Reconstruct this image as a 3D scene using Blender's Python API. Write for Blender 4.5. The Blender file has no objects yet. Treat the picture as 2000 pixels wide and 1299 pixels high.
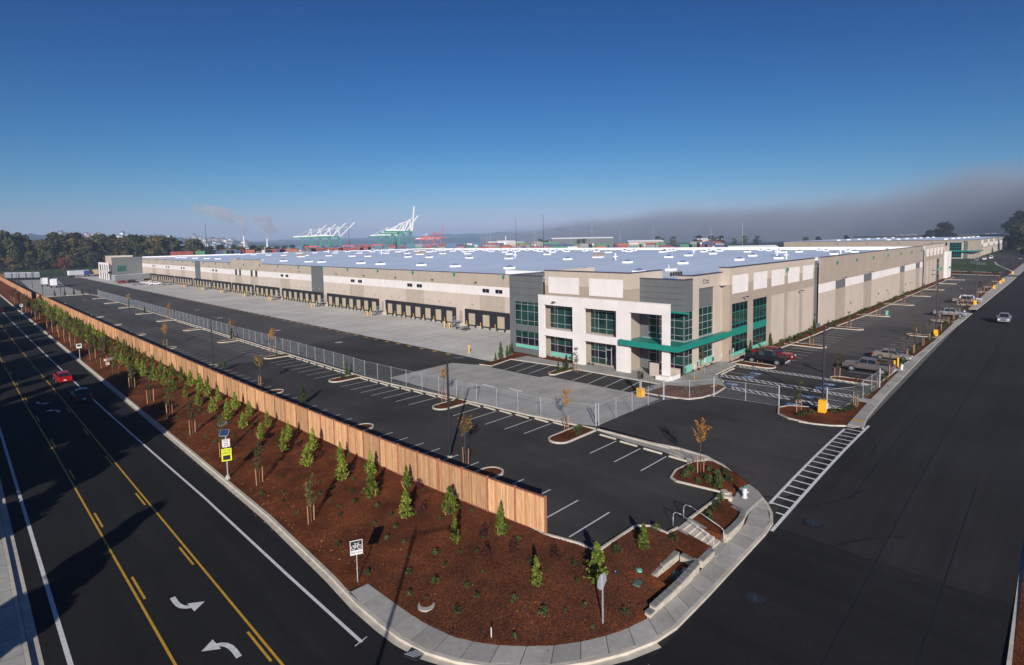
import bpy, math, random
from mathutils import Vector, Matrix
from mathutils.geometry import delaunay_2d_cdt
R = random.Random(11)
S = bpy.context.scene
C = S.collection
PI = math.pi
# ------------------------------------------------------------------ camera
cd = bpy.data.cameras.new('camera'); cam = bpy.data.objects.new('camera', cd); C.objects.link(cam); S.camera = cam
cd.sensor_width = 36; cd.lens = 1092.7/2000*36; cd.shift_y = -0.05025; cd.clip_start = 0.3; cd.clip_end = 30000
cam.matrix_world = Matrix(((0.70343, 0.06510, -0.70778, 0), (-0.71052, 0.03858, -0.70261, 0), (-0.01843, 0.99713, 0.07339, 18.5), (0, 0, 0, 1)))
# ------------------------------------------------------------------ sky, sun, exposure
SUN_EL, SUN_AZ = math.radians(21.0), math.radians(225.0)      # azimuth of the sun measured from +x towards +y
w = bpy.data.worlds.new('World'); S.world = w; w.use_nodes = True
nt = w.node_tree; nt.nodes.clear()
sky = nt.nodes.new('ShaderNodeTexSky'); sky.sky_type = 'NISHITA'; sky.sun_disc = False
sky.sun_elevation = SUN_EL; sky.sun_rotation = PI/2 - SUN_AZ
sky.air_density = 1.0; sky.dust_density = 0.3; sky.ozone_density = 4.0
sep = nt.nodes.new('ShaderNodeSeparateColor'); comb = nt.nodes.new('ShaderNodeCombineColor'); nt.links.new(sky.outputs[0], sep.inputs[0])
for i_, (pw_, k_) in enumerate(((2.6, .029), (1.69, .135), (1.33, .303))):      # deeper, more saturated blue overhead
    a_ = nt.nodes.new('ShaderNodeMath'); a_.operation = 'POWER'; a_.inputs[1].default_value = pw_; b_ = nt.nodes.new('ShaderNodeMath'); b_.operation = 'MULTIPLY'; b_.inputs[1].default_value = k_
    nt.links.new(sep.outputs[i_], a_.inputs[0]); nt.links.new(a_.outputs[0], b_.inputs[0])
    if i_ == 0: red_ = b_
    if i_ == 2:                                                             # paler towards the horizon
        c_ = nt.nodes.new('ShaderNodeMath'); c_.operation = 'MULTIPLY_ADD'; c_.inputs[1].default_value = .5; nt.links.new(red_.outputs[0], c_.inputs[0]); nt.links.new(b_.outputs[0], c_.inputs[2]); b_ = c_
    nt.links.new(b_.outputs[0], comb.inputs[i_])
bg = nt.nodes.new('ShaderNodeBackground'); bg.inputs['Strength'].default_value = 0.1
wo = nt.nodes.new('ShaderNodeOutputWorld')
nt.links.new(comb.outputs[0], bg.inputs['Color']); nt.links.new(bg.outputs[0], wo.inputs['Surface'])
sd = bpy.data.lights.new('sun', 'SUN'); sd.energy = 4.9; sd.angle = math.radians(0.5); sd.color = (1.0, 0.945, 0.88)
so = bpy.data.objects.new('sun', sd); C.objects.link(so)
d = Vector((math.cos(SUN_AZ)*math.cos(SUN_EL), math.sin(SUN_AZ)*math.cos(SUN_EL), math.sin(SUN_EL)))
so.rotation_euler = d.to_track_quat('Z', 'Y').to_euler(); so.location = (-20, -20, 60)
S.view_settings.view_transform = 'Standard'; S.view_settings.look = 'None'; S.view_settings.exposure = 0.22; S.view_settings.gamma = 1.0
S.view_settings.use_curve_mapping = False
S.render.engine = 'CYCLES'
S.cycles.use_denoising = True
S.cycles.max_bounces = 6; S.cycles.diffuse_bounces = 3; S.cycles.glossy_bounces = 3; S.cycles.transparent_max_bounces = 12; S.cycles.volume_bounces = 2
S.cycles.volume_step_rate = 1.0; S.cycles.volume_max_steps = 64

# ------------------------------------------------------------------ materials
def M(name, col, rough=0.85, metal=0.0, var=0.0, scale=1.0, bump=0.0, bscale=None, obj_random=0.0, big=0.0, bigscale=0.05, spec=None, col2=None, stretch=None, detail=4.0, streak=None):
    m = bpy.data.materials.new(name); m.use_nodes = True
    t = m.node_tree; b = t.nodes['Principled BSDF']; L = t.links.new
    b.inputs['Roughness'].default_value = rough; b.inputs['Metallic'].default_value = metal
    if spec is not None: b.inputs['Specular IOR Level'].default_value = spec
    c = (*col, 1); b.inputs['Base Color'].default_value = c
    m.diffuse_color = c
    src = None
    g = t.nodes.new('ShaderNodeNewGeometry'); vec = g.outputs['Position']
    if stretch:
        mp = t.nodes.new('ShaderNodeMapping'); mp.inputs['Scale'].default_value = stretch; L(vec, mp.inputs['Vector']); vec = mp.outputs[0]
    def mixmul(prev, fac_out, amount):
        mr = t.nodes.new('ShaderNodeMapRange'); mr.inputs['From Min'].default_value = 0.3; mr.inputs['From Max'].default_value = 0.7
        mr.inputs['To Min'].default_value = 1-amount; mr.inputs['To Max'].default_value = 1+amount; L(fac_out, mr.inputs['Value'])
        v = t.nodes.new('ShaderNodeVectorMath'); v.operation = 'SCALE'
        if prev is None: v.inputs[0].default_value = col
        else: L(prev, v.inputs[0])
        L(mr.outputs[0], v.inputs['Scale']); return v.outputs[0]
    if col2 is not None:
        n = t.nodes.new('ShaderNodeTexNoise'); n.inputs['Scale'].default_value = scale; n.inputs['Detail'].default_value = detail; L(vec, n.inputs['Vector'])
        r = t.nodes.new('ShaderNodeMapRange'); r.inputs['From Min'].default_value = 0.4; r.inputs['From Max'].default_value = 0.62; L(n.outputs[0], r.inputs['Value'])
        mx = t.nodes.new('ShaderNodeMix'); mx.data_type = 'RGBA'; L(r.outputs[0], mx.inputs[0]); mx.inputs[6].default_value = c; mx.inputs[7].default_value = (*col2, 1)
        src = mx.outputs[2]
    if var:
        n = t.nodes.new('ShaderNodeTexNoise'); n.inputs['Scale'].default_value = scale; n.inputs['Detail'].default_value = detail; L(vec, n.inputs['Vector'])
        src = mixmul(src, n.outputs[0], var)
    if big:
        n = t.nodes.new('ShaderNodeTexNoise'); n.inputs['Scale'].default_value = bigscale; n.inputs['Detail'].default_value = 3; L(g.outputs['Position'], n.inputs['Vector'])
        src = mixmul(src, n.outputs[0], big)
    if streak:
        mp2 = t.nodes.new('ShaderNodeMapping'); mp2.inputs['Scale'].default_value = streak[:3]; L(g.outputs['Position'], mp2.inputs['Vector'])
        n = t.nodes.new('ShaderNodeTexNoise'); n.inputs['Scale'].default_value = 1; n.inputs['Detail'].default_value = 5; n.inputs['Roughness'].default_value = .65; L(mp2.outputs[0], n.inputs['Vector'])
        src = mixmul(src, n.outputs[0], streak[3])
    if obj_random:
        oi = t.nodes.new('ShaderNodeObjectInfo'); src = mixmul(src, oi.outputs['Random'], obj_random)
    if src is not None: L(src, b.inputs['Base Color'])
    if bump:
        n = t.nodes.new('ShaderNodeTexNoise'); n.inputs['Scale'].default_value = bscale or scale*3; n.inputs['Detail'].default_value = 3; L(vec, n.inputs['Vector'])
        bp = t.nodes.new('ShaderNodeBump'); bp.inputs['Strength'].default_value = bump; bp.inputs['Distance'].default_value = 0.05; L(n.outputs[0], bp.inputs['Height']); L(bp.outputs[0], b.inputs['Normal'])
    return m
A_STREET = M('street_asphalt', (.020,.0195,.019), .95, var=.22, scale=9, big=.3, bigscale=.09, bump=.25, bscale=30, spec=.25, streak=(.03,.8,1,.28))
A_ROAD = M('road_asphalt', (.0125,.0125,.013), .95, var=.2, scale=7, big=.25, bigscale=.12, bump=.25, bscale=30, spec=.25, streak=(.9,.02,1,.3))  # new asphalt, base darkened further to take in shade and vignetting
A_LOT = M('lot_asphalt', (.046,.042,.0395), .95, var=.15, scale=6, big=.26, bigscale=.13, bump=.2, bscale=25, spec=.25, streak=(.5,.05,1,.2))
A_OLD = M('weathered_asphalt', (.082,.076,.071), .95, var=.12, scale=4, big=.22, bigscale=.06, bump=.2, bscale=25, spec=.25, streak=(.45,.04,1,.2))
CONC = M('concrete', (.35,.335,.30), .9, var=.10, scale=3, big=.15, bigscale=.35, bump=.15, bscale=20, obj_random=.11)
CONC_PAD = M('pad_concrete', (.36,.345,.31), .9, streak=(.12,.6,1,.10), var=.08, scale=2.5, big=.16, bigscale=.25, bump=.1, bscale=20)
CONC_DOCK = M('dock_concrete', (.53,.505,.455), .9, var=.08, scale=1.2, big=.14, bigscale=.09, bump=.1, bscale=15, streak=(.08,.7,1,.16))
JOINT = M('joint', (.12,.115,.105), .95)
KERB = M('kerb_concrete', (.50,.455,.375), .85, var=.12, scale=2, big=.1, bigscale=.5)
MULCH = M('bark_mulch', (.104,.030,.0105), .95, streak=(.9,.9,.9,.28), var=.55, scale=14, big=.38, bigscale=.35, bump=.9, bscale=26, col2=(.145,.045,.017), detail=8, spec=.1)
GRASS = M('grass', (.055,.075,.028), .95, var=.3, scale=.6, big=.35, bigscale=.03, spec=.1)
EARTH = M('far_ground', (.060,.062,.045), .95, var=.3, scale=.02, big=.35, bigscale=.004, spec=.1)
WHITE_LINE = M('white_paint', (.62,.62,.60), .7, var=.14, scale=5)
YEL_LINE = M('yellow_paint', (.52,.29,.02), .7, var=.16, scale=5)
BLUE_PAINT = M('blue_paint', (.04,.12,.30), .7, var=.1, scale=5)
W_WHITE = M('white_wall_paint', (.70,.67,.63), .8, streak=(1.1,1.1,.12,.04), var=.03, scale=.6, big=.03, bigscale=.3)
W_BEIGE = M('beige_wall_paint', (.47,.405,.325), .8, streak=(.9,.9,.10,.05), var=.03, scale=.6, big=.04, bigscale=.25)
W_TAN = M('tan_wall_paint', (.345,.29,.225), .8, streak=(.9,.9,.10,.06), var=.03, scale=.6, big=.04, bigscale=.25)
W_GREY = M('grey_wall_paint', (.115,.125,.125), .8, streak=(1.1,1.1,.12,.08), var=.04, scale=.6)
W_DOCK = M('dock_beige_paint', (.52,.445,.375), .8, streak=(.9,.9,.10,.05), var=.03, scale=.6, big=.04, bigscale=.25)
W_DTAN = M('dock_tan_paint', (.41,.35,.28), .8, streak=(.9,.9,.10,.06), var=.03, scale=.6, big=.04, bigscale=.25)
COPING = M('dark_coping', (.055,.055,.085), .6)
TEAL = M('teal_metal', (.010,.21,.155), .45, var=.08, scale=2)
MINT = M('mint_panel', (.16,.50,.38), .4, var=.06, scale=2)
ALU = M('aluminium', (.42,.44,.44), .45, metal=.4)
GALV = M('galvanised_steel', (.42,.45,.47), .5, metal=.35)
DARKM = M('dark_metal', (.022,.022,.026), .5)
BLACK = M('black_rubber', (.012,.013,.018), .8)
LEAFGLASS = M('green_glass', (.012,.045,.038), .06, var=.5, scale=.5, spec=.9)
DGLASS = M('dark_glass', (.008,.010,.016), .08, spec=.8)
DOORTAN = M('sectional_door', (.42,.36,.26), .7, var=.04, scale=3)
ROOF = M('roof_membrane', (.63,.715,.84), .55, streak=(.02,.35,1,.06), var=.03, scale=.4, big=.07, bigscale=.03)  # white membrane; the sky's blue reflection is put into the base colour
ROOFW = M('white_membrane', (.80,.80,.80), .7)
DOME = M('skylight_dome', (.16,.20,.36), .12, spec=.9)
CEDAR = M('cedar_boards', (.52,.30,.15), .8, var=.28, scale=3, obj_random=.16, stretch=(7,7,.35), bump=.3, bscale=8)
CEDARS = [CEDAR, M('cedar_board_pale', (.60,.37,.19), .8, var=.28, scale=3, obj_random=.16, stretch=(7,7,.35), bump=.3, bscale=8), M('cedar_board_red', (.46,.235,.105), .8, var=.28, scale=3, obj_random=.16, stretch=(7,7,.35), bump=.3, bscale=8)]
CEDAR_D = M('cedar_post', (.30,.125,.065), .8, var=.2, scale=4, obj_random=.12)
STAKE = M('timber_stake', (.47,.22,.11), .8, obj_random=.15)
BARK = M('bark', (.10,.075,.055), .95, var=.3, scale=6)
def LEAF(name, a, bb, sc=3.0, r=.3):
    return M(name, a, .75, col2=bb, scale=sc, obj_random=r, var=.35, spec=.2, detail=2)
L_CON = LEAF('conifer_leaf', (.085,.135,.014), (.17,.205,.026), 3.5, .36)
L_TREE = LEAF('young_tree_leaf', (.055,.065,.020), (.095,.085,.025), 3, .3)
L_YEL = LEAF('autumn_leaf', (.48,.25,.03), (.36,.15,.025), 3, .2)
L_RED = LEAF('purple_leaf', (.045,.014,.014), (.07,.022,.018), 3, .2)
L_SHR = LEAF('shrub_leaf', (.030,.058,.018), (.055,.080,.022), 4, .3)
L_BIG = LEAF('forest_leaf', (.030,.037,.015), (.058,.052,.020), .18, .5)
L_BIGY = LEAF('poplar_leaf', (.085,.080,.022), (.13,.105,.025), .18, .2)
L_MAPLE = LEAF('red_maple_leaf', (.12,.02,.018), (.17,.035,.025), .3, .2)
TWIG = M('twig', (.11,.085,.07), .9)
YBOX = M('yellow_plastic', (.80,.42,.015), .6)
YSIGN = M('fluorescent_yellow', (.60,.68,.02), .5)
SIGNW = M('sign_white', (.62,.62,.60), .5)
SIGNK = M('sign_black', (.012,.012,.014), .5)
SOLAR = M('solar_cells', (.02,.04,.10), .15, spec=.8)
STONE = M('split_block', (.48,.43,.34), .9, var=.2, scale=6, obj_random=.08, bump=.5, bscale=14)
STONE_CAP = M('cap_block', (.19,.19,.175), .9, var=.15, scale=6, obj_random=.1)
UGREEN = M('green_plastic_lid', (.07,.13,.10), .7)
CRANE_G = M('crane_green', (.03,.22,.14), .6); CRANE_W = M('crane_white', (.75,.75,.72), .6); CRANE_R = M('crane_red', (.55,.07,.05), .6)
WATER = M('water', (.02,.05,.08), .15, spec=.6)
HILL = M('forested_hill', (.035,.05,.04), .95, var=.4, scale=.004, spec=.1)
# ------------------------------------------------------------------ mesh building
class MB:
    def __init__(s): s.v = []; s.f = []; s.mi = []; s.mats = []
    def mat(s, m):
        if m not in s.mats: s.mats.append(m)
        return s.mats.index(m)
    def face(s, pts, m):
        n = len(s.v); s.v += [tuple(p) for p in pts]; s.f.append(tuple(range(n, n+len(pts)))); s.mi.append(s.mat(m)); return s
    def hexa(s, p, m, skip=()):
        n = len(s.v); s.v += [tuple(q) for q in p]; k = s.mat(m)
        for i, q in enumerate(((0,3,2,1),(4,5,6,7),(0,1,5,4),(1,2,6,5),(2,3,7,6),(3,0,4,7))):
            if i in skip: continue
            s.f.append(tuple(n+a for a in q)); s.mi.append(k)
        return s
    def box(s, x0, x1, y0, y1, z0, z1, m, skip=()):
        return s.hexa([(x0,y0,z0),(x1,y0,z0),(x1,y1,z0),(x0,y1,z0),(x0,y0,z1),(x1,y0,z1),(x1,y1,z1),(x0,y1,z1)], m, skip)
    def obox(s, c, dim, m, rz=0.0, rx=0.0, ry=0.0):
        T = Matrix.Translation(c) @ Matrix.Rotation(rz, 4, 'Z') @ Matrix.Rotation(ry, 4, 'Y') @ Matrix.Rotation(rx, 4, 'X')
        a, b, h = dim[0]/2, dim[1]/2, dim[2]/2
        return s.hexa([T @ Vector(q) for q in ((-a,-b,-h),(a,-b,-h),(a,b,-h),(-a,b,-h),(-a,-b,h),(a,-b,h),(a,b,h),(-a,b,h))], m)
    def tube(s, p0, p1, r0, m, r1=None, n=6, cap=True):
        p0 = Vector(p0); p1 = Vector(p1); r1 = r0 if r1 is None else r1
        ax = (p1-p0); q = ax.to_track_quat('Z', 'Y'); k = s.mat(m); n0 = len(s.v)
        for p, r in ((p0, r0), (p1, r1)):
            for i in range(n):
                a = 2*PI*i/n; s.v.append(tuple(p + q @ Vector((r*math.cos(a), r*math.sin(a), 0))))
        for i in range(n):
            j = (i+1) % n; s.f.append((n0+i, n0+j, n0+n+j, n0+n+i)); s.mi.append(k)
        if cap: s.f.append(tuple(n0+i for i in reversed(range(n)))); s.mi.append(k); s.f.append(tuple(n0+n+i for i in range(n))); s.mi.append(k)
        return s
    def path(s, pts, r, m, n=6):
        for a, b in zip(pts, pts[1:]): s.tube(a, b, r, m, n=n)
        return s
    def disc(s, c, r, m, n=16, ry=None, z=None):
        return s.face([(c[0]+r*math.cos(2*PI*i/n), c[1]+(ry or r)*math.sin(2*PI*i/n), c[2]) for i in range(n)], m)
    def prism(s, poly, z0, z1, m, mside=None, bottom=False):
        # poly: counter-clockwise points (x, y); z0/z1 number or function
        f0 = z0 if callable(z0) else (lambda x, y: z0); f1 = z1 if callable(z1) else (lambda x, y: z1)
        tri(s, poly, f1, m)
        for a, b in zip(poly, poly[1:]+poly[:1]):
            s.face([(a[0],a[1],f0(*a)),(b[0],b[1],f0(*b)),(b[0],b[1],f1(*b)),(a[0],a[1],f1(*a))], mside or m)
        return s
    def build(s, name, parent=None, smooth=False, loc=None, local=False):
        me = bpy.data.meshes.new(name); me.from_pydata(s.v, [], s.f)
        for m in s.mats: me.materials.append(m)
        me.polygons.foreach_set('material_index', s.mi)
        if smooth: me.polygons.foreach_set('use_smooth', [True]*len(s.f))
        me.update()
        o = bpy.data.objects.new(name, me); C.objects.link(o)
        if parent is not None:
            o.parent = parent
            if not local:
                p = parent; off = Vector((0,0,0))
                while p is not None: off += p.location; p = p.parent
                o.location = -off
        if loc is not None: o.location = loc
        return o
def area(poly): return sum(a[0]*b[1]-b[0]*a[1] for a, b in zip(poly, poly[1:]+poly[:1]))/2
def tri(mb, poly, zf, m, grid=0.0):
    if area(poly) < 0: poly = poly[::-1]
    pts = [Vector((p[0], p[1])) for p in poly]; n = len(pts)
    if grid:
        ext = []
        for i in range(n):
            a, b = pts[i], pts[(i+1) % n]; k = max(1, int((b-a).length/grid))
            for j in range(k): ext.append(a.lerp(b, j/k))
        pts = ext; n = len(pts)
        x0 = min(p.x for p in pts); x1 = max(p.x for p in pts); y0 = min(p.y for p in pts); y1 = max(p.y for p in pts)
        cnt = int((x1-x0)/grid); cny = int((y1-y0)/grid)
        inner = [Vector((x0+(i+.5+.5*(j % 2)*.9)*grid, y0+(j+.5)*grid)) for i in range(cnt) for j in range(cny)]
    else: inner = []
    vs, es, fs, _, _, _ = delaunay_2d_cdt(pts+inner, [], [list(range(n))], 1, 1e-5)
    n0 = len(mb.v); k = mb.mat(m)
    mb.v += [(p.x, p.y, zf(p.x, p.y)) for p in vs]
    for f in fs:
        a = [vs[i] for i in f]
        if (a[1]-a[0]).cross(a[2]-a[0]) < 0: f = f[::-1]
        mb.f.append(tuple(n0+i for i in f)); mb.mi.append(k)
def mark(o, label=None, cat=None, group=None, kind=None):
    if label: o['label'] = label
    if cat: o['category'] = cat
    if group: o['group'] = group
    if kind: o['kind'] = kind
    return o
def thing(name, label, cat, loc=(0,0,0), group=None, rz=0.0):
    o = bpy.data.objects.new(name, None); C.objects.link(o); o.location = loc; o.rotation_euler = (0,0,rz); o.empty_display_size = .3
    return mark(o, label, cat, group)
def dup(root, loc, rz=0.0, label=None, group=None, sc=None):
    def cp(o, par):
        c = o.copy(); C.objects.link(c)
        if par is not None: c.parent = par
        for ch in o.children: cp(ch, c)
        return c
    r = cp(root, None); r.location = loc; r.rotation_euler = (0,0,rz)
    if sc is not None: r.scale = sc if isinstance(sc, (tuple, list)) else (sc,)*3
    if label: r['label'] = label
    if group: r['group'] = group
    return r
def struct(mb, name, parent=None):
    o = mb.build(name, parent)
    if parent is None: o['kind'] = 'structure'
    return o
ORD = 'first second third fourth fifth sixth seventh eighth ninth tenth eleventh twelfth'.split()
def nth(i):
    if i < 12: return ORD[i]
    k = i+1; return '%d%s' % (k, 'th' if 10 <= k % 100 <= 20 else {1:'st',2:'nd',3:'rd'}.get(k % 10, 'th'))
def ss(a, b, x):
    t = min(1, max(0, (x-a)/(b-a))); return t*t*(3-2*t)
def zs(x, y=0): return -1.1+1.1*ss(20, 56, x)          # street level: rises from the corner to the driveway
def lerp_tab(tab, v):
    if v <= tab[0][0]: return tab[0][1]
    for (a, fa), (b, fb) in zip(tab, tab[1:]):
        if v <= b: return fa+(fb-fa)*(v-a)/(b-a)
    return tab[-1][1]
def segd(p, a, b):
    ax, ay = a; bx, by = b; dx, dy = bx-ax, by-ay; L = dx*dx+dy*dy
    t = 0 if L == 0 else max(0, min(1, ((p[0]-ax)*dx+(p[1]-ay)*dy)/L)); return math.hypot(p[0]-ax-t*dx, p[1]-ay-t*dy)
def polyd(p, pl): return min(segd(p, a, b) for a, b in zip(pl, pl[1:]))
def resample(pl, n=None, step=None):
    L = [0]
    for a, b in zip(pl, pl[1:]): L.append(L[-1]+math.dist(a, b))
    if n is None: n = max(1, round(L[-1]/step))
    out = []; k = 0
    for i in range(n+1):
        t = L[-1]*i/n
        while k < len(pl)-2 and L[k+1] < t: k += 1
        u = (t-L[k])/max(1e-9, L[k+1]-L[k]); out.append(tuple(pl[k][j]+(pl[k+1][j]-pl[k][j])*u for j in range(len(pl[0]))))
    return out
def strip(mb, pl, wd, zf, h, m, side=1, zf0=None):
    """a kerb-like solid following a polyline: width wd to the left (side=1) or right, height h over the surface zf"""
    n = len(pl); nr = []
    for i in range(n):
        a = pl[max(0, i-1)]; b = pl[min(n-1, i+1)]; dx, dy = b[0]-a[0], b[1]-a[1]; l = math.hypot(dx, dy) or 1
        nr.append((-dy/l*side, dx/l*side))
    P = [(p[0], p[1]) for p in pl]; Q = [(p[0]+q[0]*wd, p[1]+q[1]*wd) for p, q in zip(pl, nr)]
    for i in range(n-1):
        a, b, c, e = P[i], P[i+1], Q[i+1], Q[i]
        if side < 0: a, b, c, e = e, c, b, a
        pts = [(q[0], q[1], zf(*q)-.12) for q in (a, b, c, e)]+[(q[0], q[1], zf(*q)+h) for q in (a, b, c, e)]
        mb.hexa(pts, m, skip=(0,)+(() if i == n-2 else (3,))+(() if i == 0 else (5,)))
    return mb
# ================================================================== GROUND AND PAVING
m = MB(); m.face([(-9000,-9000,-1.6),(9100,-9000,-1.6),(9100,9100,-1.6),(-9000,9100,-1.6)], EARTH); struct(m, 'ground')
m = MB(); m.face([(500,1150,-1.45),(5200,1150,-1.45),(5200,9000,-1.45),(-200,9000,-1.45)], WATER); m.face([(930,560,-1.46),(5200,300,-1.46),(5200,1148,-1.46),(930,1148,-1.46)], WATER); struct(m, 'bay_water')
m = MB(); m.face([(-220,470,-.12),(420,470,-.12),(420,760,-.12),(-220,760,-.12)], GRASS); struct(m, 'field')
m = MB(); m.box(-320,-.9,-70,470,-2,-1.12, GRASS); struct(m, 'verge')
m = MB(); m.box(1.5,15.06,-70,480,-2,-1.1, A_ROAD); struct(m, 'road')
m = MB()                                                             # side street climbing gently away from the corner
xs = [15.06]+list(range(18,60,1))+[60,70,90,130,200,300,420,700,1000]
for a, b in zip(xs, xs[1:]):
    y1a, y1b = [(21.5 if x < 26 else 14.05 if x < 37 else 15.2) for x in (a+.01, b)]
    y1 = max(y1a, y1b) if b <= 26 else (14.05 if b <= 38 else 15.2)
    m.face([(a,1.2,zs(a)),(b,1.2,zs(b)),(b,y1,zs(b)),(a,y1,zs(a))], A_STREET)
m.face([(15.06,-70,-1.1),(27,-70,-1.1),(27,1.2,zs(27)),(15.06,1.2,-1.1)], A_STREET)
struct(m, 'street')
m = MB()
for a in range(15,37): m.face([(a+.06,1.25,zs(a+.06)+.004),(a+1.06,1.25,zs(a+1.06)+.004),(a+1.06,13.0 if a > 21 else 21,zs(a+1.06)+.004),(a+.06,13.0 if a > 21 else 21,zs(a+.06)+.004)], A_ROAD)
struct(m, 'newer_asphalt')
def zd(x, y): return zs(x)*(1-ss(13.6, 24, y))
m = MB(); tri(m, [(37.9,14.2),(39.5,14.4),(41.2,15.6),(42.6,17.6),(44.1,20.2),(44.1,31.9),(57.7,31.9),(57.8,29),(58.2,19),(59.6,14.4),(61,14.2),(61,13.6),(37.9,13.6)], lambda x, y: zd(x,y)+.004, A_LOT, grid=1.5)
struct(m, 'driveway')
LOT_EDGE = [(25.35,300),(25.35,24.5),(25.34,22.5),(25.9,20.4),(25.9,19.1),(29.95,19.03),(30.62,18.32),(30.58,17.09),(31.7,16.97),(33.14,17.0),(38.22,16.93)]
m = MB(); tri(m, [(24.0,480)]+[(24.0,30)]+LOT_EDGE[2:]+[(37.65,20.5),(39.5,21.4),(41.8,21.2),(43.0,26),(43.2,31.9),(57.5,31.9),(57.5,480)], lambda x,y:0, A_LOT)
struct(m, 'parking_lot')
m = MB(); tri(m, [(24.0,478),(24.0,92),(29,91.9),(39.3,90.6),(44.9,97.8),(57.4,100.4),(57.4,478)], lambda x,y:.004, A_OLD); struct(m, 'older_asphalt')
m = MB(); m.box(57.5,302,14.6,36.5,-.3,0,A_LOT); m.box(302,900,14.6,60,-.3,-.002,A_LOT); struct(m, 'east_parking_lot')
m = MB(); m.box(96,300,17,31.5,.001,.004,A_OLD,skip=(0,)); struct(m, 'east_older_asphalt')
m = MB(); tri(m, [(57.4,31.5),(57.4,35.4),(62.2,35.5),(62,41),(61.5,53),(60.5,60.7),(57.4,61),(54.7,61.6),(55,49.8),(56.3,49.4),(56.6,36),(56.6,32)], lambda x,y:.0075, A_LOT); struct(m, 'office_stalls')
m = MB(); tri(m, [(57.55,66),(57.55,480),(79,480),(79,62),(63.2,62.5),(57.6,61.8)], lambda x,y:.008, CONC_DOCK); m.face([(78.9,63,.01),(57.5,63,.01),(57.5,66,.01),(78.9,66,.01)][::-1], CONC_DOCK)
for yy in [66+4.7*i for i in range(66)]: m.box(57.6,78,yy,yy+.035,.009,.0125,JOINT,skip=(0,))
for xx in (62.7,67.8,72.9): m.box(xx,xx+.035,66,374,.009,.0135,JOINT,skip=(0,))
struct(m, 'loading_dock_apron')
m = MB(); tri(m, [(41.5,65.2),(53,65.8),(54.8,61.4),(55.0,49.8),(56.2,49.4),(56.55,36),(56.5,32.6),(43.97,32.3),(42.6,36),(41.7,44)], lambda x,y:.010, CONC_PAD)
for yy in (37,41.8,46.5,51.2,56,60.8): m.box(42.4,55,yy,yy+.03,.011,.0145,JOINT,skip=(0,))
struct(m, 'concrete_yard')
m = MB(); tri(m, [(25.6,278),(39.2,276),(39.5,341),(45.7,433),(29.5,437),(26,340)], lambda x,y:.011, CONC_PAD); struct(m, 'trailer_pad')
# ------------------------------------------------------------------ kerb lines of the corner
KF = [(15.05,480),(15.05,60),(15.0,40),(14.6,30),(14.35,26.5),(14.36,24.2),(14.45,22.6),(14.75,21),(15.4,19.4),(16.45,17.75),(17.95,16.1),(19.7,14.85),(21.3,13.98),(22.95,13.36),(24.4,13.1),(27.8,13.04),(31,13.03),(34,13.0),(35.7,12.98),(37.3,13.11),(38.4,13.51),(39.5,14.22),(40.95,15.51),(42,17.08),(43.3,19.2),(43.95,21.0),(43.95,23.5),(43.5,26),(43.3,31.6)]
SI = [(14.5,27.75),(15.72,27.62),(15.8,25.1),(15.91,22.8),(16.37,20.6),(17.06,19.3),(17.85,18.2),(19.1,16.9),(20.7,15.75),(22.2,15.0),(23.7,14.55),(24.3,14.45),(27.4,14.3),(29.4,14.36),(31,14.38),(34,14.36),(36.2,14.4),(37.5,14.75),(39.9,14.78)]
def zk(x, y): return zs(x) if y < 18 else (zd(x,y) if x > 36 else zs(x))
m = MB(); strip(m, KF, .2, zk, .15, KERB, side=1); struct(m, 'kerb')
m = MB(); strip(m, KF[:14], .32, lambda x,y: zs(x)+.002, .006, KERB, side=-1); struct(m, 'gutter')
# sidewalk slabs round the corner: quads between the kerb back and the inner edge
KB = [(14.55,27.75),(14.56,24.2),(14.65,22.6),(14.95,21.05),(15.58,19.5),(16.6,17.9),(18.1,16.25),(19.82,15.03),(21.4,14.16),(23.0,13.55),(24.45,13.3),(27.8,13.24),(31,13.23),(34,13.2),(35.7,13.18),(37.25,13.31),(38.3,13.7),(39.35,14.37),(39.9,14.78)]
sw = thing('sidewalk', None, None); sw['kind'] = 'structure'
ko = resample(KB, 25); si = resample(SI[1:], 25); ki = 0
si[0] = (15.72,27.7)
for i in range(25):
    a, b = Vector(ko[i]), Vector(ko[i+1]); c, e = Vector(si[i+1]), Vector(si[i])
    g = .018
    p = [a.lerp(b,g), b.lerp(a,g), c.lerp(e,g), e.lerp(c,g)]
    q = MB(); ff = lambda z, dz: [(v.x, v.y, zs(v.x)+dz) for v in z]
    q.hexa(ff(p,-.1)+ff(p,.15), CONC, skip=(0,)); q.build('paving_slab', sw)
q = MB(); tri(q, [tuple(v) for v in ko]+[tuple(v) for v in reversed(si)], lambda x,y: zs(x)+.13, JOINT); q.build('slab_bed', sw)
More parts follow.
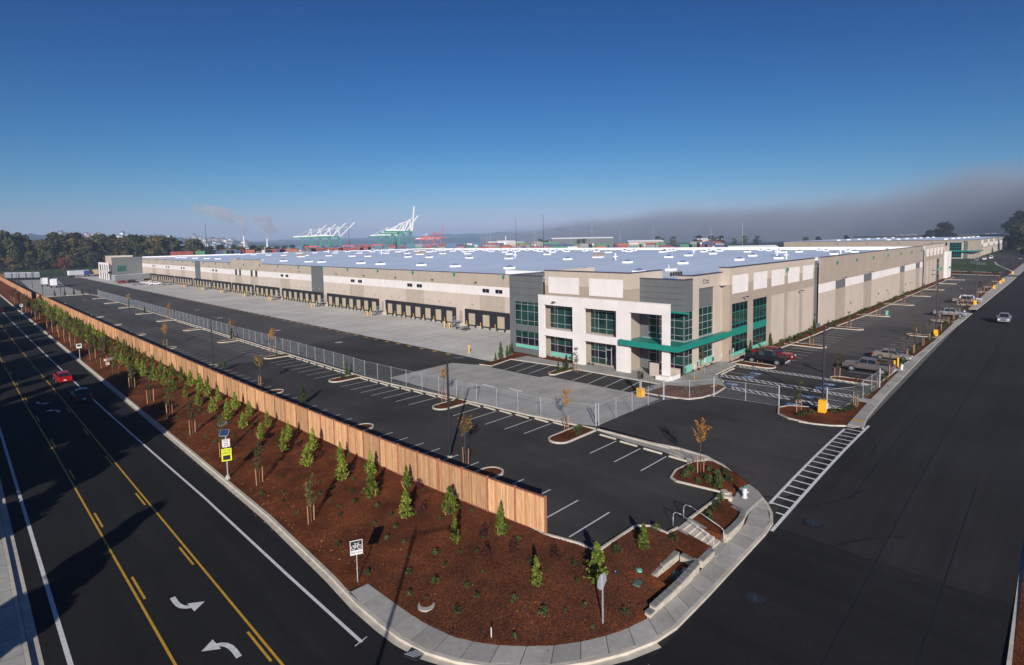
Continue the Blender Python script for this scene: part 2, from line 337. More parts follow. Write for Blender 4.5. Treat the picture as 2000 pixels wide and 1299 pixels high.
# sidewalk of the street beyond the driveway
sw2 = thing('pavement', None, None); sw2['kind'] = 'structure'
yo = [(59.7,13.0),(63.2,13.45),(70,13.75),(76,13.95),(100,14.45),(122,14.7),(165,14.6),(215,14.2),(267,13.8),(420,13.8)]
yi = [(59.9,14.4),(68,14.75),(79.6,15.1),(98,15.5),(120,15.45),(168,16.1),(244,16.95),(422,17.2)]
def swy(x, _o=tuple(yo), _i=tuple(yi)): return lerp_tab(_o, x)+.15, lerp_tab(_i, x)
x = 60.3; k = 0
while x < 150:
    L = 1.75; a, b = x+.02, x+L-.02
    q = MB(); P = [(a,swy(a)[0]),(b,swy(b)[0]),(b,swy(b)[1]),(a,swy(a)[1])]
    q.hexa([(u,v,-.1) for u,v in P]+[(u,v,.13) for u,v in P], CONC, skip=(0,)); q.build('paving_slab', sw2); x += L
q = MB()
for a, b in ((150,161.8),(170.5,215),(215,267),(267,300),(312,422)):
    P = [(a,swy(a)[0]),(b,swy(b)[0]),(b,swy(b)[1]),(a,swy(a)[1])]; q.hexa([(u,v,-.1) for u,v in P]+[(u,v,.13) for u,v in P], CONC, skip=(0,))
P = [(60.3,swy(60.3)[0]),(150,swy(150)[0]),(150,swy(150)[1]),(60.3,swy(60.3)[1])]
q.face([(u,v,.10) for u,v in P], JOINT)
q.box(61.9,62.4,13.5,14.5,.131,.139,YEL_LINE,skip=(0,)); q.box(171,171.8,14.8,16.1,.131,.139,YEL_LINE,skip=(0,))
P = [(59.75,13.9),(60.3,13.6),(60.3,14.45),(59.8,14.5)]; q.hexa([(u,v,-.1) for u,v in P]+[(u,v,.06) for u,v in P], CONC, skip=(0,))
q.build('far_slabs', sw2)
m = MB()
for seg in ([(x_,swy(x_)[0]-.15) for x_ in (60,63.2,70,76,100,122,161.8)],[(x_,swy(x_)[0]-.15) for x_ in (170.5,215,267,300)],[(x_,swy(x_)[0]-.15) for x_ in (312,422,700)]): strip(m, seg, .15, lambda x,y: zs(x), .13, KERB, side=1)
strip(m, [(58.15,18.2),(58.35,16.9),(58.9,15.5),(59.7,14.45)], .15, lambda x,y:-.01, .14, KERB, side=1)
struct(m, 'street_kerb')
# far-side kerb and verge of the side street, left kerb and path of the road
m = MB(); strip(m, [(27,1.2),(60,1.2),(700,1.2)], .18, lambda x,y: zs(x), .14, KERB, side=-1); struct(m, 'opposite_kerb')
m = MB()
for a, b in zip([27,36,45,56,900],[36,45,56,900]): m.face([(a,-60,zs(a)+.1),(b,-60,zs(b)+.1),(b,1.02,zs(b)+.1),(a,1.02,zs(a)+.1)], MULCH)
struct(m, 'opposite_bed')
m = MB(); strip(m, [(1.55,-70),(1.55,480)], .18, lambda x,y:-1.1, .15, KERB, side=1); strip(m, [(1.58,-70),(1.58,480)], .4, lambda x,y:-1.099, .008, KERB, side=-1); struct(m, 'verge_kerb')
q = MB(); q.box(-.4,1.36,-70,480,-1.2,-.955,CONC)
for i in range(80): q.box(-.4,1.36,-10+1.8*i,-10+1.8*i+.03,-.956,-.951,JOINT,skip=(0,))
struct(q, 'footpath')
# ------------------------------------------------------------------ planting bed between road and fence
FENCE = [(22.5,25.34),(24.6,25.15),(29.8,24.72),(34.5,24.4),(39.8,24.13),(52.4,23.72),(63.8,23.38),(86,23.05),(123,22.7),(226,22.25),(262,21.9)]
def xf(y): return lerp_tab(FENCE, y)
BE = [(15.25,480),(15.25,60),(15.2,40),(14.8,30),(14.6,27.85),(15.74,27.66)]+SI[2:11]
WALL_LINE = [(23.7,14.6),(27.4,14.45),(29.35,14.5)]
UPPER = [(29.9,14.62),(31.2,14.62)]
BL = [(xf(y)+.0, y) for y in (480,260,200,123,86,63.8,52.4,39.8,29.8,24.6,22.5)]+[(25.9,20.4),(25.9,19.1),(29.95,19.03),(30.62,18.32),(30.58,17.09),(31.6,16.95)]
def zbed(x, y):
    do = polyd((x,y), BE+WALL_LINE[1:]+[(29.4,14.6),(31.3,14.6)]); dl = polyd((x,y), BL); t = do/(do+dl+1e-6)
    zo = zs(x)+.17
    if y < 19 and x > 25.5: zo += .36*ss(25.5,28.2,x)
    zl = .08
    if 26.75 < x < 29.4 and y < 15.78: return zs(x)+.17
    return zo+(zl-zo)*t+ .05*math.sin(x*1.7+y*.9)*min(1,do)*.5
BED_ = [(15.25,470),(15.25,60),(15.2,40),(14.8,30),(14.6,27.85),(15.74,27.66)]+SI[2:11]+[(24.3,14.55),(26.7,14.52)]
BED_ += [(26.75,15.95),(29.66,15.95),(29.68,14.62),(31.5,14.62),(31.6,16.95),(30.68,17.0),(30.7,18.4),(30.0,19.14),(26.0,19.2),(26.0,20.5),(25.42,22.6),(25.25,24.6),(24.85,29.8),(24.25,39.8),(23.5,63.8),(23.15,86),(22.8,123),(22.4,226),(22.2,470)]
m = MB(); tri(m, BED_, zbed, MULCH, grid=1.1)
tri(m, [(26.6,14.5),(29.4,14.5),(29.42,15.8),(26.6,15.9)], lambda x,y: zs(x)+.17, MULCH); o = struct(m, 'mulch_bed')
for p in o.data.polygons: p.use_smooth = True
# planted pocket right of the stairs, with the hydrant pad
def zpk(x, y):
    t = max(0, min(1, (y-14.9)/2.0)); return (zs(x)+.82)*(1-t)*.0+(-.12)*(1-t)+.06*t if x > 0 else 0
m = MB(); tri(m, [(33.2,14.9),(36.2,14.75),(36.7,14.95),(37.15,15.5),(37.3,16.1),(38.0,16.5),(38.25,16.85),(33.2,16.95)], lambda x,y: -.14+.16*ss(14.9,16.6,y), MULCH, grid=.5)
tri(m, [(38.35,16.95),(37.75,20.3),(38.1,20.9),(39.5,21.25),(41.7,21.1),(43.1,20.0),(42.0,17.3),(41.3,16.3),(39.6,16.6),(38.5,16.2)], lambda x,y:.10-.25*(1-ss(15.5,19,y)), MULCH, grid=.6)
m.prism([(33.0,14.7),(36.2,14.62),(36.7,14.85),(37.3,15.5),(37.7,16.1),(38.7,16.2),(41.3,16.3),(42.3,17.6),(43.2,19.6),(43.3,23),(42.6,23),(41.8,21.1),(39.4,21.3),(37.7,20.6),(38.2,16.85),(33.0,16.93)], -1.4, -.17, MULCH)
struct(m, 'corner_planting_bed')
m = MB(); m.prism([(36.6,14.72),(37.5,14.76),(39.9,14.76),(40.75,15.55),(41.4,16.4),(40.0,16.55),(38.7,16.25),(38.2,16.6),(37.2,16.05),(37.15,15.3)], -1.3, -.13, CONC)
m.prism([(42.5,21.0),(44.0,20.6),(44.0,23.6),(43.5,26),(43.1,31.7),(42.5,28)], -1.0, .02, CONC); struct(m, 'hydrant_pad')
# lot kerbs
m = MB()
strip(m, [(25.6,40),(25.35,24.5),(25.34,22.5),(25.9,20.4),(25.9,19.1),(29.95,19.03),(30.62,18.32),(30.58,17.09),(31.55,16.95)], .15, lambda x,y:0, .14, KERB, side=-1)
strip(m, [(33.2,16.95),(38.22,16.9),(37.65,20.3),(38.0,21.0),(39.5,21.4),(41.8,21.2),(43.3,24),(43.1,31.6)], .15, lambda x,y:0, .14, KERB, side=-1)
KL = [(42.35,21.3),(42.6,28),(43.1,31.8),(42.5,36),(41.9,40),(41.5,45),(40.9,50),(40.2,56),(39.6,62),(39.25,68),(39.2,91),(39.4,135),(39.5,263),(39.2,276)]
strip(m, KL[2:], .16, lambda x,y:0, .14, KERB, side=-1)
strip(m, [(25.6,276),(39.2,276)], .16, lambda x,y:0, .14, KERB, side=1)
strip(m, [(27.5,276.2),(39.3,275.2)], .16, lambda x,y:0, .14, KERB, side=1)
strip(m, [(57.8,31.3),(58.3,29.8),(60,29),(62.5,28.6),(65.8,28.9)], .15, lambda x,y:0, .14, KERB, side=1)
strip(m, [(57.8,31.3),(57.4,33.2),(57.2,35.5)], .15, lambda x,y:0, .14, KERB, side=-1)
strip(m, [(57.3,35.6),(62.0,35.62),(61.9,41),(61.4,52.5),(60.4,60.5),(55.2,59.4),(54.8,61.6)], .15, lambda x,y:0, .14, KERB, side=-1)
strip(m, [(58.6,26),(58.2,20),(59.6,14.4)], .12, lambda x,y:0, .1, KERB, side=1) if False else None
strip(m, [(58.3,17.5),(58.5,19.3),(59.4,20.6),(61.6,21.35),(63.0,20.8),(65.4,16.3),(70.2,16.2),(79.3,15.85),(103,15.5),(118,15.3),(140,15.2),(162,15.3)], .15, lambda x,y:0, .14, KERB, side=-1)
strip(m, [(179,16.1),(300,17.6)], .15, lambda x,y:0, .14, KERB, side=-1)
strip(m, [(71.3,32.6),(78.2,32.9),(79,34),(98,32.4),(121.5,32.3),(144,31.6),(168,31.8),(200,32.2),(228,32.2),(290,32.2)], .15, lambda x,y:0, .14, KERB, side=1)
struct(m, 'lot_kerb')
# street-side and wall-side planting strips of the east lot
m = MB(); pl = [(60.0,14.55),(68,14.9),(79.6,15.25),(98,15.65)]; 
tri(m, [(58.5,17.4),(58.65,19.2),(59.5,20.45),(61.6,21.2),(62.9,20.65),(65.3,16.2),(70.2,16.1),(79.3,15.75),(79.3,15.2),(68,14.85),(59.95,14.5)], lambda x,y:.09, MULCH)
tri(m, [(79.3,15.2),(79.3,15.72),(103,15.42),(118,15.3)], lambda x,y:.09, MULCH)
for a, b in ((98,161.8),(171,300),(312,420)): tri(m, [(a,swy(a)[1]+.03),(b,swy(b)[1]+.03),(b,swy(b)[1]+1.4),(a,swy(a)[1]+1.1)], lambda x,y:.085, MULCH)
tri(m, [(79.2,34.0),(98,32.6),(121.5,32.5),(144,31.8),(168,32.0),(200,32.4),(290,32.4),(290,34.7),(79.4,34.7)], lambda x,y:.085, MULCH)
tri(m, [(66.6,35.6),(78.2,35.4),(78.2,35.95),(66.6,35.95)], lambda x,y:.17, MULCH)
tri(m, [(57.6,32.9),(57.9,31.3),(58.4,29.9),(60,29.15),(62.5,28.75),(65.7,29.0),(66.3,30.6),(63.1,32.2),(62.0,34.6),(57.6,35.2)], lambda x,y:.12+.25*math.exp(-((x-60.6)**2+(y-31)**2)/3), MULCH, grid=.7)
tri(m, [(55.0,61.4),(55.4,59.6),(60.5,60.65),(61.5,60.2),(64.9,60.0),(64.9,65),(63.4,63.0),(60.5,61.9)], lambda x,y:.12, MULCH)
tri(m, [(63.6,51.4),(65.5,51.4),(65.5,57.4),(64.4,57.4),(64.4,60),(63.6,60)], lambda x,y:.165, MULCH)
tri(m, [(57.2,48.9),(56.8,49.5),(57.2,50.1),(61.5,50.9),(61.7,48.9)], lambda x,y:.12, MULCH); strip(m, [(61.5,50.95),(57.2,50.15),(56.75,49.5),(57.2,48.85),(61.7,48.85)], .14, lambda x,y:0, .15, KERB, side=1)
struct(m, 'planting_strip')
m = MB()     # walk along the office front
tri(m, [(60.6,60.4),(61.5,52.5),(62.05,41),(62.1,35.7),(57.4,35.5),(57.6,34.9),(62.0,34.6),(63.1,32.2),(66.3,30.6),(65.9,29.0),(71.2,32.7),(78.1,33.0),(79,34.1),(79,35.6),(66.6,35.6),(66.6,41.2),(65.5,41.5),(65.5,60)], lambda x,y:.15, CONC)
for yy in (38,40.3,42.6,45,47.3,49.6,52,54.3,56.6): m.box(62.1,64.1,yy,yy+.03,.151,.156,JOINT,skip=(0,))
m.box(67,68.2,33.6,34.1,.151,.158,YEL_LINE,skip=(0,)); m.box(64.6,66.0,30.0,30.4,.151,.158,YEL_LINE,skip=(0,))
struct(m, 'office_walk')
m = MB(); m.box(69.6,71.1,14.3,16.4,-.05,.137,CONC); m.box(88.7,90.6,14.9,16.1,-.05,.137,CONC); struct(m, 'kerb_ramp')
# ------------------------------------------------------------------ kerbed planting islands
def island(x0, x1, y, wd, name='planting_island'):
    """from the kerb line at x0 out to the rounded tip at x1"""
    sgn = 1 if x1 > x0 else -1; r = wd/2; pts = [(x0, y-r)]
    for i in range(9):
        a = -PI/2+PI*i/8; pts.append((x1-sgn*r+sgn*r*math.cos(a), y+r*math.sin(a)))
    pts.append((x0, y+r))
    if sgn < 0: pts = pts[::-1]
    t = thing(name, None, None, (x1, y, 0)); t['kind'] = 'structure'
    q = MB(); strip(q, pts, .15, lambda x,y:0, .15, KERB, side=1); q.build('island_kerb', t)
    q = MB(); tri(q, pts, lambda x,y:.10, MULCH); q.build('island_mulch', t)
    return t
def kx(y): return lerp_tab([(b, a) for a, b in KL], y)
for y, tip in ((32.6,37.65),(48.9,36.7),(69.3,34.85),(91.8,35.1),(114.2,35.15),(136.5,35.2),(159,35.3),(181,35.4),(204,35.6),(225,35.5),(249,35.9)): island(kx(y)-.1, tip, y, 2.2)
for y, tip in ((31.9,30.4),(49.4,29.3),(69.8,28.9),(92.4,28.4),(115,28.6),(137.5,28.6),(160,28.6),(182,28.6)): island(25.2, tip, y, 2.0)
for x, yt in ((88.0,0),): pass
def island_y(y0, y1, x, wd):
    sgn = 1 if y1 > y0 else -1; r = wd/2; pts = [(x+r*sgn, y0)]
    for i in range(9):
        a = PI*i/8; pts.append((x+sgn*r*math.cos(a), y1-sgn*r+sgn*r*math.sin(a)))
    pts.append((x-r*sgn, y0))
    t = thing('planting_island', None, None, (x, y1, 0)); t['kind'] = 'structure'
    q = MB(); strip(q, pts, .15, lambda x,y:0, .15, KERB, side=1); q.build('island_kerb', t)
    q = MB(); tri(q, pts, lambda x,y:.10, MULCH); q.build('island_mulch', t)
for x, y1 in ((79.6,28.2),(99.3,27.2),(122.3,27.1),(145.4,27.2),(171.5,27.0),(197.5,27.2),(222,27.2),(250,27.2),(272,27.2)): island_y(33.4, y1, x+.6, 2.4)
for x, y1 in ((79.2,21.1),(121.9,20.2),(145.0,19.9),(180.5,19.6),(220.6,19.6),(241.7,19.4),(270,19.4)): island_y(15.6, y1, x, 2.2)
# ------------------------------------------------------------------ painted markings
def line(mb, a, b, wdt, z, m):
    a = Vector(a); b = Vector(b); n = (b-a).normalized(); n = Vector((-n.y, n.x))*wdt/2
    zf = z if callable(z) else (lambda x, y: z)
    k = max(1, int((b-a).length/1.0)) if callable(z) else 1
    for i in range(k):
        c, e = a.lerp(b, i/k), a.lerp(b, (i+1)/k)
        mb.face([(q.x, q.y, zf(q.x,q.y)) for q in (c-n, e-n, e+n, c+n)], m)
m = MB(); zr_ = -1.092
rw_ = [(23.9,13.12),(32.3,13.0),(47,12.9),(61,12.6),(83,12.2),(110,11.9),(157,11.5),(216,11.2),(470,11)]
for a, b in zip(rw_, rw_[1:]): line(m, (a[1],a[0]), (b[1],b[0]), .17, zr_, WHITE_LINE)
line(m, (12.75,23.9),(13.5,24.05), .06, zr_+.001, WHITE_LINE)
line(m, (2.88,-40),(2.85,50), .2, zr_, WHITE_LINE); line(m, (2.85,50),(2.6,470), .2, zr_, WHITE_LINE)
struct(m, 'edge_line')
m = MB()
line(m, (9.83,-40),(9.75,25), .12, zr_, YEL_LINE)
yr = [(25,9.79),(38.3,9.72),(58,9.6),(88.6,9.4),(135,9.0),(189,8.7),(470,8.4)]; yl = [(-40,6.4),(29,6.3),(42.5,6.22),(67.3,6.1),(92.7,5.8),(129.4,5.6),(470,5.4)]
for t in (yr, yl):
    for a, b in zip(t, t[1:]): line(m, (a[1],a[0]), (b[1],b[0]), .12, zr_, YEL_LINE)
y = 25.9
for i in range(30):
    xa = lerp_tab(yr, y)-.27; line(m, (xa,y),(lerp_tab(yr,y+2.9)-.27,y+2.9), .12, zr_, YEL_LINE)
    xb = lerp_tab(yl, y+9.8-11.5)+.27; line(m, (xb,y-1.7),(lerp_tab(yl,y+1.3)+.27,y+1.3), .12, zr_, YEL_LINE); y += 11.6
struct(m, 'centre_line')
def arrow(cx, cy, s):
    """curved turn arrow, s=+1 pointing away (+y) bending left, -1 the other way round"""
    q = MB(); P = [(.36,-1.1),(.36,-.5),(.32,-.1),(.22,.22),(.05,.45),(-.18,.58)]; F = lambda p: (cx+s*p[0], cy+s*p[1])
    L_, R_ = [], []
    for i, p in enumerate(P):
        a, b = P[max(0,i-1)], P[min(len(P)-1,i+1)]; dx, dy = b[0]-a[0], b[1]-a[1]; l = math.hypot(dx,dy); L_.append(F((p[0]-dy/l*.13, p[1]+dx/l*.13))); R_.append(F((p[0]+dy/l*.13, p[1]-dx/l*.13)))
    for i in range(len(P)-1): q.face([(*R_[i],zr_),(*R_[i+1],zr_),(*L_[i+1],zr_),(*L_[i],zr_)], WHITE_LINE)
    q.face([(*F(p),zr_+.001) for p in ((-.05,.12),(-.12,1.12),(-.78,.62))], WHITE_LINE)
    return q
q = arrow(8.2,28.4,1); mark(q.build('turn_arrow'), kind='structure')
q = arrow(8.0,33.7,-1); mark(q.build('turn_arrow'), kind='structure')
q = arrow(7.9,86.2,1); mark(q.build('turn_arrow'), kind='structure'); q = arrow(7.3,92.0,-1); mark(q.build('turn_arrow'), kind='structure')
m = MB(); zc = lambda x, y: zs(x)+.02                                # ladder crossing of the driveway
line(m, (36.4,12.88),(61.4,12.9), .22, zc, WHITE_LINE)
xa = [(39.8,14.25),(45,14.3),(50,14.32),(58.9,14.34)]
for a, b in zip(xa, xa[1:]): line(m, a, b, .2, lambda x,y: max(zc(x,y), zd(x,y)+.03), WHITE_LINE)
for i in range(20):
    x = 38.9+i*1.12; y1 = 14.25 if x > 39.8 else 13.5
    line(m, (x,12.98),(x-.0,y1), .17, lambda x,y: max(zc(x,y), zd(x,y)+.03)-.003, WHITE_LINE)
struct(m, 'crosswalk')
m = MB(); m.face([(21.0,12.2,-1.09),(21.6,12.2,-1.09),(22.3,13.0,-1.09),(21.6,13.15,-1.09)], WHITE_LINE); m.face([(20.8,5,-1.09),(21.4,5,-1.09),(21.6,12.2,-1.09),(21,12.2,-1.09)], WHITE_LINE); struct(m, 'stop_line')
TAR = M('crack_sealant', (.008,.008,.009), .6)
m = MB(); zt2 = lambda x, y: zs(x)+.008
for a, b in (((18,7.2),(60,7.2)),((60,7.3),(200,7.3)),((37.6,1.3),(37.2,12.9)),((44,10.2),(75,10.0)),((27,4.1),(52,4.0))): line(m, a, b, .05, zt2, TAR)
for cx, cy, r_, a0, a1 in ((47,19,7.6,200,262),(47.4,19,9.2,205,262),(54,20,9,262,320),(31,-2,13,40,95)):
    for j in range(14):
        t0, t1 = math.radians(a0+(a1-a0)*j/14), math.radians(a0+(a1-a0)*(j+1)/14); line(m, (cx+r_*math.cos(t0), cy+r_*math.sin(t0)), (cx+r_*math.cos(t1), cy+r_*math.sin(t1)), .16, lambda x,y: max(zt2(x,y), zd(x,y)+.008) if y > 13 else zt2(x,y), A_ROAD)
struct(m, 'tyre_marks')
m = MB(); zl = .0125
def row(x0, x1, ys, dy=0.0):
    for y in ys: line(m, (x0(y) if callable(x0) else x0, y), (x1(y) if callable(x1) else x1, y+dy), .11, zl, WHITE_LINE)
def seq(a, b, n): return [a+(b-a)*(i+.5)/n for i in range(n)]
kx1 = lambda y: kx(y)-.75; kx2 = lambda y: kx(y)-4.75
row(kx1, kx2, [23.38,25.96,28.57]); row(kx1, kx2, [36.2,38.5,41.0,43.3,45.6])
row(kx1, kx2, [52.5,54.75,57.0,59.2,61.35,63.5,65.9]); row(kx1, kx2, [72.8,75.4,78.0,80.5,83,85.6,87.9])
for a in (92.9,115.3,137.6,160.1,182.1,205.1,226.1): row(kx1, kx2, seq(a+1.2, a+20.2, 8))
wx = lambda y: lerp_tab([(20,30.4),(35,30.2),(58,28.7),(300,28.5)], y); wx0 = lambda y: lerp_tab([(20,26.1),(300,25.5)], y)
row(wx0, wx, [21.3,23.93,26.5,29.2]); row(wx0, wx, [34.3,36.8,39.2,41.4,43.7,46.0]); row(wx0, wx, [53,55.2,57.9,60.3,62.8,65.3,67.6])
for a in (70.9,93.5,116,138.5,161,183): row(wx0, wx, seq(a+1, a+20.3, 8))
row(61.9, 56.4, [38.4,40.9,43.46,46.0], -.7); row(61.4, 55.6, [53.1], -.9); row(60.9, 55.2, [55.2], -.9); row(60.4, 54.8, [57.4], -.9)
# east lot stalls
def rowx(y0, y1, xs_):
    for x in xs_: line(m, (x,y0),(x,y1), .11, zl, WHITE_LINE)
rowx(27.6,31.9,seq(83.2,97.6,6)); 
for a, b in ((101.6,120.5),(124.4,143.6),(147.6,169.6),(174,195.5),(200,220),(224.5,248),(253,270)): rowx(27.4,31.6,seq(a,b,int((b-a)/2.7)))
for a, b in ((83,119.5),(124,142.8),(148,161),(184,218.5),(223,240),(244,268)): rowx(15.9,20.2,seq(a,b,int((b-a)/2.7)))
struct(m, 'stall_lines')
m = MB()                                                              # accessible bays: hatching and symbols
def hatch(x0, x1, y0, y1, n, along='y'):
    line(m, (x0,y0),(x0,y1), .15, zl, WHITE_LINE); line(m, (x1,y0),(x1,y1), .15, zl, WHITE_LINE)
    for i in range(n):
        y = y0+(y1-y0)*i/n; line(m, (x0,y),(x1,y+(y1-y0)/n*1.4 if i < n-1 else y1), .17, zl+.001, WHITE_LINE)
hatch(77.6,78.6,16.3,32.6,22); hatch(70.9,72.1,21.2,32.4,14); hatch(70.9,72.0,16.4,20.9,8); hatch(65.6,66.8,21.5,28.6,9); hatch(65.2,66.3,16.5,20.8,7)
line(m, (73.9,32.4),(74.1,28.2), .1, zl, WHITE_LINE); line(m, (73.9,20.6),(74.3,16.4), .1, zl, WHITE_LINE); line(m, (68.6,20.5),(68.6,16.5), .1, zl, WHITE_LINE)
struct(m, 'access_hatching')
for i, (x, y) in enumerate(((75.3,29.0),(72.9,29.0),(68.0,29.05),(75.5,20.25),(73.0,20.3),(68.2,20.4),(63.9,20.5))):
    q = MB(); q.box(x-.55,x+.55,y-.75,y+.75,.009,.016,BLUE_PAINT,skip=(0,))
    zz = .019
    q.disc((x-.1,y-.3,zz), .32, WHITE_LINE, 12); q.disc((x-.1,y-.3,zz+.002), .22, BLUE_PAINT, 12)
    line(q, (x,y-.3),(x+.02,y+.42), .1, zz+.004, WHITE_LINE); line(q, (x,y+.05),(x+.33,y-.05), .09, zz+.004, WHITE_LINE); line(q, (x+.3,y-.05),(x+.4,y-.5), .09, zz+.004, WHITE_LINE)
    q.disc((x,y+.55,zz+.004), .1, WHITE_LINE, 8); mark(q.build('wheelchair_symbol'), kind='structure')
m = MB()
for y in [71.5,75.15,78.8,82.46,85.96,89.6,93.4,97.0,100.8,104.5,108.2,111.9,115.9]+[120+3.75*i for i in range(38)]:
    m.box(56.55,57.15,y-.45,y+.45,.006,.0125,YEL_LINE,skip=(0,))
struct(m, 'dashed_yellow_line')
for y, x in ((48,48.3),(52,47.5)):
    q = MB(); q.box(x-.18,x+.18,y-.8,y+.8,.012,.02,WHITE_LINE,skip=(0,)); q.face([(x-.4,y-.8,.02),(x+.4,y-.8,.02),(x,y-1.6,.02)], WHITE_LINE); mark(q.build('lane_arrow'), kind='structure')
for x, y in ((49,120),(50.5,96),(48,153),(50,178)):
    q = MB(); q.box(x-.6,x+.6,y-.45,y+.45,.008,.03,KERB,skip=(0,)); q.box(x-.45,x+.45,y-.32,y+.32,.03,.036,GALV,skip=(0,)); mark(q.build('drain_grate'), 'pale concrete framed drain grate in the truck yard asphalt', 'drain', 'drains in the truck yard')
BLUE_M = M('faded_blue_paint', (.02,.045,.09), .9)
for i, (x, y) in enumerate(((39.05,11.2),(29.3,11.16))):
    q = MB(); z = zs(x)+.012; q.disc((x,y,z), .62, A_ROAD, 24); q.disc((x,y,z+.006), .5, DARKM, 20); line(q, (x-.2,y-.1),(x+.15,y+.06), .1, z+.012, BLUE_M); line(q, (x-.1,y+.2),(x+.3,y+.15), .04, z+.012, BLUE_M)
    mark(q.build('manhole_cover'), ('manhole cover with a blue paint smear near the end of the ladder crossing','manhole cover with a blue paint smear farther down the street opposite the low block wall')[i], 'manhole')
q = MB(); z = zs(14.56)
q.obox((14.42,21.3,z+.03),(.75,.6,.05),DARKM,rz=-1.2)
for i in range(5): q.obox((14.42+.12*(i-2)*math.cos(-1.2+1.57), 21.3+.12*(i-2)*math.sin(-1.2+1.57)*-1, z+.06),(.6,.03,.02),GALV,rz=-1.2)
mark(q.build('storm_drain'), 'square iron storm drain grate in the gutter at the street corner', 'drain')
q = MB(); q.tube((16.75,23.5,zbed(16.4,23.7)-.2),(16.75,23.5,zbed(16.4,23.7)+.09),.46,CONC_PAD,n=24); q.disc((16.83,23.6,zbed(16.4,23.7)+.125),.36,MULCH,20); mark(q.build('manhole_ring'), 'round concrete manhole ring half buried in mulch beside the corner sidewalk', 'manhole')
for i, (x, y, a, b, lab) in enumerate(((28.1,15.1,.75,.5,'dark green utility box lid inside the walled recess below the stairs'),(28.75,14.95,.7,.35,'grey utility vault lid against the end wall of the recess'),(25.6,16.1,.55,.4,'green utility box lid in open mulch beside the low block wall'))):
    z = zbed(x,y); q = MB(); q.obox((x,y,z+.03),(a,b,.08),UGREEN if i != 1 else A_OLD,rz=.3); q.obox((x,y,z+.075),(a*.8,b*.75,.012),UGREEN if i != 1 else GALV,rz=.3); mark(q.build('utility_box'), lab, 'utility lid')
for x, y, mm, lab in ((26.5,16.55,MINT,'small round pale green valve cover in the mulch'),(25.3,17.35,DARKM,'small round black valve cover in the mulch')):
    z = zbed(x,y); q = MB(); q.tube((x,y,z-.05),(x,y,z+.07),.16,mm,n=14); q.tube((x,y,z+.07),(x,y,z+.1),.05,GALV,n=8); mark(q.build('valve_cover'), lab, 'valve cover')
# wheel stops
ws = None; k = 0
for y in [22.2,24.7,27.2,29.6]+[35.2,37.4,39.8,42.1,44.4,46.6]+[51.6,53.6,55.8,58.1,60.2,62.4,64.7,66.9]+[71.8,74.1,76.7,79.2,81.7,84.3,86.7,89.4]+[94+2.45*i for i in range(9)]+[116.5+2.45*i for i in range(8)]+[139+2.45*i for i in range(8)]:
    if ws is None:
        q = MB(); q.hexa([(-.08,-.9,0),(.08,-.9,0),(.08,.9,0),(-.08,.9,0),(-.05,-.86,.13),(.05,-.86,.13),(.05,.86,.13),(-.05,.86,.13)], KERB); ws = q.build('wheel_stop'); o = ws
    else: o = ws.copy(); C.objects.link(o)
    o.location = (kx(y)-.62, y+.1, .012); mark(o, 'pale concrete wheel stop at the head of a bay along the mesh fence', 'wheel stop', 'wheel stops along the mesh fence')
for y, x in ((74.6,0),(73,0)): pass
for xx, yy, rz in ((73,32.2,1.57),(75.3,32.3,1.57),(69,30.9,2.2)):
    o = ws.copy(); C.objects.link(o); o.location = (xx,yy,.012); o.rotation_euler = (0,0,rz); mark(o, 'pale concrete wheel stop at the head of an accessible bay', 'wheel stop', 'wheel stops of the accessible bays')
# ================================================================== BLOCK WALLS AND STAIRS
def block_wall(name, label, pl, zb, ztop, courses_h=.2, capw=.3):
    """wall of split blocks along a polyline, capped; zb(x,y) base, ztop(x,y) top of cap"""
    t = thing(name, label, 'retaining wall', (pl[0][0], pl[0][1], zb(*pl[0])))
    pts = resample(pl, step=.44)
    for i, (a, b) in enumerate(zip(pts, pts[1:])):
        va, vb = Vector(a), Vector(b); dirn = (vb-va).normalized(); n = Vector((-dirn.y, dirn.x)); mid = (va+vb)/2
        base = zb(*mid); top = ztop(*mid)-.09; nc = max(1, round((top-base)/courses_h)); ch = (top-base)/nc
        rz = math.atan2(dirn.y, dirn.x)
        for c in range(nc):
            off = .0 if c % 2 == 0 else .0
            q = MB(); jit = R.uniform(-.008,.008)
            q.obox((mid.x+n.x*(.16+jit), mid.y+n.y*(.16+jit), base+ch*(c+.5)), ((vb-va).length-.012, .3, ch-.012), STONE, rz=rz); q.build('block', t)
        q = MB(); q.obox((mid.x+n.x*.15, mid.y+n.y*.15, top+.045), ((vb-va).length-.03, capw+.04, .09), STONE_CAP, rz=rz+R.uniform(-.015,.015)); q.build('cap_stone', t)
    return t
zw = lambda x, y: zs(x)+.10
block_wall('block_wall', 'low curved wall of pale split blocks with grey caps beside the corner sidewalk', [(24.05,14.4),(25.9,14.33),(27.4,14.27),(29.35,14.33)], zw, lambda x,y: zs(x)+.15+.42*ss(23.6,24.8,x)+.12*ss(24.5,29,x))
block_wall('block_wall', 'block wall at the back of the recess with the utility lid', [(29.62,15.74),(28.9,15.75),(26.9,15.86)][::-1], lambda x,y: zs(x)+.16, lambda x,y: -.26-.2*(1-ss(26.8,28.4,x)))
block_wall('block_wall', 'short block wall closing the recess next to the stairs', [(29.45,14.5),(29.48,15.65)][::-1], lambda x,y: zs(x)+.16, lambda x,y: -.33)
block_wall('block_wall', 'block wall panel between the recess and the bottom of the stairs', [(29.75,14.33),(31.35,14.36)], zw, lambda x,y: -.28)
block_wall('block_wall', 'taller block wall running from the stairs to the hydrant pad', [(33.1,14.36),(34.6,14.36),(35.6,14.42),(36.5,14.6),(37.0,15.0),(37.1,15.7)], zw, lambda x,y: -.02)
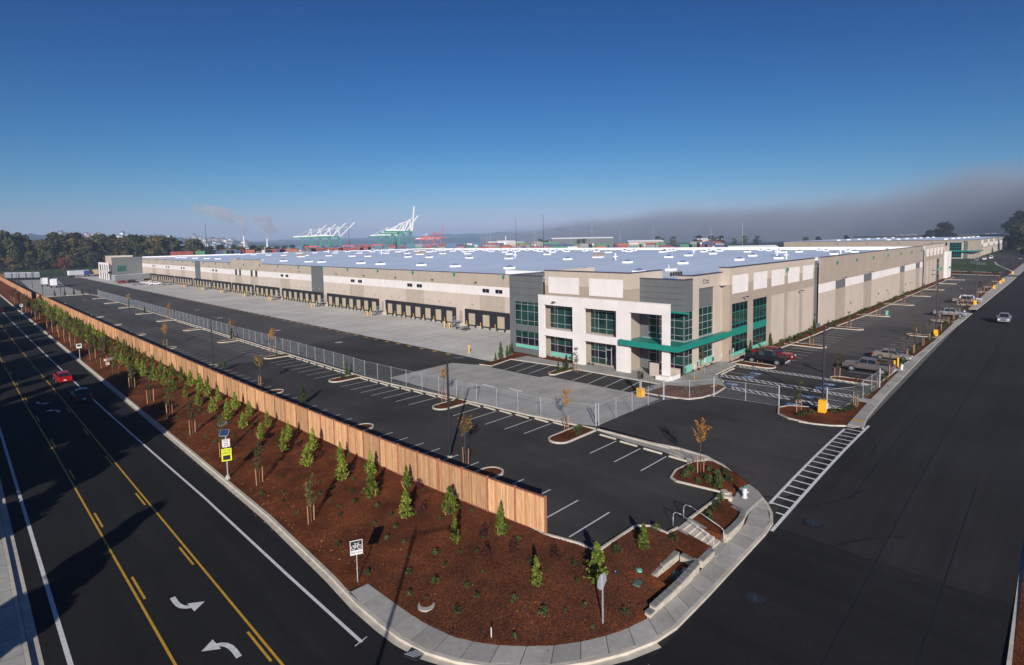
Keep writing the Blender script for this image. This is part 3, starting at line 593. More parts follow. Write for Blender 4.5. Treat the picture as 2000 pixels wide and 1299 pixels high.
st = thing('stairs', 'concrete stairs climbing from the sidewalk to the parking lot', 'stairs', (31.6,14.6,zs(32)+.1))
z0_, n_ = zs(32.3)+.13, 5
for i in range(n_+1):
    y0 = 14.75+i*.37; zt = z0_+(0-z0_)*(i+1)/(n_+1)
    q = MB(); q.box(31.55,33.05,y0,(y0+.37 if i < n_ else 16.95),zs(32.3)-.1,zt+.0,KERB); q.build('step', st)
q = MB(); q.box(31.3,33.2,14.2,14.8,-1.3,zs(32.3)+.14,CONC); q.build('landing', st)
for x, a in ((31.38,0),(33.05,0)):
    q = MB(); q.hexa([(x,14.6,zs(x)),(x+.17,14.6,zs(x)),(x+.17,17.0,zs(x)),(x,17.0,zs(x)),(x,14.6,z0_+.25),(x+.17,14.6,z0_+.25),(x+.17,17.0,.12),(x,17.0,.12)], STONE_CAP); q.build('cheek_wall', st)
for x, lab in ((31.62,'steel handrail on the road side of the stairs'),(33.0,'steel handrail on the hydrant side of the stairs')):
    q = MB(); zb = z0_
    pts = [(x,14.55,zb-.1),(x,14.55,zb+.85),(x,14.75,zb+1.0),(x,16.7,.98),(x,17.05,1.0),(x,17.2,.9),(x,17.25,.7),(x,17.25,0)]
    q.path(pts, .024, GALV, n=8); mark(q.build('handrail', smooth=True), lab, 'handrail')
# ================================================================== FENCES
def fence_post_bm(): pass
fz = lambda x, y: zbed(x-.12, y)-.03 if y < 262 else 0
wf = thing('wooden_fence', 'long cedar board fence between the planted bank and the parking lot', 'fence', (25.34,22.5,0))
fy = [22.55]; 
while fy[-1] < 262: fy.append(fy[-1]+2.44)
board_meshes = []
def fence_panel_mesh(seed, L=2.34, h=2.4, near=True):
    r = random.Random(seed); q = MB(); y = 0; n = 17 if near else 8; bw = L/n
    for i in range(n):
        off = r.uniform(0,.012)+(.02 if i % 2 else 0)
        q.box(-.02-off, .0-off, y+.004, y+bw-.004, .1+r.uniform(-.01,.01), h, CEDARS[r.choice((0,0,0,1,2))]); y += bw
    q.box(.005,.045,0,L,.35,.44,CEDAR_D); q.box(.005,.045,0,L,1.2,1.29,CEDAR_D); q.box(.005,.045,0,L,2.18,2.27,CEDAR_D)
    return q
pm = [fence_panel_mesh(s) for s in range(5)]; pmesh = []
for q in pm:
    o = q.build('fence_panel', wf, local=True); pmesh.append(o.data); bpy.data.objects.remove(o)
q = MB(); q.box(-.09,.05,-.06,.06,-.1,2.52,CEDAR_D); o = q.build('x', wf, local=True); postm = o.data; bpy.data.objects.remove(o)
q = MB(); q.box(-.11,.06,0,2.44,2.4,2.45,CEDAR_D); o = q.build('x', wf, local=True); railm = o.data; bpy.data.objects.remove(o)
q = MB(); q.box(-.06,.02,.06,2.38,-.25,.1,CEDAR_D); o = q.build('x', wf, local=True); kickm = o.data; kickm.name = 'kick_board'; bpy.data.objects.remove(o)
postm.name = 'fence_post'; railm.name = 'cap_rail'
for i, y in enumerate(fy):
    x = xf(y); y2 = y+2.44; x2 = xf(y2); ang = -math.atan2(x2-x, 2.44)
    zf_ = .0
    for nm, me, yo in (('fence_post', postm, 0), ('fence_panel', pmesh[i*7 % 5], .05), ('cap_rail', railm, 0), ('kick_board', kickm, 0)):
        if i == len(fy)-1 and nm != 'fence_post': continue
        o = bpy.data.objects.new(nm, me); C.objects.link(o); o.parent = wf
        o.location = Vector((x, y+yo, zf_))-wf.location; o.rotation_euler = (0,0,ang)
wf.location = (25.34,22.5,0)
def far_fence(label, a, b, h=2.4):
    n = max(1, round(math.dist(a,b)/2.44)); t = thing('wooden_fence', label, 'fence', (a[0],a[1],0)); dirn = math.atan2(b[1]-a[1], b[0]-a[0])-PI/2
    for i in range(n):
        p = (a[0]+(b[0]-a[0])*i/n, a[1]+(b[1]-a[1])*i/n)
        for nm, me in (('fence_post', postm), ('fence_panel', pmesh[i*3 % 5]), ('cap_rail', railm)):
            o = bpy.data.objects.new(nm, me); C.objects.link(o); o.parent = t; o.location = (p[0]-a[0], p[1]-a[1], 0); o.rotation_euler = (0,0,dirn)
far_fence('distant cedar fence stepping nearer the road beyond the gap in the long fence', (21.1,272), (21.6,470))
far_fence('distant cedar fence closing the far end of the trailer yard', (40,512), (21.6,500))
# chain-link mesh fence -------------------------------------------------------
def mesh_panel(L, h, s=.13, r=.0045):
    q = MB(); k = s
    n = int((L+h)/k)
    for sg in (1, -1):
        for i in range(n+1):
            t = i*k-h if sg > 0 else i*k
            # diagonal wire: y = t + sg*z
            z0, z1 = 0.05, h
            y0, y1 = t+sg*z0, t+sg*z1
            if sg > 0:
                if y0 < 0: z0 += -y0; y0 = 0
                if y1 > L: z1 -= (y1-L); y1 = L
            else:
                if y1 < 0: z1 += y1; y1 = 0
                if y0 > L: z0 += y0-L; y0 = L
            if z1-z0 < .03: continue
            a = (0,y0,z0); b = (0,y1,z1)
            q.face([(-r,a[1],a[2]),(r,a[1],a[2]),(r,b[1],b[2]),(-r,b[1],b[2])], GALV)
            q.face([(0,a[1]-r*1.4,a[2]),(0,a[1]+r*1.4,a[2]),(0,b[1]+r*1.4,b[2]),(0,b[1]-r*1.4,b[2])], GALV)
    return q
def one_mesh(q, name):
    o = q.build(name); me = o.data; bpy.data.objects.remove(o); return me
CM = one_mesh(mesh_panel(3.05,2.05,.15,.0022), 'mesh_panel')
CMF = one_mesh(mesh_panel(3.05,2.05,.15,.0042), 'mesh_panel')
CP = one_mesh(MB().tube((0,0,0),(0,0,2.15),.032,GALV,n=6), 'fence_post')
CPB = one_mesh(MB().tube((0,0,0),(0,0,2.3),.07,GALV,n=8), 'gate_post')
CR = one_mesh(MB().tube((0,0,2.05),(0,3.05,2.05),.021,GALV,n=5).tube((0,0,.06),(0,3.05,.06),.012,GALV,n=4), 'top_rail')
def chain_fence(label, pl, name='chain_link_fence', posts=True, endpost=True):
    pts = resample(pl, step=3.05); t = thing(name, label, 'fence', (pts[0][0],pts[0][1],.1))
    for i, (a, b) in enumerate(zip(pts, pts[1:])):
        L = math.dist(a,b); rz = math.atan2(b[1]-a[1], b[0]-a[0])-PI/2
        for nm, me, s in (('mesh_panel', CMF if a[1] > 66 else CM, L/3.05), ('top_rail', CR, L/3.05), ('fence_post', CPB if (i == 0 and endpost) else CP, 1)):
            o = bpy.data.objects.new(nm, me); C.objects.link(o); o.parent = t; o.location = (a[0]-pts[0][0], a[1]-pts[0][1], 0); o.rotation_euler = (0,0,rz); o.scale = (1,s,1)
    o = bpy.data.objects.new('fence_post', CPB); C.objects.link(o); o.parent = t; o.location = (pts[-1][0]-pts[0][0], pts[-1][1]-pts[0][1], 0)
    return t
chain_fence('long galvanised mesh fence on the kerb between the car park and the truck yard', [(43.9,32.3),(42.65,35.6),(42.1,40),(41.75,46),(41.1,50),(40.6,56),(40.1,62),(39.75,68),(39.9,75),(40.0,90),(40.0,264)])
chain_fence('sliding mesh gate panel across the driveway beside the keypad post', [(44.15,32.15),(50.4,32.15),(56.1,31.85)], 'mesh_gate')
chain_fence('mesh gate leaf standing behind the round island with the bark mound', [(56.1,31.8),(58.3,30.0),(61.0,28.2)], 'mesh_gate')
chain_fence('mesh fence run from the island gate post to the lamp post bed', [(61.0,28.2),(61.6,24.8),(62.0,21.4)])
chain_fence('short mesh fence beside the accessible bays along the street strip', [(64.4,17.4),(67.3,15.6),(77.5,15.3)])
# ================================================================== THE WAREHOUSE
wh = thing('warehouse', 'huge tan and white warehouse with a flat pale roof and a glazed corner office', 'warehouse', (64.2,36,0))
def P(q, name, parent=wh, **k): return q.build(name, parent, **k)
# --- dock side (faces -x) in precast panels
XW = 78.2
def band_panel(y0, y1, grey=False, top=11.72, zmin=0.0):
    q = MB(); a, b = y0+.02, y1-.02
    if grey: q.box(XW-.02,XW+.3,a,b,zmin,top-.12,W_GREY)
    else:
        q.box(XW,XW+.3,a,b,zmin,7.1,W_DOCK); q.box(XW,XW+.3,a,b,7.1,9.02,W_WHITE); q.box(XW,XW+.3,a,b,9.02,top-.12,W_DTAN)
    q.box(XW-.06,XW+.36,y0,y1,top-.12,top,COPING); P(q, 'wall_panel')
edges = [65+7.63*i for i in range(12)]+[156.5,164.2]+[164.2+7.62*i for i in range(1,15)]+[278.3]+[278.3+7.63*i for i in range(1,12)]+[368.5,374.9]
edges = sorted(set(round(e,2) for e in edges)); edges = [e for e in edges if e <= 374.9]
ee = [edges[0]]
for e in edges[1:]:
    if e-ee[-1] > 2.0: ee.append(e)
for a, b in zip(ee, ee[1:]):
    g = (156 < a and b < 164.7) or (270.5 < (a+b)/2 < 278.5)
    band_panel(a, b, g, 13.05 if 202 < (a+b)/2 < 233 else 11.72)
for a, b in ((79.7,87.3),(106.9,114.0),(133.6,141.2),(180,187.2),(206.5,213.2),(222,228.9),(248.5,255.4),(293.5,300),(319.5,326.3),(346,353)):
    q = MB(); q.box(XW-.012,XW+.0,a,b,3.9,7.09,W_DTAN); P(q, 'painted_patch')
def small_window(y0, y1, z0=7.66, z1=8.5):
    f = MB(); f.box(XW-.04,XW+.02,y0,y1,z0,z1,ALU); o = P(f, 'window')
    w_ = (y1-y0)/2
    for k in range(2):
        g = MB(); g.box(XW-.055,XW-.038,y0+k*w_+.07,y0+(k+1)*w_-.07,z0+.07,z1-.07,DGLASS); g.build('pane', o)
for c in (83.35,110.45,137.45,183.6,252.1,297,323,349.6):
    small_window(c-3.0,c-.9); small_window(c+.9,c+3.0)
for a in (206.6,210.9,222.4,226.6): small_window(a,a+2.0,6.9,9.2)
# dock doors: groups of black surrounds
def dock_door(yc, wd=2.2, pitch=3.95):
    q = MB(); h = pitch/2
    q.box(XW-.45,XW,yc-h,yc+h,3.1,3.88,BLACK); q.box(XW-.45,XW,yc-h,yc-wd/2,.6,3.1,BLACK); q.box(XW-.45,XW,yc+wd/2,yc+h,.6,3.1,BLACK)
    q.box(XW-.28,XW,yc-h,yc+h,.0,.6,CONC_PAD)
    q.box(XW-.45,XW-.05,yc-wd/2-.25,yc+wd/2+.25,.42,.62,BLACK); q.box(XW-.5,XW-.2,yc-wd/2-.2,yc-wd/2+.15,.1,.45,BLACK); q.box(XW-.5,XW-.2,yc+wd/2-.15,yc+wd/2+.2,.1,.45,BLACK)
    o = P(q, 'dock_door')
    l = MB()
    for k in range(5): l.box(XW-.3,XW-.12,yc-wd/2,yc+wd/2,.62+k*.496,.62+(k+1)*.496-.02,DOORTAN)
    l.build('door_leaf', o)
    y_ = MB(); y_.tube((XW-.55,yc+wd/2+.45,.45),(XW-.55,yc+wd/2+.45,1.4),.055,YBOX,n=6); y_.build('guide_post', o)
    s = MB(); s.box(XW-.1,XW,yc-.25,yc+.25,4.7,5.0,W_TAN); s.build('dock_number', o)
grp = [(78.4,91.7),(95.1,122.75),(126.3,153.9),(157,185.2),(187.9,208.4),(210.5,231.7),(233.5,254.7),(256.4,280.1),(282.5,310.2),(312.7,340.4),(342.6,367)]
for a, b in grp:
    n = round((b-a)/3.95); p = (b-a)/n
    for k in range(n): dock_door(b-p*(k+.5), pitch=p)
# stairs to the doors in the gaps
for i, (g0, g1) in enumerate(zip(grp, grp[1:])):
    y = (g0[1]+g1[0])/2; t = MB()
    t.box(XW-1.5,XW,y-.6,y+1.0,1.05,1.15,GALV); 
    for k in range(6): t.box(XW-1.5-.28*(k+1),XW-1.5-.28*k,y-.6,y+.6,1.05-.17*(k+1),1.1-.17*(k+1),GALV)
    for s_ in (-.6,.6):
        t.path([(XW-3.2,y+s_,0),(XW-3.2,y+s_,1.0),(XW-1.5,y+s_,2.1),(XW-.1,y+s_,2.1)], .03, GALV, n=5); t.tube((XW-1.5,y+s_,0),(XW-1.5,y+s_,2.1),.03,GALV,n=5); t.tube((XW-3.2,y+s_,.5),(XW-1.5,y+s_,1.6),.02,GALV,n=4)
        t.hexa([(XW-3.2,y+s_-.03,-.02),(XW-1.5,y+s_-.03,.9),(XW-1.5,y+s_+.03,.9),(XW-3.2,y+s_+.03,-.02),(XW-3.2,y+s_-.03,.16),(XW-1.5,y+s_-.03,1.1),(XW-1.5,y+s_+.03,1.1),(XW-3.2,y+s_+.03,.16)], DARKM)
    P(t, 'dock_stair'); dd = MB(); dd.box(XW-.04,XW+.01,y-.4,y+.6,1.15,3.3,W_TAN); P(dd, 'side_door')
sc_ = MB()
for k in range(20):
    y = 79.9+15.48*k
    if 156 < y < 165: y = 157
    q = MB(); q.box(XW-.28,XW-.01,y-.25,y+.25,10.95,11.45,TEAL); q.box(XW-.2,XW-.1,y-.06,y+.06,10.6,10.95,TEAL); P(q, 'scupper')
for y in [88.0,103,118,133,148,172,190,206,222,240,258,290,310,330]:
    q = MB(); q.box(XW-.7,XW-.3,y-.17,y+.17,9.75,9.87,DARKM); q.tube((XW,y,9.75),(XW-.35,y,9.82),.03,DARKM,n=4); P(q, 'wall_lamp')
# --- east side (faces -y)
YW = 34.6
def recess_wall(x0, x1, cells, top=13.98, base=0.0):
    """framing flush at YW with recessed white upper panels and lower panels"""
    q = MB(); D = .18
    q.box(x0,x1,YW+D,YW+D+.2,base,top-.2,W_BEIGE)
    xs_ = [x0]+[v for c in cells for v in c[:2]]+[x1]
    for a, b in zip(xs_[::2], xs_[1::2]):
        q.box(a,b,YW,YW+D,base,11.4,W_TAN); q.box(a,b,YW,YW+D,11.4,12.76,W_BEIGE)
    for c in cells:
        q.box(c[0],c[1],YW,YW+D,8.52,9.96,W_TAN); q.box(c[0],c[1],YW,YW+D,base-.1,.3,W_TAN)
    q.box(x0,x1,YW,YW+D,12.76,top-.14,W_BEIGE); q.box(x0-.05,x1+.05,YW-.06,YW+.45,top-.14,top,COPING); P(q, 'wall')
    for c in cells:
        u = MB(); u.box(c[0]+.01,c[1]-.01,YW+.10,YW+D+.02,9.97,12.75,W_WHITE); P(u, 'wall_panel')
        if c[2] == 'p': u = MB(); u.box(c[0]+.01,c[1]-.01,YW+.10,YW+D+.02,.31,8.5,W_BEIGE); P(u, 'wall_panel')
def glazing_y(x0, x1, z0, z1, nx, rows, y=YW+.12, mint=None, name='window', fr=TEAL, par=wh):
    f = MB(); f.box(x0,x1,y-.01,y+.05,z0,z1,ALU if fr is ALU else fr)
    o = P(f, name, par); wx_ = (x1-x0)/nx
    for i in range(nx):
        for a, b, mm in rows:
            g = MB(); g.box(x0+i*wx_+.07,x0+(i+1)*wx_-.07,y-.05 if 0 else y-.03,y-.012,a+.05,b-.05,mm); g.build('pane' if mm in (LEAFGLASS,DGLASS) else 'spandrel', o)
    return o
def glazing_x(y0, y1, z0, z1, ny, rows, x, name='window', fr=ALU, par=wh):
    f = MB(); f.box(x-.01,x+.05,y0,y1,z0,z1,fr); o = P(f, name, par); wy = (y1-y0)/ny
    for i in range(ny):
        for a, b, mm in rows:
            g = MB(); g.box(x-.03,x-.012,y0+i*wy+.05,y0+(i+1)*wy-.05,a+.04,b-.04,mm); g.build('pane' if mm in (LEAFGLASS,DGLASS) else 'spandrel', o)
    return o
G_, K_ = LEAFGLASS, DGLASS
q = MB(); q.box(79.7,79.9,YW,36.2,0,11.4,W_TAN); q.box(79.7,79.9,YW,36.2,11.4,13.84,W_BEIGE); q.box(79.64,79.96,YW,36.2,13.84,13.98,COPING); P(q, 'wall')
recess_wall(79.9,118.2,[(80.6,86.5,'w'),(88.4,94.2,'w'),(95.9,102.1,'p'),(103.6,109.8,'p'),(111.3,117.6,'p')])
for a, b in ((80.6,86.5),(88.4,94.2)):
    glazing_y(a,b,4.75,8.5,4,[(4.75,5.4,K_),(5.4,7.2,G_),(7.2,8.5,K_)])
    glazing_y(a,b,.55,3.7,4,[(1.15,2.5,K_),(2.5,3.7,K_),(.55,1.15,MINT)])
    u = MB(); u.box(a,b,YW+.06,YW+.2,3.7,4.75,TEAL); P(u, 'spandrel_band'); u = MB(); u.box(a+.01,b-.01,YW-.012,YW+.2,-.1,.55,W_TAN); P(u, 'sill')
q = MB(); q.box(118.2,121.8,YW+.55,YW+.8,-.1,13.3,W_GREY); q.box(118.2,121.8,YW-.2,YW+.55,-.1,.75,W_GREY); q.box(118.2,121.8,YW+.5,YW+.7,13.3,13.9,ROOFW); P(q, 'wall_panel')
q = MB(); q.box(232.7,237.9,YW+.55,YW+.8,-.1,13.3,W_GREY); q.box(232.7,237.9,YW-.2,YW+.55,-.1,.75,W_GREY); P(q, 'wall_panel')
ex = [121.8,132.3,139.7,147.6,155.5,163.2,171.6,180,188.3,196.7,203.3,212,220.8,227.6,232.7]
for i, (a, b) in enumerate(zip(ex, ex[1:])):
    g = a in (132.3,155.5,196.7,220.8); q = MB(); a_, b_ = a+.02, b-.02
    q.box(a_,b_,YW,YW+.3,-.2,6.8,W_TAN if g else W_BEIGE); q.box(a_,b_,YW,YW+.3,6.8,8.6,W_GREY if g else W_WHITE); q.box(a_,b_,YW,YW+.3,8.6,13.84,W_TAN); q.box(a,b,YW-.06,YW+.4,13.84,13.98,COPING); P(q, 'wall_panel')
recess_wall(237.9,279,[(239.3,244.9,'p'),(247,252.6,'p'),(254.6,260.2,'p'),(262.2,267.6,'w'),(270.2,275.6,'w')], top=14.2)
for a, b in ((262.2,267.6),(270.2,275.6)): glazing_y(a,b,.55,8.5,4,[(.55,3.7,K_),(3.7,4.7,TEAL),(4.7,8.5,G_)])
q = MB(); q.box(279,290,33.6,34.5,0,10.6,W_WHITE); q.box(279,290,34.5,36,0,12.8,W_BEIGE); q.box(283,289.5,33.3,33.6,3.9,4.4,TEAL); P(q, 'corner_block')
for k in range(8):
    x = 125.0+15.9*k if k else 132.7
    x = [102.9,132.7,148.4,164.1,180.1,196.7,212.6,229.2][k]
    q = MB(); q.box(x-.25,x+.25,YW-.28,YW-.01,12.2,12.75,TEAL); q.box(x-.06,x+.06,YW-.2,YW-.1,11.9,12.2,TEAL); P(q, 'scupper')
for x, z in ((84.2,9.2),(109,8.2),(137,8.9),(160,8.9),(203,8.9),(226,8.9)):
    q = MB(); q.box(x-.17,x+.17,YW-1.0,YW-.6,z+.1,z+.22,DARKM); q.tube((x,YW,z),(x,YW-.65,z+.15),.03,DARKM,n=4); P(q, 'wall_lamp')
for x in (118.4,144.2,170.5,180.5,205,212):
    q = MB(); q.box(x-.15,x+.15,YW-.15,YW,2.6,3.0,DARKM); P(q, 'wall_light')
# --- far sides and roof
q = MB(); q.box(286,286.3,36.2,375,0,12,W_TAN); q.box(78.5,286,374.9,375.1,0,12.2,W_TAN); P(q, 'rear_wall')
def zroof(x): return 11.35+.0185*(97-abs(x-175.3))
q = MB(); xr = [78.5,110,142,175.3,208,240,286]
for a, b in zip(xr, xr[1:]): q.face([(a,34.9,zroof(a)),(b,34.9,zroof(b)),(b,374.9,zroof(b)),(a,374.9,zroof(a))], ROOF)
q.box(68.7,78.5,36.3,42.5,12.0,12.05,ROOF); q.box(66,78.5,42.85,57.5,12.0,12.05,ROOF); q.box(65.4,78.5,57.95,64.7,11.9,11.95,ROOF)
for k in range(24): yy = 42+14.0*k; [q.face([(a,yy,zroof(a)+.012),(b,yy,zroof(b)+.012),(b,yy+.12,zroof(b)+.012),(a,yy+.12,zroof(a)+.012)], ROOFW) for a, b in ((78.6,175.3),(175.3,285.9))] if k % 2 else None
P(q, 'roof')
q = MB(); q.box(202.6,233,78.5,79.3,11.4,13.0,ROOFW) if 0 else None
q.box(78.25,78.45,57.9,79.5,11.6,12.5,ROOFW); q.box(78.5,286,374.6,374.9,12.2,12.9,ROOFW); q.box(285.6,285.9,36,374.6,11.2,12.6,ROOFW); P(q, 'parapet')
# skylights
SKM = MB(); SKM.hexa([(-1.3,-.75,0),(1.3,-.75,0),(1.3,.75,0),(-1.3,.75,0),(-1.25,-.7,.5),(1.25,-.7,.5),(1.25,.7,.5),(-1.25,.7,.5)], ROOFW)
for i in range(6):
    a0, a1 = -1.2+.4*i, -1.2+.4*(i+1); h0, h1 = .5+.4*math.sqrt(max(0,1-(a0/1.22)**2)), .5+.4*math.sqrt(max(0,1-(a1/1.22)**2))
    SKM.face([(a0,-.68,.5),(a1,-.68,.5),(a1,0,h1),(a0,0,h0)], DOME); SKM.face([(a0,0,h0),(a1,0,h1),(a1,.68,.5),(a0,.68,.5)], DOME)
SKMe = one_mesh(SKM, 'skylight')
rowsk = {94:[59,71.5,93.6,114.7,130.2,149.6,163.2,190.2,199.3,220.6,243.6,266.7,277.6,296.2,315.5,332,355,366],
 121:[63.5,78.5],129:[105,128.6,148.5,172.2,186.8,216.6,229.2,252.9,275,301,322,345,362],145:[50.5,80.6],155:[61,79.5,135.2,155.8,180.9,197.2,224.7,242.6,267.2,293.2,318,340,361],
 136:[57],166:[77,44],175:[60,100],187:[44+15.5*k for k in range(21)],212:[52+22*k for k in range(15)],232:[43+21*k for k in range(15)],258:[50+24*k for k in range(13)],171:[120+27*k for k in range(9)]}
for x, ys in rowsk.items():
    for y in ys:
        o = bpy.data.objects.new('skylight', SKMe); C.objects.link(o); o.parent = wh; o.location = Vector((x+R.uniform(-.8,.8), y, zroof(x)))-wh.location; o.rotation_euler = (0,0,-PI/4 if 0 else 0)
for x, y in ((141.5,102.9),(148.4,204.8),(120,262),(150,330)):
    q = MB(); z = zroof(x); q.box(x-1.6,x+1.6,y-1.0,y+1.0,z,z+.45,ROOFW); q.hexa([(x-1.7,y-1.1,z+.45),(x+1.7,y-1.1,z+.45),(x+1.7,y+1.1,z+.45),(x-1.7,y+1.1,z+.45),(x-2.1,y-1.6,z+1.4),(x+2.1,y-1.6,z+1.4),(x+1.4,y+.8,z+1.4),(x-1.4,y+.8,z+1.4)], W_TAN); P(q, 'smoke_hatch')
for x, y in ((81.0,44.8),):
    q = MB(); q.box(x-2,x+2,y-1,y+1,12.2,13.1,GALV)
    for k in range(5): q.box(x-1.9+.8*k,x-1.3+.8*k,y-1.05,y-1.0,12.4,12.95,DARKM)
    q.tube((x-.5,y,13.1),(x-.5,y,14.1),.06,ROOFW); q.box(x-.8,x+1.2,y-.5,y+.5,13.1,13.5,ROOFW); P(q, 'roof_unit')
for x, y in ((132.5,90.3),(136.1,133.4),(169,85.2),(145.6,49.1),(157,55.3),(172.2,44),(146.8,233.7),(163,318)):
    q = MB(); z = zroof(x); q.tube((x,y,z),(x,y,z+1.9),.18,ROOFW); q.box(x-.7,x+.7,y-.25,y+.25,z+.8,z+1.1,ROOFW); P(q, 'roof_vent')
# --- office corner
XF = 64.2
q = MB()   # white portal frame
XQ = XF+.45; q.box(XF,XQ,35.7,58.1,8.47,9.9,W_WHITE); q.box(XF,65.5,35.7,58.1,3.72,4.78,W_WHITE) if 0 else None
for a, b in ((43.7,49.25),(51.35,57.0)): q.box(XF,XQ,a,b,3.72,4.78,W_WHITE)
for a, b in ((35.7,36.7),(41.6,43.7),(49.25,51.35),(57.0,58.1)):
    q.box(XF,XQ,a,b,.1,8.47,W_WHITE)
q.box(XF-.03,XQ+.03,35.66,58.14,9.9,9.96,W_WHITE)
for yy in (45.2,50.3): q.box(XQ,65.6,yy-.3,yy+.3,8.9,9.6,W_WHITE)
P(q, 'portal_frame')
q = MB(); q.box(XF+.01,XF+.02,0,0,0,0,W_WHITE) if 0 else None
XB = 65.6
q = MB()   # body behind the frame: lower walls around the glazing
for a, b in ((51.2,57.1),(43.6,49.35)):
    pass
def wallx(y0, y1, z0, z1, m_, x=XB, t=.3): q.box(x,x+t,y0,y1,z0,z1,m_)
wallx(56.9,57.85,.1,8.6,W_TAN); wallx(49.1,52.5,.1,8.6,W_TAN); wallx(42.5,44.9,.1,8.6,W_TAN)
for a, b in ((52.5,56.9),(44.9,49.1)): wallx(a,b,3.6,4.8,W_TAN); wallx(a,b,8.45,8.6,W_TAN); wallx(a,b,.1,.35,W_TAN)
wallx(42.5,57.9,8.6,11.4,W_TAN); wallx(42.5,57.9,11.4,13.58,W_BEIGE)
q.box(XB-.05,XB+.4,42.45,57.95,13.58,13.72,COPING); q.box(XB+.3,74.5,42.5,42.8,11.4,13.58,W_BEIGE); q.box(XB+.3,74.5,42.5,42.8,8.6,11.4,W_TAN); q.box(XB+.4,74.5,42.45,42.85,13.58,13.72,COPING)
q.box(XB+.3,78.2,57.6,57.9,8,13.58,W_BEIGE); P(q, 'wall')
for a, b in ((51.15,57.1),(43.5,49.3)):
    q = MB(); q.box(XB-.045,XB-.005,a,b,10.18,12.68,W_WHITE); P(q, 'wall_panel')
glazing_x(52.5,56.9,4.8,8.45,3,[(4.8,5.5,G_),(5.5,6.9,G_),(6.9,8.0,G_),(8.0,8.45,G_)],XB+.08)
glazing_x(44.9,49.1,4.8,8.45,3,[(4.8,5.5,G_),(5.5,6.9,G_),(6.9,8.0,G_),(8.0,8.45,G_)],XB+.08)
glazing_x(52.5,56.9,.35,3.6,3,[(.35,1.0,MINT),(1.0,2.2,K_),(2.2,3.6,G_)],XB+.08)
glazing_x(46.45,49.1,.35,3.6,2,[(.35,1.2,G_),(1.2,2.3,K_),(2.3,3.6,G_)],XB+.08)
def door_x(y0, y1, x, lab='entrance_door'):
    f = MB(); f.box(x-.03,x+.05,y0,y1,.12,3.7,ALU); o = P(f, lab); g = MB(); g.box(x-.05,x-.032,y0+.12,y1-.12,.3,2.5,K_); g.build('pane', o); g = MB(); g.box(x-.05,x-.032,y0+.12,y1-.12,2.65,3.6,K_); g.build('pane', o)
    h = MB(); h.tube((x-.09,y1-.2,.9),(x-.09,y1-.2,1.5),.02,GALV,n=6); h.build('door_handle', o)
door_x(45.45,46.45,XB+.08)
glazing_x(44.9,45.45,.35,3.6,1,[(.35,3.6,K_)],XB+.08)
# grey block A
q = MB(); XA = 64.95
q.box(XA,XA+.3,57.9,65.1,8.5,12.7,W_GREY); q.box(XA,XA+.3,57.9,58.3,.1,8.5,W_GREY); q.box(XA,XA+.3,63.9,65.1,.1,8.5,W_GREY); q.box(XA,XA+.3,58.3,63.9,3.75,4.75,W_GREY); q.box(XA,XA+.3,58.3,63.9,.1,1.0,W_GREY)
q.box(XA+.3,78.2,64.8,65.1,0,12.7,W_GREY); q.box(XA-.05,XA+.4,57.9,65.15,12.7,12.84,COPING); q.box(XA+.4,78.2,64.75,65.15,12.7,12.84,COPING)
for zz in (9.6,10.7,11.8): q.box(XA-.012,XA,57.95,65.05,zz,zz+.05,COPING)
P(q, 'wall')
glazing_x(58.3,63.9,4.75,8.5,4,[(4.75,5.5,G_),(5.5,7.0,G_),(7.0,8.1,G_),(8.1,8.5,G_)],XA+.1)
glazing_x(58.3,63.9,1.0,3.75,4,[(1.0,1.55,MINT),(1.55,2.7,K_),(2.7,3.75,G_)],XA+.1)
# grey block C over the entrance, glazed corner below
XC = 68.3; YC = 35.7
q = MB(); q.box(XC,XC+.3,YC,42.5,8.5,12.72,W_GREY); q.box(XC+.3,70.6,YC,YC+.3,8.5,12.72,W_GREY); q.box(XC-.05,XC+.4,YC-.05,42.5,12.72,12.86,COPING); q.box(XC+.4,70.6,YC-.05,YC+.35,12.72,12.86,COPING)
for zz in (9.3,10.1,10.9,11.7): q.box(XC-.012,XC,YC,42.45,zz,zz+.05,COPING)
q.box(XC,XC+.3,41.2,42.5,.1,8.5,W_GREY); q.box(XC,XC+.15,YC,YC+.15,.1,8.5,W_GREY); q.box(XC-.15,XC+.3,YC-.15,42.0,3.7,4.6,ALU); q.box(XC+.3,70.6,YC-.15,YC+.3,3.7,4.6,ALU)
q.box(XB+.3,XC,42.5,42.8,.1,8.6,W_TAN); P(q, 'wall')
glazing_x(YC+.15,41.2,4.6,8.5,4,[(4.6,5.3,G_),(5.3,6.3,G_),(6.3,7.3,G_),(7.3,8.5,G_)],XC+.05)
glazing_x(YC+.15,41.2,.15,3.7,4,[(.15,1.3,K_),(1.3,2.5,G_),(2.5,3.7,K_)],XC+.05)
glazing_y(XC+.15,70.6,4.6,8.5,2,[(4.6,5.3,G_),(5.3,6.3,G_),(6.3,7.3,G_),(7.3,8.5,G_)],y=YC+.05,fr=ALU)
glazing_y(XC+.15,70.6,.15,3.7,2,[(.15,1.2,MINT),(1.2,2.5,G_),(2.5,3.7,K_)],y=YC+.05,fr=ALU)
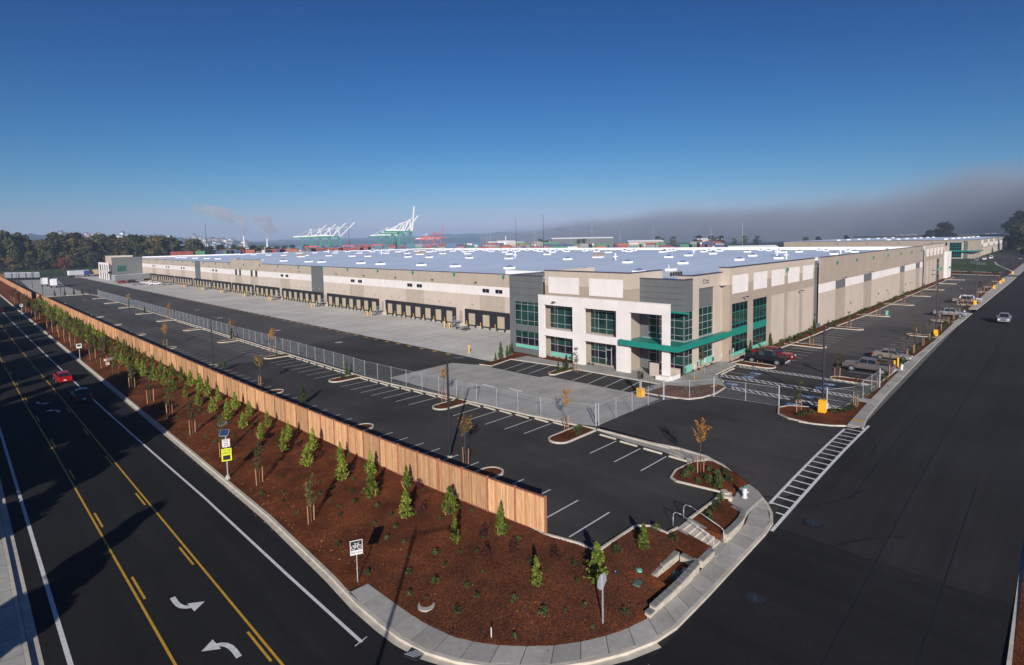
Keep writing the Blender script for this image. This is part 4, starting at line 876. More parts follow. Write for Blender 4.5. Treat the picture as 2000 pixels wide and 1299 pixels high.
# beige tower D with grey inset and emblem
YD = 35.7
q = MB(); x0, x1, a, b = 70.6,79.7,72.4,77.2
q.box(x0,a,YD,YD+.4,.1,13.13,W_BEIGE); q.box(b,x1,YD,YD+.4,.1,13.13,W_BEIGE); q.box(a,b,YD,YD+.4,11.35,13.13,W_BEIGE); q.box(a,b,YD,YD+.4,.1,.4,W_BEIGE)
q.box(x0-.05,x1+.05,YD-.05,YD+.5,13.13,13.27,COPING); q.box(x0,x0+.3,YD+.4,38,8.5,13.13,W_BEIGE); q.box(x0-.05,x0+.35,YD+.4,38,13.13,13.27,COPING); q.box(x1-.3,x1,YD+.4,38,11,13.13,W_BEIGE); P(q, 'wall')
q = MB(); q.box(a,b,YD+.25,YD+.4,8.6,11.35,W_GREY); q.box(a,b,YD+.15,YD+.4,4.0,4.6,ALU); P(q, 'wall_panel')
glazing_y(a,b,4.6,8.6,3,[(4.6,5.5,G_),(5.5,6.5,G_),(6.5,7.5,G_),(7.5,8.6,G_)],y=YD+.28,fr=ALU)
glazing_y(a,b,.4,4.0,3,[(.4,1.3,MINT),(1.3,2.2,G_),(2.2,3.1,G_),(3.1,4.0,K_)],y=YD+.28,fr=ALU)
q = MB(); cx_, cz_ = 73.9,12.2      # crescent emblem with two short rows of small grey lettering strokes
for i in range(10):
    t0, t1 = PI*.45+PI*.9*i/10, PI*.45+PI*.9*(i+1)/10
    w0, w1 = .17*math.sin(PI*i/10), .17*math.sin(PI*(i+1)/10)
    q.face([(cx_+.42*math.cos(t0),YD-.04,cz_+.42*math.sin(t0)),(cx_+.42*math.cos(t1),YD-.04,cz_+.42*math.sin(t1)),(cx_+(.42-w1)*math.cos(t1),YD-.04,cz_+(.42-w1)*math.sin(t1)),(cx_+(.42-w0)*math.cos(t0),YD-.04,cz_+(.42-w0)*math.sin(t0))][::-1], COPING)
q.face([(cx_,YD-.04,cz_+.38),(cx_+.12,YD-.04,cz_+.1),(cx_+.42,YD-.04,cz_+.05),(cx_+.3,YD-.04,cz_+.3)], BLUE_PAINT); q.face([(cx_-.1,YD-.04,cz_-.38),(cx_+.3,YD-.04,cz_-.3),(cx_+.42,YD-.04,cz_-.08),(cx_+.1,YD-.04,cz_-.1)], TEAL)
for r_, zz in enumerate((.12,-.18)):
    for k in range(5): q.box(cx_+.62+.17*k,cx_+.74+.17*k,YD-.03,YD-.001,cz_+zz-.09,cz_+zz+.1,W_GREY)
P(q, 'emblem')
# canopy
q = MB(); q.box(63.6,63.75,34.1,42.9,4.0,4.75,TEAL); q.box(63.75,79.6,34.1,34.25,4.0,4.75,TEAL) 
for k in range(16): q.box(63.75+.3*k,63.75+.3*k+.07,34.25,42.7,4.3,4.45,TEAL)
for k in range(30): q.box(68.4+.38*k,68.4+.38*k+.07,34.25,YD-.06,4.3,4.45,TEAL)
q.box(63.75,68.3,34.25,42.7,4.47,4.5,TEAL); q.box(68.3,79.6,34.25,35.6,4.47,4.5,TEAL); q.box(63.75,68.2,42.7,42.85,4.0,4.75,TEAL); P(q, 'canopy')
q = MB(); q.hexa([(66.6,35.0,8.5),(68.3,35.0,8.2),(68.3,38.5,8.2),(66.6,38.5,8.5),(66.6,35.0,8.75),(68.3,35.0,8.45),(68.3,38.5,8.45),(66.6,38.5,8.75)], TEAL); P(q, 'upper_canopy')
q = MB(); q.box(63.5,64.19,35.4,37.2,.1,.7,W_WHITE); q.box(64.2,66.3,35.2,35.65,.1,.7,W_WHITE); q.box(66.2,66.5,35.3,36.9,.1,1.3,W_BEIGE); P(q, 'planter_wall')
q = MB(); q.box(64.9,65.1,37.6,38.9,.15,1.9,W_BEIGE); mark(q.build('sign_slab'), 'small beige concrete sign slab standing under the office canopy', 'sign slab')
q = MB(); q.box(XF-.75,XF-.35,54.4,54.8,9.05,9.15,DARKM); q.tube((XF,54.4,8.85),(XF-.4,54.6,9.1),.03,DARKM,n=4); P(q, 'wall_lamp')
q = MB(); q.box(XB+.4,78.2,YC+.6,65,.05,.1,CONC); P(q, 'floor_slab')
# --- far office end
q = MB(); q.box(65,78.6,375,375.3,0,12.76,W_GREY); q.box(64.95,78.65,374.95,375.35,12.76,12.9,COPING); q.box(65,65.3,375.3,383,0,12.76,W_GREY); q.box(65.3,78,375.3,396,12.4,12.5,ROOFW)
q.box(64.6,64.9,381,396,8.5,13.6,W_BEIGE); q.box(64.9,78,395.7,396,0,13.6,W_BEIGE); P(q, 'wall')
glazing_y(66.3,70.6,4.9,8.2,4,[(4.9,5.6,G_),(5.6,7.1,G_),(7.1,8.2,G_)],y=374.98); glazing_y(66.3,70.6,.8,3.5,4,[(.8,3.5,G_)],y=374.98)
q = MB(); q.box(63.4,63.8,383,411,8.5,9.8,W_WHITE); q.box(63.4,63.8,383,411,3.7,4.8,W_WHITE)
for yy in (383,389.3,395.6,402,409.5): q.box(63.4,63.8,yy,yy+1.5,0,8.5,W_WHITE)
q.box(64.6,65.1,383,411,0,8.5,DGLASS); P(q, 'portal_frame')
# ================================================================== VEGETATION
def rnd_dir(r):
    z = r.uniform(-1,1); a = r.uniform(0,2*PI); s = math.sqrt(1-z*z); return Vector((s*math.cos(a), s*math.sin(a), z))
def leaf(mb, p, s, r, m, up=.3, asp=.55):
    n = rnd_dir(r); n.z = n.z*.7+up; n.normalize(); t = n.orthogonal().normalized(); t.rotate(Matrix.Rotation(r.uniform(0,2*PI), 3, n)); b = n.cross(t)
    t = t*s; b = b*s*asp; mb.face([p-t, p+b*.9, p+t, p-b*.9], m)
def conifer_mesh(seed, H=1.75, W=.50, n=900, m=L_CON, ls=1.0):
    """feathery cone of upright sprays leaving from a leader"""
    r = random.Random(seed); q = MB()
    nb = 105
    for i in range(nb):
        h = .1+(H-.15)*(i/nb)**1.05; rad = W*(1-(h/H)**1.5)*r.uniform(.6,1.12)*(0.75 if h < .25 else 1); a = r.uniform(0,2*PI)+i*2.4
        tip = Vector((math.cos(a)*rad, math.sin(a)*rad, h+r.uniform(.02,.2))); base = Vector((0,0,max(.05,h-.12)))
        for k in range(12):
            t = r.uniform(.35,1.05); p = base.lerp(tip, t)+Vector((r.gauss(0,.028), r.gauss(0,.028), r.gauss(0,.03))); leaf(q, p, r.uniform(.05,.095)*ls, r, m, .15, .62)
    for k in range(20): leaf(q, Vector((r.gauss(0,.02), r.gauss(0,.02), H-.1+r.uniform(0,.25))), .05, r, m)
    return q
def shrub_mesh(seed, rad=.22, n=110, m=L_SHR, h=.28, ls=.05):
    r = random.Random(seed); q = MB()
    for k in range(n):
        dv = rnd_dir(r); dv.z = abs(dv.z); p = Vector((dv.x*rad*r.uniform(.4,1.1), dv.y*rad*r.uniform(.4,1.1), dv.z*h*r.uniform(.4,1.1)+.02)); leaf(q, p, r.uniform(.7,1.3)*ls, r, m)
    return q
def young_tree(seed, H=3.0, cw=.34, m=L_TREE, n=420, low=.33, yellow=0.0, m2=None, bare=0.0):
    r = random.Random(seed); tr = MB(); q = MB()
    x = y = 0; pts = [(0,0,-.15)]
    for i in range(1,7): x += r.gauss(0,.02); y += r.gauss(0,.02); pts.append((x,y,H*i/6*.95))
    for i, (a, b) in enumerate(zip(pts, pts[1:])): tr.tube(a, b, .028*(1-i/7)+.006, BARK, .028*(1-(i+1)/7)+.006, n=5)
    for i in range(26):
        h = H*r.uniform(low,.95); a = r.uniform(0,2*PI); L = cw*r.uniform(.5,1.2)*(1-.5*abs(h/H-.6)); p0 = Vector((0,0,h)); p1 = p0+Vector((math.cos(a)*L, math.sin(a)*L, L*r.uniform(.7,1.5)))
        tr.tube(p0, p1, .008, TWIG, .003, n=3, cap=False)
        for k in range(int(n/26)):
            if r.random() < bare: continue
            p = p0.lerp(p1, r.uniform(.25,1.1))+Vector((r.gauss(0,.05), r.gauss(0,.05), r.gauss(0,.05))); mm = m2 if (m2 and r.random() < yellow*(.3+1.2*(h/H))) else m
            leaf(q, p, r.uniform(.05,.085), r, mm)
    return tr, q
def stakes_mesh():
    q = MB(); q.obox((0,-.32,.6),(.055,.055,1.45),STAKE,rx=.03); return one_mesh(q, 'stake')
ST = stakes_mesh()
def staked_proto(name, label, seed, group=None, stakes=2, cat='tree', **k):
    t = thing(name, label, cat, (0,0,-200), group); tr, q = young_tree(seed, **k)
    o = tr.build('trunk', t, local=True); o = q.build('crown', t, local=True)
    for i in range(stakes):
        s = bpy.data.objects.new('stake', ST); C.objects.link(s); s.parent = t; s.rotation_euler = (0,0,(PI*i if stakes > 1 else 2.2))
        if stakes == 1: s.rotation_euler = (.0,.35,2.2)
    return t
used = set()
def place(proto, loc, rz, label, group=None, sc=None):
    if proto.name not in used:
        used.add(proto.name); proto.location = loc; proto.rotation_euler = (0,0,rz)
        if sc is not None: proto.scale = sc if isinstance(sc, tuple) else (sc,)*3
        proto['label'] = label
        if group: proto['group'] = group
        elif 'group' in proto: del proto['group']
        return proto
    return dup(proto, loc, rz, label, group, sc)
def mesh_proto(q, name, cat):
    o = q.build(name); o.location = (0,0,-200); mark(o, 'x', cat); return o
# conifers (with one leaning stake each)
cons = []
for s in range(5):
    t = thing('conifer', 'x', 'conifer', (0,0,-200)); conifer_mesh(40+s, 1.75+.12*(s % 3), .58+.05*(s % 2), ls=.88).build('foliage', t, local=True)
    q = MB(); q.obox((.16,-.3,.3),(.045,.045,.95),STAKE,rx=.5,ry=-.15); q.build('stake', t, local=True)
    q = MB(); q.tube((0,0,-.1),(0,0,1.2),.03,BARK,.01,n=5,cap=False); q.build('trunk', t, local=True); cons.append(t)
A = [(24.03,17.69),(23.5,24.73),(23.0,29.22),(23.2,34.59),(22.75,38.9),(22.5,43.4),(22.1,47.6),(21.8,52.0),(21.9,57.2),(22.0,62.4),(21.9,66.4),(21.7,71.3),(21.6,75),(21.8,78.3),(21.7,82.1),(21.7,86),(21.6,90.2),(21.4,95.6),(21.3,100),(21.2,104.4)]
while A[-1][1] < 245: A.append((21.0+R.uniform(-.2,.2), A[-1][1]+4.6+R.uniform(-.3,.3)))
B = [(21.56,19.94),(21.21,26.49),(20.89,31.37),(20.9,35.83),(20.9,40.12),(20.4,45.18),(20.48,50.0),(20.33,54.94),(20.3,59.5),(20.2,63.7),(19.95,67.8),(19.8,72.2),(19.7,77.1),(19.6,81.8),(19.8,86.3),(19.5,90.6),(19.1,95.3),(18.95,98.3),(18.9,103)]
while B[-1][1] < 250: B.append((18.8+R.uniform(-.2,.2), B[-1][1]+4.6+R.uniform(-.3,.3)))
def cplace(x, y, lab, i, grp):
    sc = R.uniform(.86,1.14) if y < 60 else R.uniform(.9,1.3)
    wx_ = R.uniform(.72,1.1); sc = (sc*wx_, sc*wx_, sc)
    place(cons[i % 5], (x,y,zbed(x,y)-.03), R.uniform(0,6.28), lab, grp, sc)
cplace(28.22,17.33,'light green conifer standing alone in the mulch near the top of the stairs',0,None)
for i, (x, y) in enumerate(A):
    lab = 'light green conifer just behind the round stop sign' if i == 0 else '%s light green conifer along the foot of the cedar fence from its street end' % nth(i-1)
    cplace(x, y, lab, i+1, 'conifers along the foot of the fence')
for i, (x, y) in enumerate(B):
    cplace(x, y, '%s light green conifer in the outer row down the bank from the street corner' % nth(i), i+3, 'conifers in the outer row on the bank')
# staked young trees on the bank
stk = [staked_proto('young_tree', 'x', 60+s, H=3.2+.3*s, n=520, cw=.36) for s in range(3)]
ys_ = [36.52,45.64,54.3,63.1,71.5,80,89.7,100,109.1,119,128.3,138,146,153.8,164,173.6,183.6,199,208,216.5,226,238,252,266,280]
for i, y in enumerate(ys_):
    x = 16.6 if y < 130 else 16.3; sc = 1 if y < 60 else 1.15+.003*min(100, y-60)
    place(stk[i % 3], (x,y,zbed(x,y)), 1.9+R.uniform(-.3,.3), '%s slender staked tree in the row beside the road kerb' % nth(i), 'staked trees beside the road kerb', sc)
# purple shrubs
pur = [mesh_proto(shrub_mesh(80+s, .36, 260, L_RED, .72, .05), 'purple_shrub', 'shrub') for s in range(2)]
for i, (x, y) in enumerate([(22.74,25.51),(21.44,23.86),(22.78,22.91),(23.94,20.59),(23.8,33.9),(22.0,31.0),(22.1,36.9),(22.2,41.2),(21.6,45.6),(21.5,49.6)]):
    place(pur[i % 2], (x,y,zbed(x,y)), R.uniform(0,6), ['dark purple shrub between the first two fence side conifers','dark purple shrub down the bank from the fence end, left of the second outer conifer','dark purple shrub directly below the last fence post','dark purple shrub beyond the fence end near the parking kerb'][i] if i < 4 else 'dark purple shrub tucked between conifers along the bank', None if i < 4 else 'purple shrubs between the conifers')
# small seedlings dotted over the bark
sdl = [mesh_proto(shrub_mesh(90+s, .13+.02*s, 80, L_SHR, .2, .04), 'seedling', 'shrub') for s in range(4)]
pts = []
def far_enough(x, y, dmin, L): return all((x-a)**2+(y-b)**2 > dmin*dmin for a, b in L)
obst = A+B
tries = 0
while len(pts) < 200 and tries < 9000:
    tries += 1; y = 15+ (R.random()**1.7)*120; x = R.uniform(15.9,24.3)
    if y < 28 : x = R.uniform(16.5,30)
    if x > xf(max(22.5,y))-.5 and y > 21: continue
    if polyd((x,y), SI[1:11]+WALL_LINE) < .5 or (y < 16.4 and x > 24) or (y < 21.5 and x > 24.8 and y > 18.6) or y < 15.2: continue
    if x > 29.6 and y < 16: continue
    if y < 20 and (x-15.9)**2+(y-15.2)**2 < 14: continue
    if not (y < 21 or x < 24.6): continue
    # inside the corner: keep to the inner side of the sidewalk arc
    ok = True
    for a, b in zip(SI[1:10], SI[2:11]):
        if (b[0]-a[0])*(y-a[1])-(b[1]-a[1])*(x-a[0]) < 0.35: ok = False
    if not ok: continue
    if far_enough(x, y, 1.0, pts) and far_enough(x, y, .6, obst): pts.append((x,y))
for i, (x, y) in enumerate(pts): place(sdl[i % 4], (x,y,zbed(x,y)-.01), R.uniform(0,6), 'tiny green seedling shrub dotted in the brown bark mulch', 'seedling shrubs in the bark mulch', R.uniform(.7,1.5))
# fallen leaves
q = MB(); r = random.Random(5)
for i in range(1500):
    y = 18+(r.random()**1.5)*120; x = 15.3+abs(r.gauss(0,1.6))
    if y < 28: continue
    z = zbed(x,y)+.03; leaf(q, Vector((x,y,z)), r.uniform(.03,.06), r, L_YEL if i % 3 else STAKE, 1.5, .7)
for i in range(120):
    a = r.uniform(15.5,29); b = r.uniform(16,26)
    leaf(q, Vector((a,b,zbed(a,b)+.03)), r.uniform(.03,.055), r, L_YEL, 1.5, .7) if polyd((a,b),SI)>.6 and a > 17.5 and a < 24 else None
for i in range(900):
    y = 16+r.random()*110; x = 14.72-r.random()*.25
    if y < 23: continue
    leaf(q, Vector((x,y,-1.08)), r.uniform(.025,.05), r, STAKE if i % 2 else L_RED, 2.5, .7)
mark(q.build('fallen_leaves'), 'brown and yellow fallen leaves strewn along the kerb', 'fallen leaves', kind='stuff')
# bark chips giving the nearest mulch some relief
q = MB(); CHIP = M('bark_chip', (.125,.042,.018), .95, obj_random=0, var=.4, scale=9)
CHIP2 = M('dark_bark_chip', (.045,.018,.011), .95)
n = 0
while n < 26000:
    x = r.uniform(15.6,30.5); y = 14.9+abs(r.gauss(0,9))
    if y > 45: continue
    if y > 22 and x > xf(y)-.1: continue
    if y < 22 and (x > 25.8 and y > 18.9): continue
    ok = True
    for a, b in zip(SI[1:10], SI[2:11]):
        if (b[0]-a[0])*(y-a[1])-(b[1]-a[1])*(x-a[0]) < 0.05: ok = False; break
    if x > 24.2 and y < 15.95: ok = ok and x < 26
    if not ok: continue
    n += 1; a = r.uniform(0,PI); s = r.uniform(.02,.06); w_ = s*.35; z = zbed(x,y)+r.uniform(.012,.035); c_, s_ = math.cos(a), math.sin(a); dz = r.uniform(-.015,.02)
    q.face([(x-c_*s-s_*w_,y-s_*s+c_*w_,z-dz),(x-c_*s+s_*w_,y-s_*s-c_*w_,z-dz),(x+c_*s+s_*w_,y+s_*s-c_*w_,z+dz),(x+c_*s-s_*w_,y+s_*s+c_*w_,z+dz)], CHIP if n % 3 else CHIP2)
mark(q.build('bark_chips'), 'loose bark chips over the planted bank', 'bark', kind='stuff')
# ------------------------------------------------------------------ island and lot planting
yt = [staked_proto('autumn_tree', 'x', 120+s, H=3.8, m=L_TREE, m2=L_YEL, yellow=1.1 if s < 2 else .35, n=520, low=.6, cw=.62, bare=.1) for s in range(3)]
for i, (x, y, s, lab) in enumerate([(40.4,19.7,0,'yellow topped young tree with three stakes in the bed beside the hydrant'),(41.4,34.0,0,'yellow topped young tree in the island by the mesh gate post'),(39.5,50.7,2,'almost bare young tree in the island behind the tall near lamp post'),(29.3,34.9,2,'olive leaved staked tree in the fence side island near the lamp shadow'),(27.8,74.6,2,'thin olive leaved tree in a fence side island in the middle of the lot'),(37.9,95.5,1,'yellow young tree by the mesh fence in the middle of the truck yard fence'),(27.4,118,1,'small yellow topped tree in a shaded fence side island'),(38.4,160,1,'small yellow tree in a distant island along the mesh fence'),(38.2,204,1,'distant yellow tree near the far end of the mesh fence'),(38.5,116,1,'faint yellow tree behind the mesh fence islands')]):
    place(yt[s], (x,y,.08), R.uniform(0,6), lab, None, .95 if i else 1.0)
ar = []
for s in range(3):
    t = thing('arborvitae', 'x', 'conifer', (0,0,-200)); q = conifer_mesh(140+s, 1.9, .34, m=L_SHR); q.build('foliage', t, local=True); ar.append(t)
AR = [(38.3,70.9,'dark narrow conifer in the island beside the painted bays by the mesh fence',.95),(38.4,116,'dark narrow conifer in the second island up the mesh fence',1.1),(37.6,181,'dark narrow conifer in a far island by the mesh fence',1),(27.9,62,'green conifer tip showing above the cedar fence in the car park',1.15),(27.9,88,'small green conifer behind the cedar fence by the second lamp',.9),(80.4,36.0,'bushy green conifer at the foot of the tan pier beside the canopy',1.15),(95.1,34.3,'green conifer under the second tall window pair',1.1),(85.3,33.7,'green conifer between the two tall window pairs',1.25),(117.8,34.3,'narrow conifer against the grey recess in the long wall',1.0),(59.3,61.6,'tall thin conifer at the end of the office bed next to the truck yard',1.35),(61.3,62.2,'second thin conifer in the office bed next to the truck yard',.9),(57.6,61.0,'bushy dwarf conifer at the tip of the office bed',.7),(62.6,62.9,'third thin conifer in the office bed next to the grey block',.85),(63.9,63.7,'fourth conifer in the office bed touching the grey block',.85),(60.3,49.4,'thin conifer in the island in front of the office windows',1.1),(58.9,49.7,'short conifer in the island in front of the office windows',.7)]
for i, (x, y, lab, s) in enumerate(AR): place(ar[i % 3], (x,y,.08), R.uniform(0,6), lab, None, s)
for i, (x, y) in enumerate([(28.3,276.6),(31.4,276.6),(34.2,276.6),(36.8,276.6),(39.2,276.6)]): place(ar[i % 3], (x,y,.05), 0, '%s small dark conifer in the row between the far car park and the trailer pad' % nth(i), 'conifers before the trailer pad', 1.2)
gs_ = [mesh_proto(shrub_mesh(160+s, .3, 200, L_SHR, .42, .055), 'low_shrub', 'shrub') for s in range(3)]
sp = [(39.3,18.5),(39.9,18.0),(40.5,17.5),(38.9,17.6),(40.9,18.6),(41.6,18.2),(39.0,20.2),(40.2,20.4),(41.3,19.4),(38.6,19.0),(39.8,19.2),(34.0,15.9),(34.6,16.3),(35.4,16.4),(36.2,16.5),(37.2,16.7),(41.6,32.9),(42.1,32.4),(40.9,32.2),(42.4,33.1),(39.4,49.6),(40.2,49.3),(38.6,48.5),(60.0,18.7),(61.1,18.6),(61.9,18.1),(62.9,17.4),(63.6,16.6),(64.4,15.9),(65.6,15.7),(60.2,30.6),(61.0,31.6),(59.6,31.4),(62.2,30.7),(60.8,29.9),(58.6,49.3),(60.0,49.9),(57.9,49.1),(61.0,49.0),(37.8,69.0),(36.9,69.5),(38.4,91.6),(37.3,91.9),(30.5,17.8),(30.3,16.5),(29.2,18.1),(26.8,18.3)]
zsp = lambda x, y: zbed(x,y) if x < 31 else .06 if not (33 < x < 38 and y < 17) else -.05
for i, (x, y) in enumerate(sp): place(gs_[i % 3], (x,y,zsp(x,y)), R.uniform(0,6), '%s low dark shrub in %s' % (nth(i), 'the kerbed bed beside the hydrant' if i < 16 else 'a kerbed island along the mesh fence' if i < 23 or 38 < i < 43 else 'the bed round the yellow lamp guard' if i < 30 else 'the mound bed behind the mesh gates' if i < 35 else 'the small island before the office' if i < 39 else 'the mulch beside the stairs'), 'low shrubs in the kerbed islands', R.uniform(.8,1.3))
# shrubs against the long wall and the office front
wallsh = [(x, 33.9+R.uniform(-.5,.3)) for x in [87,89,91,93.5,97,100,102,104,106.5,108.5,110.5,113,115.5,124,126.5,129,131,133.5,136,139,142,147,150,153,156,160,165,169,174,178,183,188,193,199,204,210,215,220,226]]
for i, (x, y) in enumerate(wallsh): place(gs_[i % 3], (x, y if x < 120 else y-.4, .07), R.uniform(0,6), '%s low green shrub along the foot of the long wall from the office' % nth(i), 'shrubs along the long wall', R.uniform(1.3,2.1))
for i, (x, y) in enumerate([(65,57),(65,55.8),(65,54.6),(65,53.4),(65,52.2),(64.0,59.2),(64,58.5),(65,49),(65,48.3),(65.0,40.6),(66.8,39.7),(68,35.75),(70.5,35.5),(72,35.5),(74,35.5),(76,35.5)]): place(gs_[i % 3], (x,y,.15), R.uniform(0,6), '%s low bush in the narrow beds at the foot of the office' % nth(i), 'low bushes at the office front', .75)
for i in range(46):
    x = 66+i*2.4+R.uniform(-.5,.5); y = swy(x)[1]+R.uniform(.55,1.0)
    if 161 < x < 172: continue
    place(gs_[i % 3], (x,y,.07), R.uniform(0,6), '%s low shrub in the strip beside the sidewalk from the ladder crossing' % nth(i), 'shrubs in the sidewalk strip', R.uniform(.9,1.7))
stt = [staked_proto('street_tree', 'x', 180+s, H=3.6, m=L_TREE, m2=L_RED, yellow=.45, n=260, low=.4, cw=.32, bare=.3) for s in range(3)]
SX = [67.03,77.83,85.31,91.24,98.14,103.1,110.84,116.8,123.5,130,139.94,148.5,158.24,175,183,190.8,200,210,220,231,242,253,266,280]
for i, x in enumerate(SX): place(stt[i % 3], (x, swy(x)[1]+.55, .06), 1.57+R.uniform(-.3,.3), '%s thin staked tree along the sidewalk from the ladder crossing' % nth(i), 'staked street trees along the sidewalk')
lt = [staked_proto('lot_tree', 'x', 200+s, H=3.4, m=L_TREE, n=420, low=.35, cw=.34) for s in range(2)]
for i, (x, y, lab) in enumerate([(61.4,19.2,'green staked tree in the lamp post bed at the driveway'),(79.3,20.3,'reddish green tree in the island by the grey pickup'),(82.4,31.2,'staked tree in the island beside the black pickup'),(100,29.5,'tree with two stakes in the second wall side island'),(122.8,29.6,'tree with two stakes in the third wall side island'),(146,29.5,'slender tree in the wall side island by the white drive marker'),(121.9,18.9,'slender tree in the street side island beyond the tan sedan'),(145,18.6,'slender tree in the street side island before the side drive'),(172,29.3,'slender tree in a far wall side island'),(198,29.3,'slender tree near the grey recess far up the wall'),(222.5,29.3,'slender tree in the last wall side island'),(220.6,18.4,'slender tree in a far street side island'),(180.5,18.4,'slender tree in the island just past the side drive'),(73.1,35.5,'slim staked tree in front of the grey inset windows'),(60.6,47.9,'staked young tree in the island before the office windows')]): place(lt[i % 2], (x,y,.08), R.uniform(0,6), lab)
# ------------------------------------------------------------------ large trees
def big_tree_parts(seed, H, W, m, n=2600, ls=.55, shape='round', low=.12):
    r = random.Random(seed); tr = MB(); q = MB(); tr.tube((0,0,-1),(0,0,H*.55),H*.018,BARK,H*.008,n=7)
    cl = []
    for i in range(26):
        a = r.uniform(0,2*PI); t = r.uniform(low,.98)
        if shape == 'round': rad = W*math.sin(PI*min(1,(t*.85+.12)))**.6*r.uniform(.25,.9)
        elif shape == 'column': rad = W*(1-abs(t-.4))*r.uniform(.1,.7)
        else: rad = W*(1-t)*r.uniform(.3,1.0)
        c = Vector((math.cos(a)*rad, math.sin(a)*rad, H*t)); cl.append((c, W*r.uniform(.26,.46)*(1 if shape != 'cone' else (1.15-t))))
        tr.tube((0,0,H*t*.6),c,H*.006,BARK,H*.002,n=4,cap=False)
    for i in range(n):
        c, cr = cl[r.randrange(len(cl))]; dv = rnd_dir(r); rr = cr*(r.random()**.35); p = c+Vector((dv.x*rr, dv.y*rr, dv.z*rr*.8)); leaf(q, p, ls*r.uniform(.6,1.3), r, m, .35, .75)
    return tr, q
def big_proto(seed, name='tree', **k):
    t = thing(name, 'x', 'tree', (0,0,-400)); tr, q = big_tree_parts(seed, **k); tr.build('trunk', t, local=True); q.build('crown', t, local=True); return t
cast = [big_proto(300+s, H=14, W=4.8, m=L_BIG, n=6000, ls=.42, shape='cone', low=.08) for s in range(2)]+[big_proto(303, H=15, W=6, m=L_BIG, n=6000, ls=.48)]
casters = [(-13.7,24.5,14,0),(-15.5,37,15,1),(-12.5,46.5,15,2),(-14,54,16,0),(-17,49,17,1),(-12,62,14,2),(-12,69,15,1),(-18,64,18,2),(-17.5,75,16,1),(-14,86,15,0),(-18,97,17,2),(-13,110,15,1),(-17,122,16,2),(-13,136,17,0),(-15,143,18,1),(-16,150,18,2),(-13,166,18,1),(-16,183,19,2),(-13,200,18,0),(-15,220,20,2)]
for i, (x, y, h, s) in enumerate(casters): place(cast[s], (x,y,-1.15), R.uniform(0,6), '%s tall tree on the verge across the road, shading it' % nth(i), 'tall trees on the verge across the road', h/14.5)
L_BIG2 = LEAF('warm_forest_leaf', (.05,.048,.016), (.085,.062,.022), .18, .45)
farp = [big_proto(320, H=20, W=8.5, m=L_BIG2, n=2600, ls=.85, low=.05), big_proto(321, H=20, W=7.5, m=L_BIG, n=2600, ls=.8, low=.05), big_proto(322, H=20, W=6.5, m=L_BIG, n=2400, ls=.8, low=.05)]
pop = big_proto(325, name='poplar_tree', H=20, W=3.6, m=L_BIGY, n=2200, ls=.7, shape='column', low=.05)
map_ = big_proto(326, name='maple_tree', H=9, W=4.2, m=L_MAPLE, n=900, ls=.6, low=.15)
belt = []
for i, (px_, hz) in enumerate([(-8,30),(4,36),(14,33),(24,35),(34,33),(46,31),(54,27),(62,25),(70,31),(79,30),(86,31),(94,26),(101,28),(108,30),(117,29),(126,30),(133,29),(141,28),(150,30),(158,28),(166,27),(174,26),(183,24),(192,25)]):
    belt.append((px_, 665+R.uniform(-14,14), hz))
for i, (x, y, h) in enumerate(belt): place(farp[i % 3], (x,y,-.3), R.uniform(0,6), '%s tree of the tall dark belt beyond the yard, counted from the road side' % nth(i), 'tall belt of trees beyond the yard', h/20)
for i in range(16):
    x = -5+i*14+R.uniform(-3,3); place(farp[i % 3], (x, 640+R.uniform(-8,8), -.3), R.uniform(0,6), '%s low bushy tree in front of the tall belt' % nth(i), 'bushy trees before the tall belt', R.uniform(.55,.8))
for i, (x, y) in enumerate([(200,655),(212,660),(224,658),(236,668),(250,670),(262,676),(276,690),(290,700),(304,712)]): place(farp[i % 3], (x,y,-.3), R.uniform(0,6), 'round crowned tree in the lower belt behind the far office', 'lower tree belt behind the far office', .93-.02*i)
place(pop, (50,645,-.3), 0, 'tall yellow green poplar in front of the dark belt', None, 1.25); place(pop, (57,648,-.3), 1, 'narrower yellow green poplar beside the taller one', None, 1.1)
place(map_, (71,628,-.3), 0, 'round red maple in front of the tree belt', None, 1.15)
# ================================================================== LAMPS, SIGNS, SMALL THINGS
def lamp_post(label, x, y, h, rz, z=0.0, box=None, group=None):
    t = thing('parking_lamp', label, 'lamp post', (x,y,z), group, rz)
    q = MB(); q.tube((0,0,-.1),(0,0,.12),.2,KERB,n=14); q.build('lamp_base', t, local=True)
    q = MB(); q.tube((0,0,.1),(0,0,h),.115,DARKM,.085,n=8); q.build('pole', t, local=True)
    q = MB(); q.tube((0,0,h-.1),(.75,0,h+.05),.035,DARKM,n=6); q.build('arm', t, local=True)
    q = MB(); q.box(.65,1.45,-.2,.2,h-.02,h+.1,DARKM); q.build('lamp_head', t, local=True)
    if box:
        q = MB(); q.hexa([(-.32,-.32,.0),(.32,-.32,.0),(.32,.32,.0),(-.32,.32,.0),(-.28,-.28,1.25),(.28,-.28,1.25),(.28,.28,1.25),(-.28,.28,1.25)], YBOX); q.build('pole_guard', t, local=True)
        if box == 2: q = MB(); q.box(.02,.5,-.42,-.33,.35,.95,SIGNW); q.build('notice_plate', t, local=True)
    return t
lamp_post('tall black lamp post in the fence side island nearest to the stairs',29.25,36.95,8.65,-.75)
lamp_post('black lamp post behind the cedar fence at the seam of the older asphalt',27.4,91.35,7.3,-.75)
lamp_post('third black lamp post from the street behind the cedar fence',27.1,144.1,7.2,-.75)
for i, (x, y) in enumerate(((27,190),(27,238),(33.5,248),(30,275),(26,290),(27,340),(27,420))): lamp_post('%s black lamp post in the far part of the yard past the third one' % nth(i),x,y,7.5,-.75)
lamp_post('tall black lamp post rising from a yellow guard box in the driveway bed',66.6,18.4,8.4,-.5)
